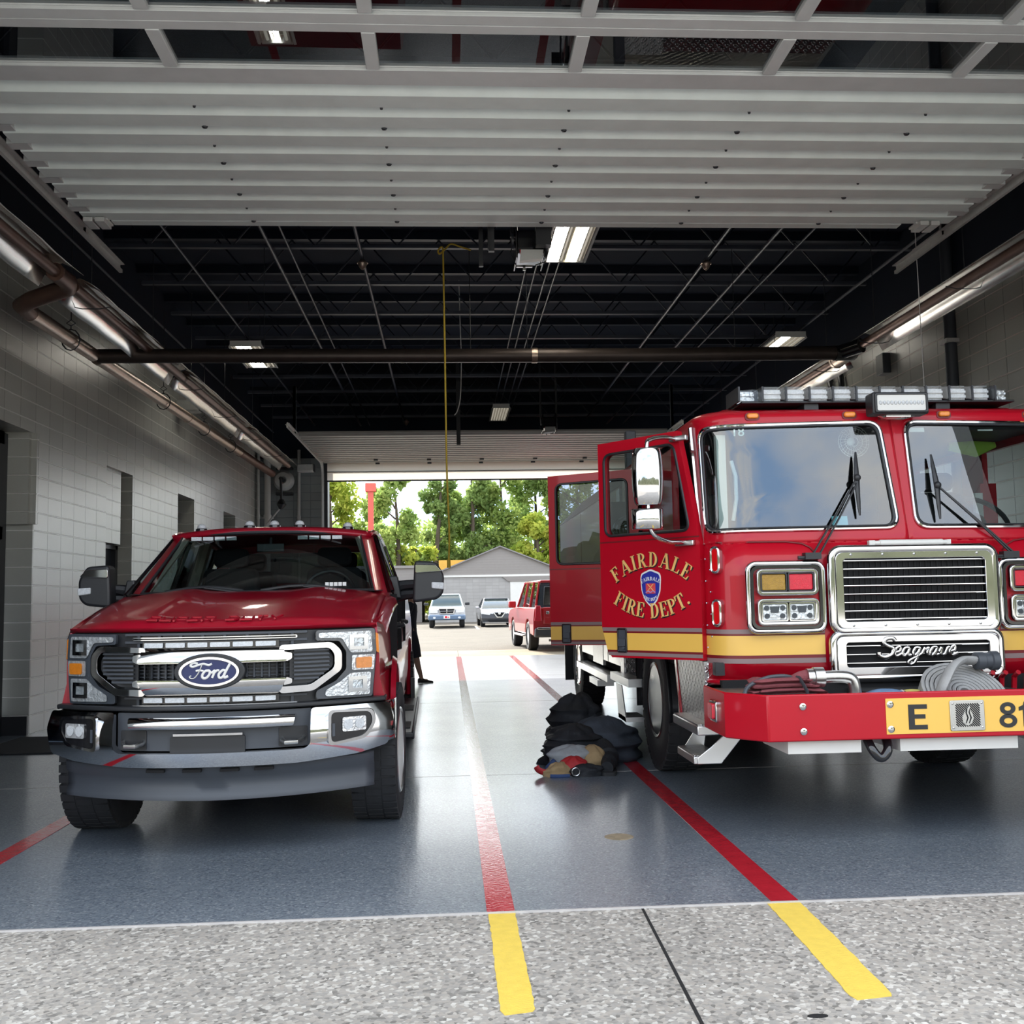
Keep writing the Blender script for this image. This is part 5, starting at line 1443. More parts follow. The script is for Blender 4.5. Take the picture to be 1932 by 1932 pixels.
# headlight modules
for s in (-1, 1):
    cx = s * .80
    b = MB(); frame_tube(b, cx, 1.36, .47, .415, .05, .672, .018); hm = b.build('headlight_module', 'chrome', EN)
    b = MB(); b.prism(rrect(cx, 1.36, .46, .40, .05), .672, .715, 'y'); b.build('module_panel', 'engine_red', hm)
    b = MB(); b.ring(rrect(cx, 1.36, .445, .39, .05), rrect(cx, 1.36, .41, .355, .04), .655, .69, 'y'); b.build('inner_trim', 'gloss_black', hm)
    for zc, lenses in ((1.452, ('amber_dark', 'red_lens') if s < 0 else ('red_lens', 'amber_dark')), (1.27, ('lamp_chrome', 'lamp_chrome'))):
        b = MB(); b.ring(rrect(cx, zc, .385, .165, .035), rrect(cx, zc, .335, .112, .012), .625, .69, 'y'); bz = b.build('lamp_bezel', 'chrome', hm, bev=.008)
        for q, ml in enumerate(lenses):
            xc = cx + (-.085 if q == 0 else .085)
            b = MB(); b.ring(rrect(xc, zc, .165, .115, .012), rrect(xc, zc, .15, .10, .01), .632, .66, 'y'); b.build('lens_frame', 'black' if 'chrome' not in ml else 'chrome', bz)
            b = MB(); b.prism(rrect(xc, zc, .15, .098, .008), .640, .66, 'y'); lo = b.build('lens', ml, bz, bev=.004)
            if ml == 'lamp_chrome':
                b = MB()
                for dx, dz in ((-.05, .025), (.05, .025), (-.048, -.024), (.048, -.024)):
                    b.lathe([(.016, -.006), (.016, .0), (.001, .004)], (xc + dx, .640, zc + dz), 'y', 12)
                b.prism([(xc - .03, zc + .035), (xc + .03, zc + .035), (xc + .022, zc - .005), (xc - .022, zc - .005)], .634, .642, 'y')
                b.build('led_projector', 'grey_plastic', bz)
                b = MB(); p_ = rrect(xc, zc, .152, .10, .01); b.add([(x, .629, z) for x, z in p_], [tuple(range(len(p_)))]); b.build('cover_glass', 'clear_lens', bz)
# corner marker lamps
for zc in (1.60, 1.268):
    for s in (-1, 1):
        q = CF(s * 1.215, zc); a = (1.215 - (HW - CR)) / CR
        Mx = Matrix.Translation(q) @ Matrix.Rotation(s * a, 4, 'Z')
        b = MB(); b.ring(rrect(0, 0, .075, .175, .036, 6), rrect(0, 0, .044, .14, .02, 6), -.035, .01, 'y', Mx=Mx); ml = b.build('marker_lamp', 'chrome', EN, bev=.008)
        b = MB(); b.prism(rrect(0, 0, .05, .145, .02), -.028, 0.0, 'y', Mx=Mx); b.build('lens', 'red_glow', ml, bev=.006)
# roof lamps, light bar, scene light
for x in (-.90, -.27, .05, .36, .95):
    q = CF(x, 2.532); b = MB(); b.prism(rrect(x, 2.528, .075, .034, .016), q.y - .03, q.y + .01, 'y'); cl = b.build('clearance_lamp', 'amber', EN, bev=.008)
    b = MB(); b.prism(rrect(x, 2.524, .095, .05, .02), q.y - .012, q.y + .01, 'y'); b.build('lamp_base', 'maroon_stripe', cl)
MT['led_bright'] = pbr('silvered_led_module', (.80, .81, .83), .3, .2, var=.3, vs=90, bump=.6, bs=160)
LB = bpy.data.objects.new('light_bar', None); COL.objects.link(LB); LB.parent = EN
b = MB(); b.box(-.93, .93, 1.02, 1.28, 2.635, 2.65); b.box(-.5, -.4, 1.05, 1.25, 2.59, 2.64); b.box(.4, .5, 1.05, 1.25, 2.59, 2.64); b.build('base', 'black', LB, bev=.004)
for k in range(12):
    x0 = -.95 + 1.90 * k / 12
    dk = k in (0, 11)
    b = MB(); y0 = 1.0 + (.07 if dk else 0)
    b.prism([(x0 + .006, y0 + (.05 if k == 0 else 0)), (x0 + .152, y0 + (.05 if k == 11 else 0)), (x0 + .152, 1.30), (x0 + .006, 1.30)], 2.65, 2.742, 'z'); b.build('dome', 'clear_lens', LB, bev=.006)
    b = MB(); b.box(x0 + .02, x0 + .138, y0 + .07, y0 + .10, 2.655, 2.735); b.box(x0 + .02, x0 + .138, y0 + .055, y0 + .07, 2.672, 2.688); b.box(x0 + .02, x0 + .138, y0 + .055, y0 + .07, 2.705, 2.72); b.build('led_module', 'led_bright' if not dk else 'lamp_chrome', LB)
    b = MB(); b.box(x0 + .012, x0 + .146, y0 + .13, y0 + .135, 2.652, 2.74); b.build('reflector', 'led_bright', LB, flat=True)
    b = MB(); b.box(x0 - .006, x0 + .006, 1.0, 1.30, 2.645, 2.744); b.build('divider', 'dark_frame', LB)
SLt = bpy.data.objects.new('scene_light', None); COL.objects.link(SLt); SLt.parent = EN
b = MB(); b.prism(rrect(0, 2.572, .365, .142, .015), .70, .82, 'y'); b.build('housing', 'black', SLt, bev=.01)
b = MB(); b.ring(rrect(0, 2.572, .345, .125, .012), rrect(0, 2.572, .315, .10, .01), .685, .71, 'y'); b.build('bezel', 'black', SLt, bev=.004)
b = MB(); b.prism(rrect(0, 2.572, .315, .10, .01), .692, .705, 'y'); b.build('reflector', 'off_white', SLt)
for k in range(12):
    b = MB(); b.ball((-.135 + .27 * k / 11, .692, 2.572), (.011, .01, .014), 10); b.build('led', 'led_white', SLt)
b = MB(); b.box(-.08, .08, .74, .9, 2.49, 2.51); b.tube([(-.12, .78, 2.51), (-.06, .8, 2.495), (.06, .8, 2.495), (.12, .78, 2.51)], .012, 6); b.build('bracket', 'steel', SLt)
# wipers
for s, xb, zb, xj, zj, bl in ((-1, -.63, 1.62, -.30, 2.10, ((-.275, 2.27), (-.305, 1.86))), (1, .63, 1.61, .21, 2.045, ((.215, 2.25), (.205, 1.83)))):
    b = MB()
    for dx, dz in ((0, 0), (.035, -.012)):
        p0 = CF(xb + dx, zb + dz, .05); p1 = CF(xj + dx * .3, zj + dz, .055)
        b.tube([p0, p0.lerp(p1, .5) + Vector((0, -.012, 0)), p1], .007, 6)
    b.box(xb - .05, xb + .05, CF(xb, zb).y - .06, CF(xb, zb).y, zb - .03, zb + .01)
    b.tube([CF(xb - .09, zb - .02, .04), CF(xb + .02, zb - .02, .04)], .012, 8)
    wp = b.build('wiper', 'black', EN)
    b = MB(); (xa, za), (xc_, zc_) = bl
    b.tube([CF(xa, za, .03), CF((xa * 2 + xj) / 3, (za * 2 + zj) / 3, .035), CF(xj, zj, .05), CF((xc_ * 2 + xj) / 3, (zc_ * 2 + zj) / 3, .035), CF(xc_, zc_, .03)], [.006, .012, .018, .012, .006], 6); b.ball(CF(xj, zj, .06), .024, 10); b.build('blade', 'black', wp)
# right and left A-pillar chrome strip and hinge
b = MB(); b.tube([CF(-UC + .035, z, .010) for z in (1.70, 2.0, 2.25, 2.49)], .019, 8); b.build('pillar_strip', 'chrome', EN)
b = MB(); b.tube([CF(-UC - .02, z, .006) for z in (.97, 1.3, 1.71)], .010, 8)
for k in range(9):
    b.tube([CF(-UC - .02, .99 + .08 * k, .006), CF(-UC - .02, 1.03 + .08 * k, .006)], .0125, 8)
b.build('door_hinge', 'steel', EN)

# bumper
bo = -.04
b = MB()
pl = [(-1.29, .70), (-1.29, .22), (-1.11, 0), (1.11, 0), (1.29, .22), (1.29, .70)]
pi_ = [(-1.27, .70), (-1.27, .225), (-1.10, .02), (1.10, .02), (1.27, .225), (1.27, .70)]
v = []
b.ring([(x + bo, y) for x, y in pl], [(x + bo, y) for x, y in pi_], .578, .832, 'z')
b.prism([(x * .998 + bo, y) for x, y in pi_], .580, .60, 'z')
bmp = b.build('bumper', 'engine_red', EN, bev=.008, ang=30)
b = MB()
b.prism([(-1.27 + bo, .70), (-1.27 + bo, .225), (-1.1 + bo, .022), (-.80, .022), (-.80, .70)], .805, .815, 'z'); b.build('bumper_deck', 'diamond', bmp, flat=True)
b = MB(); b.prism([(.80, .70), (.80, .022), (1.1 + bo, .022), (1.27 + bo, .225), (1.27 + bo, .70)], .805, .815, 'z'); b.build('bumper_deck', 'diamond', bmp, flat=True)
b = MB(); b.box(-.80, .80, .022, .70, .70, .71); b.box(-.81, -.80, .022, .7, .70, .81); b.box(.80, .81, .022, .7, .7, .81); b.build('hose_tray', 'alu', bmp, flat=True)
b = MB(); b.box(-1.22, 1.22, .66, .72, .60, .86); b.build('nose_gap', 'void', EN, flat=True)
for x in (-.917, -.43, .43, .917):
    for z in (.632, .766):
        b = MB(); b.lathe([(.019, .0), (.019, -.006), (.011, -.010), (.011, -.014), (.001, -.015)], (x + bo * 1.0, 0.0, z), 'y', 14); b.build('bolt', 'chrome', bmp)
b = MB(); b.prism([(-.455 + bo, .605), (.455 + bo, .605), (.455 + bo, .798), (-.455 + bo, .798)], -.004, .0, 'y'); pn = b.build('gold_panel', 'gold', bmp, flat=True)
def block_E(mb, x0, z0, w_, h_, y0, y1):
    mb.prism([(x0, z0), (x0 + w_, z0), (x0 + w_, z0 + h_ * .18), (x0 + w_ * .32, z0 + h_ * .18), (x0 + w_ * .32, z0 + h_ * .43), (x0 + w_ * .9, z0 + h_ * .43), (x0 + w_ * .9, z0 + h_ * .60), (x0 + w_ * .32, z0 + h_ * .60), (x0 + w_ * .32, z0 + h_ * .82), (x0 + w_, z0 + h_ * .82), (x0 + w_, z0 + h_), (x0, z0 + h_)], y0, y1, 'y')
b = MB(); block_E(b, -.33 + bo, .628, .105, .135, -.007, -.003); b.build('letter', 'black', pn, flat=True)
b = MB()
def eight(mb, cx, z0, s, y0, y1):
    for zc, a, h in ((z0 + .034 * s, .050 * s, .037 * s), (z0 + .101 * s, .044 * s, .034 * s)):
        mb.ring(ellipse(cx, zc, a, h, 28), ellipse(cx, zc, a - .025 * s, h - .021 * s, 28), y0, y1, 'y')
eight(b, .232 + bo, .628, 1.0, -.007, -.003); b.build('digit', 'black', pn, flat=True)
b = MB(); b.prism([(.318 + bo, .628), (.345 + bo, .628), (.345 + bo, .763), (.325 + bo, .763), (.320 + bo, .745), (.295 + bo, .735), (.295 + bo, .715), (.318 + bo, .720)], -.007, -.003, 'y'); b.build('digit', 'black', pn, flat=True)
b = MB(); b.prism(rrect(bo, .697, .195, .165, .01), -.010, -.003, 'y'); sg = b.build('speaker_plate', 'steel', pn, bev=.002)
b = MB()
for k in range(-13, 14):
    c = k * .0128
    p = []
    z0, z1, x0, x1 = -.062, .062, -.068, .068
    pts = []
    for x in (x0, x1):
        z = c - x
        if z0 <= z <= z1: pts.append((x, z))
    for z in (z0, z1):
        x = c - z
        if x0 < x < x1: pts.append((x, z))
    if len(pts) >= 2:
        (xa, za), (xb, zb) = pts[0], pts[1]
        if math.hypot(xb - xa, zb - za) > .012:
            b.prism([(bo + xa, .697 + za), (bo + xa + .0045, .697 + za + .0045), (bo + xb + .0045, .697 + zb + .0045), (bo + xb, .697 + zb)], -.0112, -.009, 'y')
b.build('speaker_slot', 'void', sg, flat=True)
b = MB()
fo = [(0, -.055), (.022, -.042), (.034, -.015), (.028, .012), (.016, .03), (.014, .055), (.0, .038), (-.006, .012), (-.014, .03), (-.022, .012), (-.034, -.01), (-.03, -.035), (-.014, -.05)]
b.prism([(bo + x * .95, .697 + z) for x, z in fo], -.0135, -.009, 'y'); b.build('flame_cutout', 'steel', sg, flat=True)
b = MB()
for q in (-.012, .006):
    b.tube([(bo + q, -.0145, .655), (bo + q + .012, -.0145, .685), (bo + q + .002, -.0145, .715), (bo + q + .008, -.0145, .735)], [.002, .0035, .003, .001], 6)
b.build('flame_line', 'void', sg)
b = MB()
for dx in (-.082, .082):
    for dz in (-.066, .066):
        b.ball((bo + dx, -.012, .697 + dz), (.006, .003, .006), 8)
b.build('plate_screw', 'chrome', sg)
b = MB(); b.prism(rrect(.42, .71, .15, .125, .02), -.012, .02, 'y', Mx=Matrix.Translation((-1.29 + bo, 0, 0)) @ Matrix.Rotation(R(90), 4, 'Z')); ml = b.build('side_lamp', 'chrome', bmp, bev=.008)
b = MB(); b.prism(rrect(.42, .71, .11, .09, .015), 0, .035, 'y', Mx=Matrix.Translation((-1.29 + bo, 0, 0)) @ Matrix.Rotation(R(90), 4, 'Z')); b.build('lens', 'red_lens', ml, bev=.006)
for x0, x1 in ((-1.03, -.62), (-.40, .27), (.5, 1.0)):
    b = MB(); b.box(x0, x1, .05, .5, .505, .577); b.build('white_box', 'off_white', bmp, flat=True)
b = MB(); b.tube(spline([(-.57, .10, .58), (-.56, .05, .52), (-.53, .04, .48), (-.50, .04, .48), (-.47, .05, .52), (-.46, .10, .58)], 5), .026, 10); b.build('tow_eye', 'gloss_black', bmp)
b = MB(); b.tube(spline([(.39, .10, .58), (.40, .05, .52), (.43, .04, .48), (.46, .04, .48), (.49, .05, .52), (.50, .10, .58)], 5), .026, 10); b.build('tow_eye', 'gloss_black', bmp)
for x in (.42, .50, .58, .66):
    b = MB(); b.tube([(x, .62, .72), (x, .60, .85), (x, .55, .88)], .016, 6); b.build('tray_rail', 'engine_red', bmp)

# left front corner: diamond plate kick panel, step and fold-out step
b = MB(); b.box(-HW - .02, -HW + .03, .93, 1.72, .56, .96); b.build('kick_panel', 'diamond', EN, flat=True)
b = MB(); b.prism([(1.66, .55), (1.80, .96), (1.74, .96), (1.60, .55)], -HW - .025, -HW + .05, 'x'); b.build('fender_edge', 'engine_red', EN, flat=True)
b = MB(); b.box(-HW - .11, -HW + .03, .80, 1.50, .515, .575); s1 = b.build('step', 'alu', EN, bev=.008)
b = MB(); b.box(-HW - .105, -HW + .02, .81, 1.49, .5755, .583); b.build('step_tread', 'diamond', s1, flat=True)
b = MB(); b.prism([(-HW - .12, .345), (-HW + .03, .345), (-HW + .17, .51), (-HW + .05, .52), (-HW - .03, .45), (-HW - .12, .385)], .78, .79, 'y'); b.box(-HW - .14, -HW + .04, .79, 1.25, .345, .39)
fs = b.build('folding_step', 'alu', EN, bev=.004)
b = MB(); b.box(-HW - .135, -HW + .03, .80, 1.24, .3905, .397); b.build('step_tread', 'diamond', fs, flat=True)
b = MB(); b.prism([(-HW - .12, .345), (-HW + .03, .345), (-HW + .06, .52), (-HW - .0, .52)], 1.25, 1.26, 'y'); b.build('step_bracket', 'alu', fs, flat=True)
# chassis
b = MB(); b.box(-.45, .45, .3, 9.5, .55, .80); b.box(-1.1, 1.1, .75, 3.85, .60, .88); b.tube([(-1.0, 2.72, .5), (1.0, 2.72, .5)], .09, 10); b.tube([(-1.0, 7.95, .52), (1.0, 7.95, .52)], .12, 10); b.box(-1.15, 1.15, 3.9, 9.3, .62, .9); b.build('chassis', 'void', EN, flat=True)
MT['dark_rim'] = pbr('dull_alloy_rim', (.28, .28, .28), .3, 1.0, var=.2, rv=.08)
for s in (-1, 1):
    wheel(EN, s * 1.085, 2.72, .55, .30, s, rimr=.29, lugs=10, m_rim=MT['dark_rim'], treads=40, deep=.045, name='wheel', fac=.0, lug=1.5)
    wheel(EN, s * 1.05, 7.95, .535, .30, s, rimr=.285, lugs=10, m_rim='chrome', treads=40, deep=.14, name='wheel')
    b = MB(); rows = []
    for i in range(17):
        a = R(-8 + 196 * i / 16)
        rows.append([(s * .80, 2.72 + .62 * math.cos(a), .53 + .62 * math.sin(a)), (s * 1.22, 2.72 + .62 * math.cos(a), .53 + .62 * math.sin(a)), (s * 1.25, 2.72 + .66 * math.cos(a), .53 + .66 * math.sin(a))])
    b.loft(rows); b.build('wheel_arch', 'black', EN, solid=.01)
# body behind the cab
b = MB(); b.box(-HW + .02, HW - .02, 4.2, 7.15, .95, 2.45); b.box(-HW + .02, HW - .02, 7.15, 9.6, 1.15, 2.45); bd_ = b.build('body', 'engine_red', EN, bev=.02)
b = MB(); b.box(-HW - .005, -HW + .03, 4.25, 5.0, .72, 1.6); b.box(-HW - .005, -HW + .03, 5.05, 7.1, .72, 1.05); b.build('side_panel', 'alu', bd_, flat=True)
b = MB(); b.box(-HW - .012, -HW + .02, 4.02, 4.2, .58, 2.4); b.build('plate_panel', 'diamond', bd_, flat=True); b = MB(); b.box(-HW - .01, -HW + .02, 5.35, 6.1, .66, 1.0); b.build('plate_panel', 'diamond', bd_, flat=True)
b = MB(); b.prism([(-HW + .02, 2.45), (HW - .02, 2.45), (HW - .3, 2.78), (-HW + .35, 2.78)], 4.1, 9.6, 'y'); b.build('hose_bed_cover', 'diamond', bd_, flat=True)
b = MB(); b.box(-HW + .06, -HW + .16, 4.0, 4.1, 2.4, 2.95); b.build('light_mast', 'grey_plastic', bd_, bev=.01)
b = MB(); b.prism([(3.9, 2.50), (4.2, 2.50), (4.2, 2.82), (4.1, 2.82)], -HW + .12, -HW + .55, 'x'); b.build('roof_plate', 'diamond', bd_, flat=True)
b = MB(); b.box(-HW - .16, -HW + .02, 3.62, 4.15, 1.93, 2.24); pp = b.build('pump_panel', 'grey_stripe', EN, bev=.01)
b = MB()
for r in (.115, .085, .055, .025):
    b.tube([(-HW - .03 + r * math.cos(R(a)), 3.61, 1.98 + r * math.sin(R(a))) for a in range(0, 360, 15)], .012, 8, True)
b.lathe([(.11, 0.0), (.10, -.015), (.001, -.02)], (-HW - .03, 3.62, 1.98), 'y', 24); b.build('gauge', 'chrome', pp)
b = MB(); b.box(-HW - .10, -HW + .03, 3.3, 4.3, .60, .67); b.box(-HW - .10, -HW + .03, 4.5, 6.9, .55, .62); b.box(-HW - .14, -HW + .03, 4.9, 5.5, .48, .54); b.build('side_step', 'alu', EN, flat=True)
b = MB(); b.box(-HW - .12, -HW + .05, 3.35, 3.75, .30, .34); b.prism([(3.35, .30), (3.75, .30), (3.85, .60), (3.55, .60)], -HW - .12, -HW - .11, 'x'); b.build('folding_step', 'alu', EN, flat=True)
b = MB(); b.box(-HW - .04, -HW + .25, 8.7, 8.73, .25, 1.0); b.build('mud_flap', 'black', EN, flat=True)
b = MB(); b.box(-HW + .0, -HW + .3, 3.98, 4.02, .55, .95); b.build('kick_panel', 'diamond', EN, flat=True)
# ---- serif capitals for the door lettering: thick stems, thin bars, slab serifs (cell height 1)
def glyph(ch):
    q = []
    def rc(x0, z0, x1, z1): q.append([(x0, z0), (x1, z0), (x1, z1), (x0, z1)])
    def serif(x, z, w_=.34): rc(x - w_ / 2, z, x + w_ / 2, z + .055)
    def bowl(x0, z0, z1, rx, tk):
        zc, rz = (z0 + z1) / 2, (z1 - z0) / 2
        n = 12
        for i in range(n):
            a0, a1 = R(-90 + 180 * i / n), R(-90 + 180 * (i + 1) / n)
            q.append([(x0 + rx * math.cos(a0), zc + rz * math.sin(a0)), (x0 + rx * math.cos(a1), zc + rz * math.sin(a1)), (x0 + (rx - tk) * math.cos(a1), zc + (rz - .055) * math.sin(a1)), (x0 + (rx - tk) * math.cos(a0), zc + (rz - .055) * math.sin(a0))])
    w = .7
    if ch in 'FEL':
        rc(.12, 0, .29, 1); serif(.205, 0); serif(.205, .945)
        if ch != 'L': rc(.2, .945, .66, 1); q.append([(.66, 1), (.66, .72), (.62, .72), (.54, .945)]); rc(.25, .48, .48, .54); rc(.45, .38, .49, .64)
        if ch != 'F': rc(.2, 0, .66, .055); q.append([(.66, 0), (.70, .30), (.66, .30), (.56, .055)])
        w = .74
    elif ch == 'I':
        rc(.12, 0, .29, 1); serif(.205, 0); serif(.205, .945); w = .41
    elif ch == 'A':
        q.append([(.10, 0), (.16, 0), (.46, 1), (.40, 1)]); q.append([(.36, 1), (.54, 1), (.84, 0), (.65, 0)]); rc(.22, .30, .66, .36); serif(.12, 0, .28); serif(.75, 0, .34); w = .90
    elif ch == 'T':
        rc(.30, 0, .47, 1); serif(.385, 0); rc(.05, .945, .72, 1); q.append([(.05, 1), (.05, .70), (.09, .70), (.18, .945)]); q.append([(.72, 1), (.72, .70), (.68, .70), (.59, .945)]); w = .78
    elif ch == 'D':
        rc(.12, 0, .29, 1); serif(.19, 0, .3); serif(.19, .945, .3); bowl(.28, 0, 1, .46, .17); w = .82
    elif ch in 'PR':
        rc(.12, 0, .29, 1); serif(.205, 0); serif(.19, .945, .3); bowl(.28, .46, 1, .38, .16)
        if ch == 'R': q.append([(.34, .48), (.50, .50), (.76, .0), (.58, 0)]); rc(.58, 0, .82, .055); w = .82
        else: w = .72
    elif ch == '.':
        q.append([(.12 + .09 * math.cos(R(a)), .09 + .09 * math.sin(R(a))) for a in range(0, 360, 30)]); w = .3
    return q, w
def arc_text(body, h, rad, cx, cz, up, sp=.09):
    """list of quads of a word bent round an arc; up=+1 arches over the centre, -1 hangs under it"""
    gl = [(None, .42) if c == ' ' else glyph(c) for c in body]
    tot = sum(w + sp for _, w in gl) * h
    s, out = -tot / 2, []
    for g, w in gl:
        m = s + w * h / 2
        a = m / rad
        if g:
            ox, oz = (cx + rad * math.sin(a), cz + rad * math.cos(a)) if up > 0 else (cx + rad * math.sin(a), cz - rad * math.cos(a))
            rot = -a if up > 0 else a
            for poly in g:
                pts = []
                for x, z in poly:
                    lx, lz = (x - w / 2) * h, z * h
                    pts.append((ox + lx * math.cos(rot) - lz * math.sin(rot), oz + lx * math.sin(rot) + lz * math.cos(rot)))
                out.append(pts)
        s += (w + sp) * h
    return out
def lay(mb, polys, y0, y1, dx=0, dz=0, grow=1.0):
    for p in polys:
        mb.prism([(x + dx, z + dz) for x, z in p], y0, y1, 'y')

FD = [(0, .968), (0, 1.72), (-.155, 2.458), (-.85, 2.452), (-.85, 1.17), (-.80, 1.01), (-.765, .968)]
FW = [(-.075, 1.80), (-.185, 2.375), (-.795, 2.368), (-.795, 1.80)]
RD = [(0, .975), (0, 2.46), (-.80, 2.44), (-.80, .975)]
RW = [(-.09, 1.67), (-.09, 2.38), (-.73, 2.365), (-.73, 1.67)]
def build_door(hx, hy, th, poly, win, z0, glass='engine_glass'):
    # upper part: frame around the window; lower part: plain panel
    zc = win[0][1] - .06
    up = [p for p in poly]
    def clip(poly, z, above):
        out = []
        for i in range(len(poly)):
            a, c = poly[i], poly[(i + 1) % len(poly)]
            ia, ic = (a[1] >= z) == above, (c[1] >= z) == above
            if ia: out.append(a)
            if ia != ic:
                t = (z - a[1]) / (c[1] - a[1]); out.append((a[0] + (c[0] - a[0]) * t, z))
        return out
    U, Lw = clip(poly, zc, True), clip(poly, zc, False)
    inn = rpoly(win, .06, 5)
    cx, cz = sum(p[0] for p in win) / 4, sum(p[1] for p in win) / 4
    out = []
    for x, z in inn:
        dx, dz = x - cx, z - cz; best = 1e9
        for i in range(len(U)):
            (x1, z1), (x2, z2) = U[i], U[(i + 1) % len(U)]
            ex, ez = x2 - x1, z2 - z1
            den = dx * ez - dz * ex
            if abs(den) < 1e-9: continue
            t = ((x1 - cx) * ez - (z1 - cz) * ex) / den
            u = ((x1 - cx) * dz - (z1 - cz) * dx) / den
            if t > 0 and -1e-6 <= u <= 1 + 1e-6: best = min(best, t)
        out.append((cx + dx * best, cz + dz * best))
    # corners of U must be on the loop: snap the nearest ray hit to each corner
    for q in U:
        k = min(range(len(out)), key=lambda i: (out[i][0] - q[0]) ** 2 + (out[i][1] - q[1]) ** 2)
        out[k] = q
    b = MB()
    b.ring(out, inn, 0, .055, 'y'); b.prism(Lw, 0, .055, 'y')
    d = b.build('crew_door', 'engine_red', EN, ang=30)
    d.location = (hx, hy, 0); d.rotation_euler = (0, 0, th)
    b = MB(); b.tube([(x, -.002, z) for x, z in inn], .010, 6, True); b.build('window_seal', 'black', d)
    b = MB(); b.add([(x, .028, z) for x, z in inn], [tuple(range(len(inn)))]); b.build('window_glass', glass, d, flat=True)
    b = MB(); b.box(poly[0][0] - .0, min(p[0] for p in poly), -.0015, 0, zc + .012, zc + .022); b.build('crease_line', 'maroon_stripe', d, flat=True)
    b = MB(); b.ring([(x, z) for x, z in rpoly(Lw, .02)], [(x * .97 + cx * .03, z * .97 + 1.3 * .03) for x, z in rpoly(Lw, .02)], .055, .075, 'y'); b.build('inner_lining', 'black', d)
    return d
def stripe_set(d, x0, x1, slant):
    for z0, z1, m, nm in ((1.02, 1.135, 'gold', 'gold_stripe'), (1.147, 1.172, 'grey_stripe', 'grey_stripe'), (.982, 1.005, 'grey_stripe', 'grey_stripe'), (1.135, 1.147, 'maroon_stripe', 'maroon_pinstripe'), (1.005, 1.02, 'maroon_stripe', 'maroon_pinstripe')):
        sx = lambda z: x0 + (max(0, (1.17 - z)) * .30 if slant else 0)
        b = MB(); b.prism([(sx(z0), z0), (x1, z0), (x1, z1), (sx(z1), z1)], -.0025, 0, 'y'); b.build(nm, m, d, flat=True)
def latch(d, x, z):
    b = MB(); b.ring(rrect(x, z, .085, .165, .012), rrect(x, z, .066, .146, .008), -.012, 0, 'y'); h = b.build('door_latch', 'gloss_black', d, bev=.003)
    b = MB(); b.prism(rrect(x, z, .07, .15, .008), -.004, 0, 'y'); b.prism(rrect(x, z - .015, .06, .05, .006), -.018, 0, 'y'); b.lathe([(.011, -.014), (.011, -.003), (.001, -.015)], (x + .012, 0, z - .052), 'y', 10); b.build('latch_paddle', 'grey_plastic', d, bev=.003)
d1 = build_door(1.60 - EX, 6.46 - EY, R(-50.3), FD, FW, .968)
stripe_set(d1, -.848, -.002, True)
latch(d1, -.665, 1.085)
top = arc_text('FAIRDALE', .10, .50, -.405, 1.075, 1, .06)
bot = arc_text('FIRE DEPT.', .10, .58, -.405, 1.815, -1, .06)
for w_ in (top, bot):
    b = MB(); lay(b, w_, -.0035, -.001, .006, -.007); b.build('letter_shadow', 'black', d1, flat=True)
b = MB(); lay(b, top, -.006, -.003); b.build('gold_lettering', 'gold_leaf', d1, flat=True)
b = MB(); lay(b, bot, -.006, -.003); b.build('gold_lettering', 'gold_leaf', d1, flat=True)
sh = lambda s: rpoly([(-.405 - .0 + x * s, 1.437 + z * s) for x, z in ((-.085, .105), (0, .135), (.085, .105), (.095, .07), (.085, -.03), (.055, -.095), (0, -.145), (-.055, -.095), (-.085, -.03), (-.095, .07))], .015)
b = MB(); b.prism(sh(.92), -.004, -.001, 'y'); em = b.build('shield_badge', 'white', d1, flat=True)
b = MB(); b.prism(sh(.83), -.0055, -.003, 'y'); b.build('shield_field', 'blue_badge' if 'blue_badge' in MT else pbr('badge_blue', (.02, .03, .30), .4), d1, flat=True)
b = MB(); b.prism([(-.445, 1.398), (-.365, 1.398), (-.365, 1.465), (-.445, 1.465)], -.0068, -.005, 'y'); b.build('shield_centre', pbr('badge_red', (.62, .06, .07), .5), d1, flat=True)
b = MB(); b.tube([(-.43, -.008, 1.415), (-.38, -.008, 1.462)], .0028, 6); b.tube([(-.38, -.008, 1.415), (-.43, -.008, 1.462)], .0028, 6); b.build('crossed_tools', 'gold_leaf', d1)
b = MB(); b.tube(spline([(-.445, -.008, 1.404), (-.425, -.008, 1.414), (-.405, -.008, 1.405), (-.385, -.008, 1.414), (-.365, -.008, 1.404)]), .004, 6); b.build('badge_scroll', pbr('badge_lilac', (.45, .25, .5), .5), d1)
t2 = arc_text('FAIRDALE', .025, .14, -.405, 1.345, 1, .02); t3 = arc_text('FIRE DEPT.', .021, .10, -.405, 1.448, -1, .02)
b = MB(); lay(b, t2, -.0072, -.005); lay(b, t3, -.0072, -.005); b.build('badge_lettering', 'white', d1, flat=True)
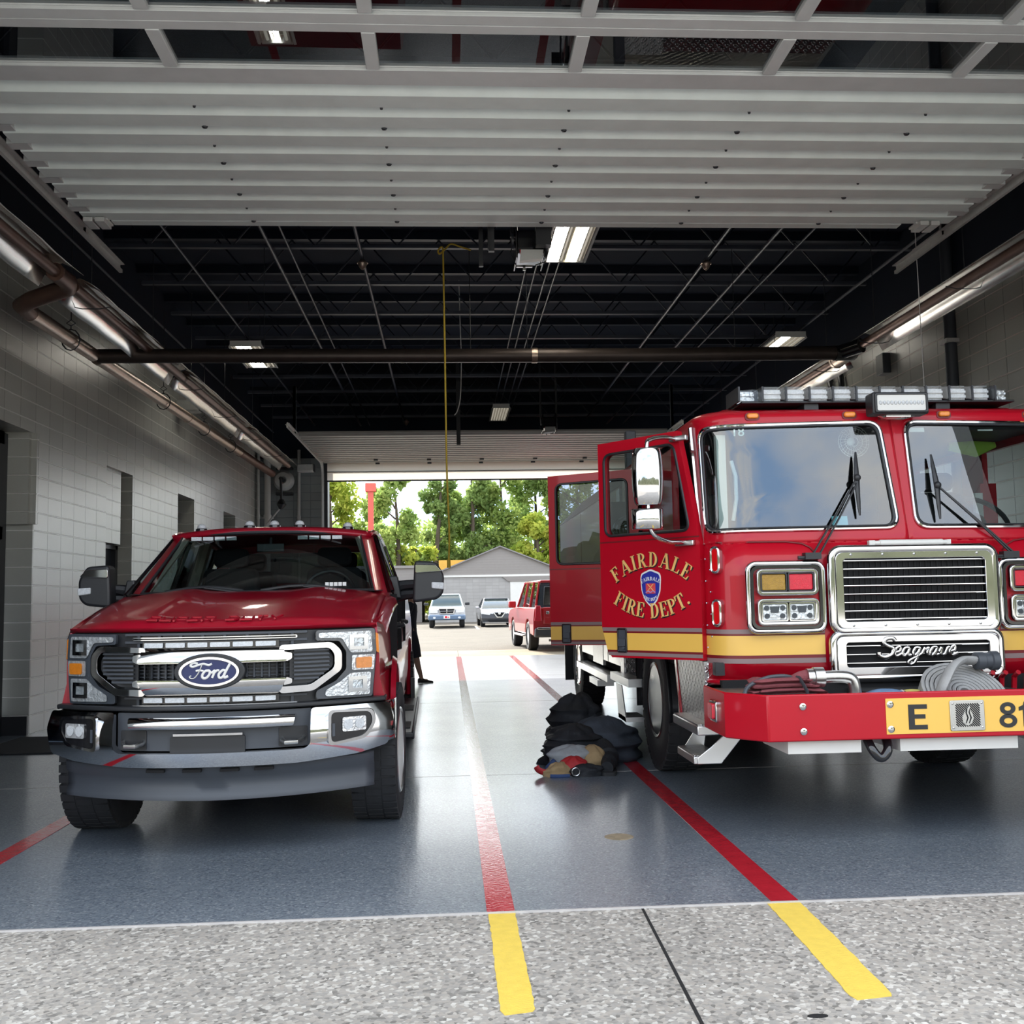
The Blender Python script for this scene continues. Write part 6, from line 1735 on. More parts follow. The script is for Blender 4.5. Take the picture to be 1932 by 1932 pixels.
# mirror on the front door
b = MB()
b.tube(spline([(-.15, -.02, 2.40), (-.16, -.12, 2.405), (-.17, -.25, 2.38), (-.165, -.30, 2.32), (-.165, -.30, 2.0), (-.165, -.30, 1.86), (-.155, -.27, 1.77), (-.13, -.15, 1.725), (-.10, -.02, 1.725)], 6), .014, 10)
ar = b.build('mirror_arm', 'chrome', d1)
b = MB(); b.box(-.20, -.06, -.03, .0, 2.385, 2.42); b.build('arm_bracket', 'steel', d1, bev=.006)
b = MB(); b.box(-.18, -.03, -.03, .0, 1.70, 1.735); b.build('arm_bracket', 'steel', d1, bev=.006)
b = MB(); rows = []
Mx = Matrix.Translation((-.165, -.30, 2.135)) @ Matrix.Rotation(R(40), 4, 'Z')
for i in range(13):
    t = -1 + 2 * i / 12
    w_ = .10 - .014 * t * t; dp = .075 - .02 * t * t
    if abs(t) > .9: w_ *= .93; dp *= .9
    rows.append([Vector((w_ * math.copysign(abs(math.cos(R(a))) ** .6, math.cos(R(a))), (-dp if math.sin(R(a)) > 0 else dp * .5) * abs(math.sin(R(a))) ** .8, .182 * t)) for a in range(0, 360, 15)])
b.loft(rows, True, False, True, Mx=Mx); b.build('mirror_head', 'chrome', d1, bev=.006, ang=50)
b = MB(); rows = []
Mx = Matrix.Translation((-.175, -.30, 1.865)) @ Matrix.Rotation(R(40), 4, 'Z')
for i in range(9):
    t = -1 + 2 * i / 8
    rows.append([Vector((.10 * math.copysign(abs(math.cos(R(a))) ** .6, math.cos(R(a))), (-.075 if math.sin(R(a)) > 0 else .035) * (1 - .25 * t * t) * abs(math.sin(R(a))) ** .8, .066 * t)) for a in range(0, 360, 15)])
b.loft(rows, True, False, True, Mx=Mx); b.build('convex_mirror', 'chrome', d1, bev=.006, ang=50)
d2 = build_door(1.60 - EX, 8.55 - EY, R(-24.6), RD, RW, .975, 'dark_glass')
stripe_set(d2, -.798, -.002, False)
latch(d2, -.655, 1.075)
# hoses and fittings in the bumper tray
def roll(name, label, m, c, r0, r1, wd, turns, tilt, flat=1.0, group=None):
    t = empty(name, label, 'fire hose', c, 0)
    b = MB(); n = 30 * turns; rows = []
    for i in range(n + 1):
        a = 2 * PI * i / 30; r = r0 + (r1 - r0) * i / n
        th = (r1 - r0) / turns * .40
        ca, sa = math.cos(a), math.sin(a) * flat
        rows.append([Vector(((r - th) * ca, -wd / 2, (r - th) * sa)), Vector((r * ca, -wd / 2 - .008, r * sa)), Vector(((r + th) * ca, -wd / 2, (r + th) * sa)), Vector(((r + th) * ca, wd / 2, (r + th) * sa)), Vector(((r - th) * ca, wd / 2, (r - th) * sa))])
    b.loft(rows, True, False, True, Mx=Matrix.Rotation(tilt, 4, 'X')); b.build('hose_coil', m, t, ang=50)
    return t
MT['hose_grey'] = pbr('grey_hose_jacket', (.36, .36, .36), .8, var=.2, vs=18, bump=.2, bs=120)
MT['hose_red'] = pbr('maroon_hose_jacket', (.22, .055, .065), .85, var=.25, vs=16, bump=.3, bs=90)
MT['hose_blue'] = pbr('blue_hose_jacket', (.12, .20, .33), .85, var=.25, vs=16, bump=.3, bs=90)
MT['hose_yellow'] = pbr('yellow_hose_jacket', (.48, .42, .12), .85, var=.2, vs=16)
hg = roll('hose_roll', 'large grey rolled fire hose lying in the bumper tray at the right', 'hose_grey', (EX + .12, EY + .33, .765), .03, .255, .085, 9, R(-52), 1.0)
b = MB(); b.tube(spline([(-.21, -.06, -.05), (-.17, -.10, .08), (-.08, -.03, .17), (.02, .04, .205), (.10, .05, .20)], 5), [.045] * 21, 10, flat=.5); b.build('hose_end', 'hose_grey', hg)
b = MB(); b.lathe([(.040, .10), (.052, .105), (.052, .15), (.046, .155), (.046, .19), (.056, .195), (.056, .235), (.03, .24)], (0, .05, .20), 'x', 20); b.build('coupling', 'grey_plastic', hg)
t = empty('folded_hose', 'flat folded maroon fire hose strapped in the bumper tray at the left', 'fire hose', (EX - .95, EY + .30, .735)); t.scale = (1.12, 1.1, 1.0)
for k in range(5):
    b = MB(); z = .012 + .028 * k; e_ = .02 * k
    b.tube(spline([(-.20 + e_, -.02 + .01 * k, z + .02), (-.14, 0, z), (.05, .01, z), (.22 - e_ * 1.6, 0, z), (.27 - e_ * 2.2, .0, z + .01)], 5), .052, 10, flat=1.0)
    b.warp(lambda c, z=z: Vector((c.x, c.y * 1.5, z + (c.z - z) * .34 + .03 - .09 * max(0, abs(c.x) - .08)))); b.build('hose_fold', 'hose_red', t)
b = MB(); b.tube([(.08, -.13, .0), (.07, -.125, .10), (.06, -.06, .158), (.05, .06, .158), (.05, .12, .05)], .022, 8, flat=.25); b.build('strap', 'grey_plastic', t)
b = MB(); b.tube(spline([(-.20, -.06, .02), (-.235, -.08, .08), (-.20, -.05, .13), (-.10, -.03, .17), (.0, -.02, .175), (.05, 0, .15)]), .011, 8); b.build('rope_handle', 'grey_plastic', t)
t = empty('swivel_elbow', 'chrome swivel elbow outlet standing in the bumper tray', 'outlet', (EX - .60, EY + .28, .70))
b = MB(); b.lathe([(.085, 0), (.085, .018), (.05, .022), (.05, .05), (.04, .055)], (0.05, 0, .0), 'z', 20); b.build('flange', 'steel', t)
b = MB(); b.tube(spline([(.05, 0, .04), (.05, 0, .13), (.03, 0, .185), (-.03, 0, .20), (-.14, 0, .20)], 5), .036, 14); b.build('elbow', 'steel', t)
b = MB(); b.lathe([(.045, -.13), (.058, -.135), (.058, -.19), (.05, -.195), (.05, -.23), (.001, -.232)], (0, 0, .20), 'x', 18); b.build('coupling', 'steel', t)
b = MB(); b.tube(spline([(-.20, 0, .20), (-.26, .01, .19), (-.33, .04, .14), (-.38, .08, .08), (-.44, .1, .05)]), .045, 12, flat=.7); b.build('attached_hose', 'hose_red', t)
for nm, lb, m, c, pts in (('hose_bundle', 'blue fire hose end lying between the elbow and the grey roll', 'hose_blue', (EX - .36, EY + .30, .74), [(-.12, .05, 0), (-.04, .0, .035), (.06, -.03, .03), (.12, -.02, -.01)]), ('hose_bundle', 'dull yellow hose fold against the left of the grey roll', 'hose_yellow', (EX - .23, EY + .36, .745), [(-.06, 0, 0), (.02, -.02, .02), (.10, .02, .015)])):
    t = empty(nm, lb, 'fire hose', c)
    b = MB(); b.tube(spline(pts, 6), .048, 12, flat=.8); b.build('hose', m, t)
    if m == 'hose_blue':
        b = MB(); b.tube([(.06, -.03, .03), (.095, -.028, .012)], .055, 14); b.build('coupling', 'steel', t)
# ================================================================ beyond the back door: lot, cars, garage building, trees
def leaf_mat(name, c1, c2):
    m = bpy.data.materials.new(name); m.use_nodes = True
    n = m.node_tree; n.nodes.clear()
    out = n.nodes.new('ShaderNodeOutputMaterial')
    t = n.nodes.new('ShaderNodeTexCoord'); z = n.nodes.new('ShaderNodeTexNoise'); z.inputs['Scale'].default_value = 0.9; z.inputs['Detail'].default_value = 6
    n.links.new(t.outputs['Object'], z.inputs['Vector'])
    r = n.nodes.new('ShaderNodeValToRGB'); r.color_ramp.elements[0].position = .35; r.color_ramp.elements[0].color = (*c1, 1); r.color_ramp.elements[1].position = .65; r.color_ramp.elements[1].color = (*c2, 1)
    n.links.new(z.outputs['Fac'], r.inputs['Fac'])
    d = n.nodes.new('ShaderNodeBsdfDiffuse'); tr = n.nodes.new('ShaderNodeBsdfTranslucent'); mx = n.nodes.new('ShaderNodeMixShader'); mx.inputs['Fac'].default_value = .55
    n.links.new(r.outputs['Color'], d.inputs['Color']); n.links.new(r.outputs['Color'], tr.inputs['Color'])
    n.links.new(d.outputs[0], mx.inputs[1]); n.links.new(tr.outputs[0], mx.inputs[2]); n.links.new(mx.outputs[0], out.inputs['Surface'])
    return m
LM = [leaf_mat('sunlit_leaf', (.32, .42, .07), (.58, .58, .12)), leaf_mat('mid_leaf', (.22, .34, .09), (.42, .50, .16)), leaf_mat('deep_leaf', (.18, .28, .09), (.34, .43, .15))]  # leaf colours lightened, with aerial haze brightness put into them
MT['bark'] = pbr('tree_bark', (.10, .075, .055), .9, var=.3, vs=8, bump=.5, bs=20)
def tree(label, x, y, h, cr, base, kind, n=2600, seed=1, lean=0.0):
    rg = random.Random(seed)
    t = empty('deciduous_tree', label, 'tree', (x, y, 0), 0, 'trees behind the lot')
    b = MB()
    top = Vector((lean, 0, h * .93))
    b.tube(spline([(0, 0, -.2), (lean * .2, .05, h * .3), (lean * .6 + .1, 0, h * .62), tuple(top)], 4), [.26 * (1 - i / 14) + .02 for i in range(13)], 8)
    br = []
    for k in range(9):
        z = base + (h - base) * (k + .3) / 10
        a = rg.uniform(0, 2 * PI); q = cr * rg.uniform(.45, .85)
        p0 = Vector((lean * z / h, 0, z - .6)); p1 = p0 + Vector((q * math.cos(a), q * math.sin(a) * .8, q * .55))
        b.tube([p0, p0.lerp(p1, .5) + Vector((0, 0, .15)), p1], [.08, .05, .02], 5); br.append(p1)
    b.build('trunk', 'bark', t)
    b = MB()
    cl = [(q, cr * rg.uniform(.30, .46)) for q in br]
    for k in range(12):
        a = rg.uniform(0, 2 * PI); z = base + (h - base) * rg.random() ** .8
        rr = cr * rg.uniform(.2, .8) * (1 - .45 * max(0, (z - base) / (h - base) - .55))
        cl.append((Vector((rr * math.cos(a) + lean * z / h, rr * math.sin(a) * .8, z)), cr * rg.uniform(.26, .46)))
    vs, fs = [], []
    for i in range(n):
        c, r = cl[rg.randrange(len(cl))]
        v = Vector((rg.gauss(0, 1), rg.gauss(0, 1), rg.gauss(0, 1))).normalized() * r * rg.random() ** .45
        p = c + v
        s = rg.uniform(.13, .26)
        nrm = Vector((rg.gauss(0, 1), rg.gauss(0, 1), rg.gauss(0, 1) + .5)).normalized()
        u = nrm.orthogonal().normalized(); u.rotate(Matrix.Rotation(rg.uniform(0, 6.28), 3, nrm)); w_ = nrm.cross(u)
        k = len(vs)
        vs += [p - u * s, p + w_ * s * .55, p + u * s, p - w_ * s * .55]
        fs.append((k, k + 1, k + 2, k + 3))
    me = bpy.data.meshes.new('foliage'); me.from_pydata(vs, [], fs); me.materials.append(LM[kind])
    o = bpy.data.objects.new('foliage', me); COL.objects.link(o); o.parent = t
    return t
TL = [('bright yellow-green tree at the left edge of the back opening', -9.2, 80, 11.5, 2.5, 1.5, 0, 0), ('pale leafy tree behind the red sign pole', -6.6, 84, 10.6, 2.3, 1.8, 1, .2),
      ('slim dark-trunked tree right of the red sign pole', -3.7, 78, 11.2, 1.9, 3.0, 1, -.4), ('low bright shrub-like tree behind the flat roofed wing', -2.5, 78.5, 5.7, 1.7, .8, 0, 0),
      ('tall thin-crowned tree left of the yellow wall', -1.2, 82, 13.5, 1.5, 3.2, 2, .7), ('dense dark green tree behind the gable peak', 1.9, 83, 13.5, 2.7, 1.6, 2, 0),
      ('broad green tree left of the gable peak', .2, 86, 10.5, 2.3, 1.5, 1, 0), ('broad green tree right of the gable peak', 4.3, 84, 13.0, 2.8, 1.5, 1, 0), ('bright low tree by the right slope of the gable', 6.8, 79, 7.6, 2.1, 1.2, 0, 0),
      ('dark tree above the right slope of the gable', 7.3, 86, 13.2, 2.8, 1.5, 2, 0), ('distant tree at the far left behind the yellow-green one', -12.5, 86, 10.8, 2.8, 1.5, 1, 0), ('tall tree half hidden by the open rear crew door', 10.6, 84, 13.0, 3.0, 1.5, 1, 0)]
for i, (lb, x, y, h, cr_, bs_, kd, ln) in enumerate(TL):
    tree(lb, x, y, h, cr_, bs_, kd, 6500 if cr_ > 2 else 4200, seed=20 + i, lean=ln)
b = MB()
rg = random.Random(5)
vs, fs = [], []
for i in range(16000):
    p = Vector((rg.uniform(-24, 22), rg.uniform(93, 98), 0.2 + 8.6 * rg.random() ** 1.15)); s = rg.uniform(.2, .4)
    nrm = Vector((rg.gauss(0, 1), rg.gauss(0, 1), rg.gauss(0, 1))).normalized(); u = nrm.orthogonal().normalized(); w_ = nrm.cross(u); k = len(vs)
    vs += [p - u * s, p + w_ * s * .6, p + u * s, p - w_ * s * .6]; fs.append((k, k + 1, k + 2, k + 3))
b.bm.free()
me = bpy.data.meshes.new('undergrowth'); me.from_pydata(vs, [], fs); me.materials.append(LM[1]); o = bpy.data.objects.new('undergrowth', me); COL.objects.link(o)
tag(o, 'hazy green undergrowth filling the gaps low behind the trees', 'undergrowth'); o['kind'] = 'stuff'
b = MB(); rows = []  # unseen tree row, added behind the camera for dark contrast in reflections
for r in range(22):
    row = []
    for i in range(221):
        x = -70 + 140 * i / 220; t = r / 21
        top = 6.5 + 3.0 * mnoise.noise(Vector((x * .08, 3, 0))) + 1.6 * mnoise.noise(Vector((x * .35, 9, 0))) + .7 * mnoise.noise(Vector((x * 1.3, 5, 0)))
        z = max(.4, top) * t
        row.append((x, -47 - 3.2 * t * t + 1.5 * mnoise.noise(Vector((x * .5, z * .5, 2))) + .6 * mnoise.noise(Vector((x * 1.6, z * 1.6, 7))), z))
    rows.append(row)
b.loft(rows); o = b.build('reflection_trees', pbr('reflection_tree_green', (.055, .062, .035), .9, var=.5, vs=1.2, bump=1.0, bs=3))
tag(o, 'unseen row of trees added behind the camera to darken chrome and windshield reflections', 'trees'); o['kind'] = 'stuff'
# garage building with a gable end
def siding(name, col, ph):
    m = pbr(name, col, .7, var=.05); n, bb = nodes_of(m)
    t = n.nodes.new('ShaderNodeTexCoord'); s = n.nodes.new('ShaderNodeSeparateXYZ'); n.links.new(t.outputs['Object'], s.inputs[0])
    a = n.nodes.new('ShaderNodeMath'); a.operation = 'MULTIPLY'; a.inputs[1].default_value = 1 / ph; n.links.new(s.outputs['Z'], a.inputs[0])
    f = n.nodes.new('ShaderNodeMath'); f.operation = 'FRACT'; n.links.new(a.outputs[0], f.inputs[0])
    bp = n.nodes.new('ShaderNodeBump'); bp.inputs['Strength'].default_value = 1; bp.inputs['Distance'].default_value = .06; n.links.new(f.outputs[0], bp.inputs['Height']); n.links.new(bp.outputs['Normal'], bb.inputs['Normal'])
    return m
MT['siding'] = siding('grey_lap_siding', (.36, .335, .32), .16)
MT['grey_block'] = block_mat('grey_block_building', (.34, .33, .32), (.29, .28, .27), 'y', bump=.5, rough=.8)
MT['shingle'] = pbr('grey_shingle', (.22, .21, .21), .9, var=.2, vs=30)
GB = empty('garage_building', 'grey block garage with a lap-sided gable end across the lot', 'building', (3.2, 64, 0))
b = MB(); b.box(-4.3, 4.3, 0, 11, -.3, 2.85); b.build('block_wall', 'grey_block', GB, flat=True)
b = MB(); b.prism([(-4.4, 2.85), (4.4, 2.85), (0, 4.62)], -.05, 11, 'y'); b.build('gable', 'siding', GB, flat=True)
b = MB(); b.prism([(-4.7, 2.74), (-4.7, 2.82), (0, 4.70), (4.7, 2.82), (4.7, 2.74), (0, 4.62)], -.3, 11.3, 'y'); b.build('roof', 'shingle', GB, flat=True)
b = MB(); b.box(-4.35, 4.35, -.08, 0, 2.78, 2.9); b.build('fascia', 'off_white', GB, flat=True)
b = MB(); b.box(.6, 4.0, -.06, 0, -.3, 2.45); b.build('roller_door', 'off_white', GB, flat=True)
b = MB(); b.prism([(.1, 2.78), (4.2, 2.78), (4.2, 2.45), (.6, 2.45), (.45, 2.5)], -.1, 0, 'y'); b.build('door_hood', 'siding', GB, flat=True)
b = MB(); b.box(-10, -1.75, 66, 74, -.3, 3.45); b.box(-10.2, -1.55, 65.8, 74.2, 3.45, 3.62)
tag(b.build('flat_roofed_wing', 'siding', flat=True), 'low grey flat roofed wing left of the gabled garage', 'building')
b = MB(); b.box(-.75, 3.0, 77, 77.4, -.3, 4.35)
tag(b.build('yellow_fence', pbr('yellow_boards', (.72, .40, .07), .7, var=.15, vs=3), flat=True), 'yellow board wall showing over the left slope of the gable', 'fence')
PO = empty('sign_pole', 'tall red square sign pole with a blocky head among the trees', 'sign pole', (-5.66, 75.5, 0))
b = MB(); b.box(-.2, .2, -.2, .2, -.3, 9.5); b.build('post', pbr('faded_red_steel', (.55, .09, .06), .5), PO, bev=.02)
b = MB(); b.box(-.39, .39, -.32, .32, 9.4, 10.03); b.build('head', pbr('faded_red_head', (.62, .10, .07), .5), PO, bev=.03)
for x, sl_ in ((-1.75, .0), (1.35, .0), (4.4, 0), (-4.9, 0)):
    b = MB(); b.box(x - .06, x + .06, 48.5, 54.0, -.011, -.006); struct(b, 'ground_parking_line', 'white')
b = MB(); b.box(.2, .22, YB, YB + 3.1, -.01, -.002); struct(b, 'ground_apron_joint', 'asphalt')

def simple_wheel(parent, x, y, r, w_, s, rim='alu'):
    b = MB(); b.lathe([(r * .62, -w_ / 2), (r * .9, -w_ / 2), (r, -w_ * .35), (r, w_ * .35), (r * .9, w_ / 2), (r * .62, w_ / 2)], (x, y, r), 'x', 28, cap=False); wh = b.build('wheel', 'rubber', parent)
    b = MB(); b.lathe([(r * .64, s * w_ * .42), (r * .5, s * w_ * .30), (r * .2, s * w_ * .34), (.001, s * w_ * .4)], (x, y, r), 'x', 20); b.build('rim', rim, wh)
def car_shell(parent, prof, house, hw, paint, glass_, pillars, taper=.16, two=None):
    b = MB(); b.prism(prof, -hw, hw, 'x'); b.slice('z', .35, 1.3, .12)
    zt = max(p[1] for p in prof)
    b.warp(lambda c: Vector((c.x * (1 - .07 * max(0, (c.z - .75) / (zt - .7)) ** 2 - .05 * max(0, (.5 - c.z) / .3)), c.y, c.z)))
    bd = b.build('body', two if two else paint, parent, bev=.06, seg=3)
    z0, z1 = min(p[1] for p in house), max(p[1] for p in house)
    f = lambda z: 1 - taper * (z - z0) / (z1 - z0)
    b = MB(); b.prism(house, -hw * .90, hw * .90, 'x'); b.warp(lambda c: Vector((c.x * f(c.z), c.y, c.z))); b.build('windows', glass_, parent, bev=.03)
    tp = [p for p in house if p[1] > z1 - .12]
    b = MB(); ya, yb = min(p[0] for p in tp), max(p[0] for p in tp)
    b.box(-hw * .90 * (1 - taper) - .01, hw * .90 * (1 - taper) + .01, ya - .03, yb + .03, z1 - .045, z1 + .03); b.build('roof', paint, parent, bev=.03, seg=3)
    b = MB()
    for (y0, y1) in pillars:
        for s in (-1, 1):
            b.tube([(s * (hw * .905 * f(z0) + .0), y0, z0), (s * (hw * .905 * f(z1) + .0), y1, z1 - .02)], .04, 6)
    b.build('pillars', paint, parent)
    return bd
SUVM = pbr('suv_red', (.50, .012, .02), .3, 0.0, coat=1.0, var=.03)
SU = empty('suv', 'bright red sport utility vehicle seen from behind just outside the back door', 'car', (3.16, 26.75, -.01), R(4))
pr = [(-.02, .55), (.05, .42)] + arch(1.05, .40, .46, 175, 5, 10) + arch(4.05, .40, .46, 175, 5, 10) + [(5.0, .42), (5.05, .9), (4.9, 1.06), (3.9, 1.15), (0.05, 1.15), (0, .9)]
car_shell(SU, pr, [(.10, 1.12), (3.75, 1.12), (3.0, 1.78), (2.6, 1.84), (.35, 1.84), (.22, 1.76)], 1.0, SUVM, 'dark_glass', ((.12, .3), (1.15, 1.2), (2.25, 2.25), (3.7, 2.95)))
for s in (-1, 1):
    simple_wheel(SU, s * .87, 1.05, .39, .26, s); simple_wheel(SU, s * .87, 4.05, .39, .26, s)
    b = MB(); b.prism(rpoly([(s * .78, .80), (s * .97, .80), (s * .92, 1.20), (s * .80, 1.20)], .02), -.04, .2, 'y'); b.build('tail_light', 'red_lens', SU, bev=.02)
    b = MB(); b.box(s * .98, s * 1.2, 3.35, 3.52, 1.13, 1.33); b.build('side_mirror', SUVM, SU, bev=.04)
    b = MB(); b.box(s * .85, s * 1.06, 1.6, 3.5, .36, .41); b.build('running_board', 'alu', SU, bev=.01)
b = MB(); b.box(-.97, .97, -.12, .2, .38, .62); b.build('rear_bumper', 'grey_plastic', SU, bev=.05, seg=3)
b = MB(); b.box(-.9, .9, -.125, -.06, .58, .64); b.build('bumper_trim', 'chrome', SU, bev=.01)
b = MB(); b.box(-.72, .72, .02, .12, 1.20, 1.70); b.warp(lambda c: Vector((c.x * (1 - .14 * (c.z - 1.2)), c.y + .20 * (c.z - 1.2), c.z))); b.build('rear_glass', 'gloss_black', SU, bev=.02)
b = MB(); b.box(-.74, .74, -.03, .05, .70, 1.16); b.build('tailgate', SUVM, SU, bev=.04, seg=3)
b = MB(); b.box(-.45, .45, -.055, -.02, 1.06, 1.10); b.box(-.66, -.58, -.06, -.02, .98, 1.05); b.build('handle_trim', 'chrome', SU, bev=.008)
b = MB(); b.tube([(-.6, -.02, .3), (-.3, -.05, .28), (.2, -.05, .28)], .03, 8); b.build('exhaust', 'steel', SU)
# pale pickup facing the station
SILV = pbr('silver_white_paint', (.62, .64, .66), .3, .2, coat=1.0, var=.03); BLU = pbr('slate_blue_paint', (.10, .16, .25), .35, .1, coat=.8, var=.04)
PK = empty('compact_pickup', 'silver over blue pickup parked facing the station across the lot', 'truck', (-.13, 51.3, -.01))
pr = [(0, .55), (.06, .42)] + arch(.85, .36, .42, 175, 5, 10) + arch(3.9, .36, .42, 175, 5, 10) + [(5.2, .45), (5.2, 1.12), (3.0, 1.12), (1.35, 1.10), (.25, 1.0), (.02, .92)]
car_shell(PK, pr, [(1.25, 1.06), (3.3, 1.06), (3.0, 1.66), (2.0, 1.68), (1.9, 1.66)], .90, SILV, 'car_glass', ((1.3, 1.95), (2.35, 2.35), (3.25, 3.0)), .2)
b = MB(); b.box(-.93, .93, -.12, .25, .40, .66); b.build('front_bumper', BLU, PK, bev=.06, seg=3)
b = MB(); b.box(-.91, .91, .2, 5.1, .42, .70); b.build('lower_side', BLU, PK, bev=.04)
b = MB(); b.ring(rpoly([(-.42, .97), (.42, .97), (.36, .70), (-.36, .70)], .04), rpoly([(-.37, .935), (.37, .935), (.32, .735), (-.32, .735)], .03), -.06, .05, 'y'); b.box(-.025, .025, -.06, .03, .72, .95); b.box(-.35, .35, -.06, .03, .825, .85); gr_ = b.build('grille_surround', 'chrome', PK, bev=.01)
b = MB(); b.box(-.36, .36, -.02, .04, .72, .95); b.build('grille_mesh', 'void', gr_, flat=True)
for s in (-1, 1):
    b = MB(); b.prism(rpoly([(s * .46, .95), (s * .84, .93), (s * .86, .74), (s * .44, .74)], .04), -.04, .1, 'y'); b.build('headlight', 'lamp_chrome', PK, bev=.01)
    b = MB(); b.prism(ellipse(s * .62, .52, .07, .05, 14), -.13, -.1, 'y'); b.build('fog_lamp', 'led_white', PK)
    b = MB(); b.box(s * .93, s * 1.17, 1.55, 1.66, 1.12, 1.26); b.build('side_mirror', 'black', PK, bev=.03)
    simple_wheel(PK, s * .77, .85, .36, .24, s); simple_wheel(PK, s * .77, 3.9, .36, .24, s)
b = MB(); b.box(-.16, .16, -.14, -.12, .47, .62); pl_ = b.build('license_plate', 'white', PK, flat=True)
b = MB(); b.box(-.10, .02, -.145, -.14, .50, .60); b.box(.04, .12, -.145, -.14, .52, .56); b.build('plate_mark', 'red_lens', pl_, flat=True)
# dark sedan
SD = empty('sedan', 'dark grey sedan with a chrome V grille parked right of the silver pickup', 'car', (2.5, 51.6, -.01), R(2))
GRY = pbr('gunmetal_paint', (.06, .065, .075), .3, .4, coat=1.0, var=.03)
pr = [(0, .45), (.06, .25)] + arch(.95, .32, .37, 175, 5, 10) + arch(3.7, .32, .37, 175, 5, 10) + [(4.75, .3), (4.8, .8), (4.6, .95), (3.9, .98), (1.3, .94), (.3, .80), (.02, .66)]
car_shell(SD, pr, [(1.15, .90), (4.2, .92), (3.3, 1.38), (2.3, 1.42), (2.0, 1.40)], .90, GRY, 'car_glass', ((1.2, 2.05), (2.6, 2.55), (4.1, 3.3)), .26)
b = MB(); b.ring([(-.32, .72), (.32, .72), (.14, .46), (-.14, .46)], [(-.26, .72), (.26, .72), (.10, .51), (-.10, .51)], -.03, .06, 'y'); b.lathe([(.07, -.04), (.055, -.05), (.05, -.03)], (0, 0, .68), 'y', 16); b.build('grille_v', 'chrome', SD, bev=.006)
b = MB(); b.prism([(-.3, .72), (.3, .72), (.12, .46), (-.12, .46)], -.01, .05, 'y'); b.prism(rpoly([(-.6, .36), (.6, .36), (.5, .24), (-.5, .24)], .03), -.02, .05, 'y'); b.build('grille', 'void', SD, flat=True)
b = MB(); b.box(-.85, .85, -.03, .05, .205, .23); b.build('lower_trim', 'chrome', SD, bev=.005)
for s in (-1, 1):
    b = MB(); b.prism(rpoly([(s * .40, .70), (s * .84, .78), (s * .86, .66), (s * .5, .60)], .02), .0, .25, 'y'); b.build('headlight', 'lamp_chrome', SD, bev=.01)
    b = MB(); b.box(s * .90, s * 1.08, 1.75, 1.86, .92, 1.03); b.build('side_mirror', SILV, SD, bev=.03)
    simple_wheel(SD, s * .78, .95, .33, .22, s); simple_wheel(SD, s * .78, 3.7, .33, .22, s)

# ---- the person walking past the tail of the pickup truck
MT['skin'] = pbr('skin', (.42, .26, .19), .6, var=.08); MT['navy_shirt'] = pbr('navy_shirt', (.018, .022, .035), .9, var=.2, bump=.2, bs=60); MT['dark_shorts'] = pbr('dark_shorts', (.022, .025, .035), .9, var=.2, bump=.2, bs=60); MT['hair'] = pbr('dark_hair', (.03, .02, .015), .7); MT['shoe'] = pbr('dark_sneaker', (.03, .03, .035), .6)
PE = empty('person', 'person in a dark shirt and shorts walking behind the tail of the pickup truck', 'person', (-.68, 17.5, 0))
def skin_mesh(name, pts, edges, m, parent, root=0, sub=2):
    me = bpy.data.meshes.new(name); me.from_pydata([p[:3] for p in pts], edges, []); me.materials.append(MT[m])
    o = bpy.data.objects.new(name, me); COL.objects.link(o); o.parent = parent
    md = o.modifiers.new('skin', 'SKIN'); md.use_smooth_shade = True
    for i, v in enumerate(me.skin_vertices[0].data):
        r = pts[i][3:]; v.radius = r if len(r) == 2 else (r[0], r[0]); v.use_root = i == root
    s = o.modifiers.new('sub', 'SUBSURF'); s.levels = s.render_levels = sub
    return o
# walking towards +x, leading leg (near camera side) forward
B = [(0, 0, .93, .115, .15), (0, 0, 1.10, .11, .145), (.01, 0, 1.28, .12, .17), (.02, 0, 1.43, .09, .14), (.03, 0, 1.52, .055), (.04, 0, 1.60, .07, .065), (.05, 0, 1.68, .095, .075), (.045, 0, 1.765, .07, .06),
     (.03, -.10, .88, .09), (.12, -.10, .49, .062), (.14, -.10, .36, .060), (.21, -.10, .10, .038), (.225, -.10, .05, .04), (.34, -.10, .035, .035),
     (-.03, .10, .88, .09), (-.14, .10, .48, .062), (-.24, .10, .34, .058), (-.46, .10, .14, .038), (-.47, .10, .08, .04), (-.38, .10, .03, .035),
     (.02, -.19, 1.41, .065), (-.10, -.24, 1.16, .043), (-.12, -.23, .92, .032), (.02, .19, 1.41, .065), (.03, .24, 1.16, .043), (.05, .23, .93, .032)]
BE = [(0, 1), (1, 2), (2, 3), (3, 4), (4, 5), (5, 6), (6, 7), (0, 8), (8, 9), (9, 10), (10, 11), (11, 12), (12, 13), (0, 14), (14, 15), (15, 16), (16, 17), (17, 18), (18, 19), (3, 20), (20, 21), (21, 22), (3, 23), (23, 24), (24, 25)]
skin_mesh('body', B, BE, 'skin', PE)
for hx, hy, hz_ in ((-.12, -.23, .92), (.05, .23, .93)):
    pts = [(hx, hy, hz_, .026), (hx + .035, hy, hz_ - .06, .03, .018)]; ed = [(0, 1)]
    for k, (dy, ln) in enumerate(((-.03, .065), (-.01, .075), (.01, .07), (.028, .055))):
        i = len(pts); pts += [(hx + .05, hy + dy, hz_ - .10, .0095), (hx + .062, hy + dy, hz_ - .10 - ln * .5, .009), (hx + .056, hy + dy, hz_ - .10 - ln, .008)]; ed += [(1, i), (i, i + 1), (i + 1, i + 2)]
    i = len(pts); pts += [(hx + .055, hy - .03, hz_ - .05, .010), (hx + .085, hy - .028, hz_ - .085, .009)]; ed += [(0, i), (i, i + 1)]
    skin_mesh('hand', pts, ed, 'skin', PE)
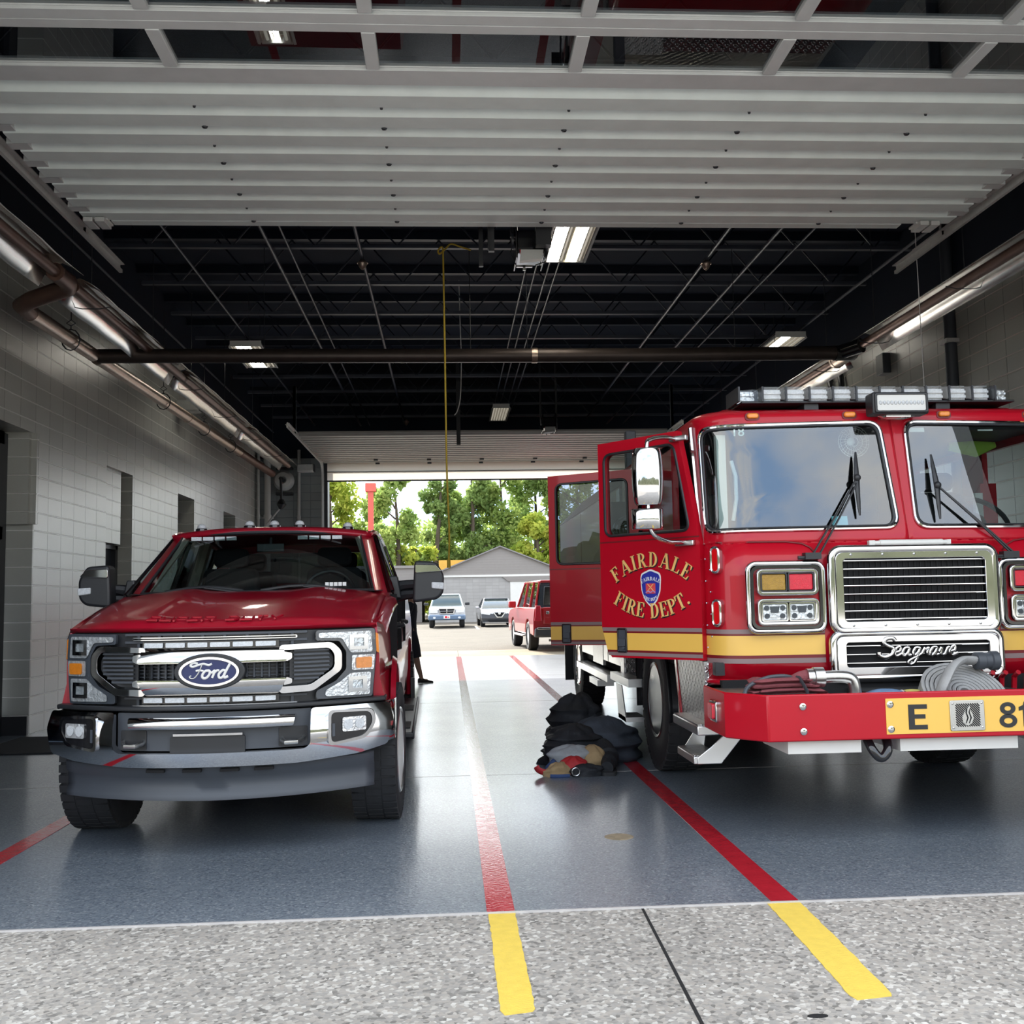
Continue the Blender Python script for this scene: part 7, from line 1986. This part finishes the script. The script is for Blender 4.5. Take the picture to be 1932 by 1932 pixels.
b = MB(); rows = []
for z, rx, ry, ox in ((.86, .145, .20, 0), (.95, .135, .185, 0), (1.1, .13, .175, 0), (1.28, .14, .20, .01), (1.40, .125, .19, .02), (1.47, .075, .11, .03), (1.50, .06, .07, .03)):
    rows.append([(ox + rx * math.cos(R(a)), ry * math.sin(R(a)), z) for a in range(0, 360, 15)])
b.loft(rows, True, False, False)
for sy in (-1, 1):
    b.tube([(.02, sy * .15, 1.42), (.0, sy * .21, 1.33), (-.06 if sy < 0 else 0, sy * .235, 1.20)], [.085, .075, .065], 12)
b.build('shirt', 'navy_shirt', PE)
b = MB(); b.tube([(0, 0, .92), (.03, -.09, .85), (.09, -.10, .66), (.125, -.10, .46)], [.13, .125, .105, .095], 14); b.tube([(0, 0, .92), (-.03, .09, .85), (-.10, .10, .66), (-.155, .10, .46)], [.13, .125, .105, .095], 14); b.build('shorts', 'dark_shorts', PE)
for x, y, z, pit in ((.225, -.10, 0, 0), (-.44, .10, .02, 22)):
    b = MB(); Mx = Matrix.Translation((x, y, z)) @ Matrix.Rotation(R(pit), 4, 'Y')
    rows = []
    for t, w_, h in ((-.08, .030, .075), (-.06, .040, .095), (0, .042, .095), (.06, .046, .07), (.13, .046, .05), (.18, .036, .04), (.20, .018, .03)):
        rows.append([(t, w_ * math.cos(R(a)), max(0.002, h * .5 + h * .5 * math.sin(R(a)))) for a in range(0, 360, 24)])
    b.loft(rows, True, False, True, Mx=Mx); b.build('shoe', 'shoe', PE)
b = MB(); b.ball((.035, 0, 1.735), (.108, .085, .085), 16); b.build('hair', 'hair', PE)
b = MB(); b.ball((.145, 0, 1.67), (.022, .016, .022), 8); b.ball((.125, -.03, 1.70), (.012, .012, .009), 8); b.ball((.125, .03, 1.70), (.012, .012, .009), 8); b.box(.12, .137, -.022, .022, 1.625, 1.633); b.ball((.04, -.078, 1.68), (.022, .012, .03), 8); b.ball((.04, .078, 1.68), (.022, .012, .03), 8); b.build('face', 'skin', PE)

PE.scale = (.93, .93, .93)
# ---- turnout gear in a heap beside the engine's front wheel
def cloth(name, label, cat, m, c, rx, ry, h, folds, seed, group=None, rz=0, gather=0.0, parent=None):
    b = MB(); rows = []
    nr, na = 16, 40
    for i in range(nr + 1):
        t = i / nr
        row = []
        for j in range(na):
            a = 2 * PI * j / na
            n1 = mnoise.noise(Vector((math.cos(a) * 1.3 + seed, math.sin(a) * 1.3, t * 2.2)))
            n2 = mnoise.noise(Vector((math.cos(a) * 3 + seed, math.sin(a) * 3, t * 5 + 3)))
            k = 1 - t ** 4 * .80
            k *= 1 + .28 * n1 + .12 * n2 + gather * math.sin(t * PI * folds + n1 * 2) * .09
            z = h * (t ** .8) * (1 + .22 * n1 * (1 - .7 * t))
            row.append((rx * k * math.cos(a), ry * k * math.sin(a), max(0, z)))
        rows.append(row)
    b.loft(rows, True, False, True)
    o = b.build(name, m, parent, ang=70)
    if not parent:
        tag(o, label, cat, group)
    o.location = c; o.rotation_euler = (0, 0, rz)
    return o
MT['black_gear'] = pbr('black_turnout_cloth', (.014, .016, .021), .75, var=.3, vs=12, bump=.5, bs=30)
MT['slate_gear'] = pbr('slate_cloth', (.045, .055, .075), .8, var=.25, vs=12, bump=.5, bs=30)
MT['grey_cloth'] = pbr('light_grey_cloth', (.34, .36, .38), .85, var=.15, vs=14, bump=.4, bs=40)
MT['tan_cloth'] = pbr('tan_cloth', (.36, .25, .13), .85, var=.15, vs=14, bump=.4, bs=40)
MT['red_cloth'] = pbr('red_cloth', (.42, .02, .025), .7, var=.15, vs=14, bump=.4, bs=40)
MT['blue_cloth'] = pbr('blue_cloth', (.03, .06, .16), .8, var=.15, vs=14, bump=.4, bs=40)
cloth('turnout_trousers', 'black turnout trousers bunched round their boots, tallest part of the gear heap', 'trousers', 'black_gear', (1.13, 9.25, 0), .27, .26, .52, 9, 1.2, gather=1.0)
cloth('turnout_coat', 'dark slate turnout coat slumped beside the engine step in the gear heap', 'coat', 'slate_gear', (1.28, 8.85, 0), .30, .28, .36, 7, 4.1, gather=.8)
cloth('turnout_coat', 'glossy black coat folded in the middle of the gear heap', 'coat', 'black_gear', (1.02, 8.62, 0), .27, .24, .33, 10, 7.7, gather=1.0)
gv = cloth('grey_shirt', 'light grey cloth liner lying in front of the folded black coat', 'cloth', 'grey_cloth', (.98, 8.34, 0), .22, .13, .20, 4, 2.6, gather=.5)
b = MB(); b.prism([(-.02, .0), (.06, .02), (.10, .10), (.02, .07)], -.13, -.12, 'y'); b.build('collar', 'grey_cloth', gv, flat=True)
cloth('tan_cloth', 'tan canvas flap beside the grey liner in the gear heap', 'cloth', 'tan_cloth', (1.13, 8.30, 0), .12, .10, .20, 3, 9.3)
cloth('cloth_hat', 'red cloth hat resting at the front of the gear heap', 'hat', 'red_cloth', (.965, 8.17, 0), .105, .085, .135, 3, 5.5)
cloth('tan_glove', 'tan leather glove at the front of the gear heap', 'glove', 'tan_cloth', (.84, 8.12, 0), .125, .07, .10, 3, 3.3, rz=.4)
cloth('dark_pouch', 'dark pouch with a pale ring at the foot of the gear heap', 'pouch', 'black_gear', (1.05, 8.08, 0), .13, .08, .09, 3, 6.1)
b = MB(); b.tube([(.955 + .03 * math.cos(R(a)), 7.985, .045 + .03 * math.sin(R(a))) for a in range(0, 360, 24)], .005, 6, True); tag(b.build('metal_ring', 'steel'), 'small steel ring leaning on the dark pouch', 'ring')
def strap(name, label, m, pts, r):
    b = MB(); b.tube(spline(pts, 6), r, 10, flat=.5); tag(b.build(name, m), label, 'strap')
strap('red_strap', 'red suspender strap curling out to the left of the gear heap', 'red_cloth', [(.66, 8.10, .075), (.675, 8.09, .05), (.73, 8.08, .03), (.82, 8.07, .028)], .028)
strap('blue_strap', 'dark blue strap looped behind the red one', 'blue_cloth', [(.82, 8.17, .10), (.79, 8.18, .07), (.76, 8.19, .035), (.80, 8.20, .025)], .03)
strap('blue_strap', 'blue strap lying flat in front of the tan glove', 'blue_cloth', [(.76, 8.02, .013), (.82, 8.005, .012), (.91, 8.01, .013)], .014)
bt = empty('rubber_boot', 'black rubber boot lying at the right foot of the gear heap', 'boot', (1.24, 8.2, 0))
b = MB(); b.tube(spline([(-.03, -.13, .055), (0, -.03, .07), (.02, .08, .085), (.02, .2, .11), (.0, .34, .14)], 5), [.05] * 6 + [.065] * 6 + [.085] * 9, 14); b.build('upper', 'black_gear', bt)
b = MB(); b.prism(rpoly([(-.075, -.19), (.03, -.19), (.06, -.05), (.06, .16), (-.05, .16), (-.08, -.05)], .03), 0, .028, 'z'); b.build('sole', 'rubber', bt)

b = MB(); b.prism(rpoly([(-4.56, 10.1), (-3.75, 10.1), (-3.75, 11.35), (-4.56, 11.35)], .03), .0, .014, 'z')
tag(b.build('door_mat', 'rubber', bev=.004), 'black rubber mat on the floor in front of the left wall opening', 'mat')
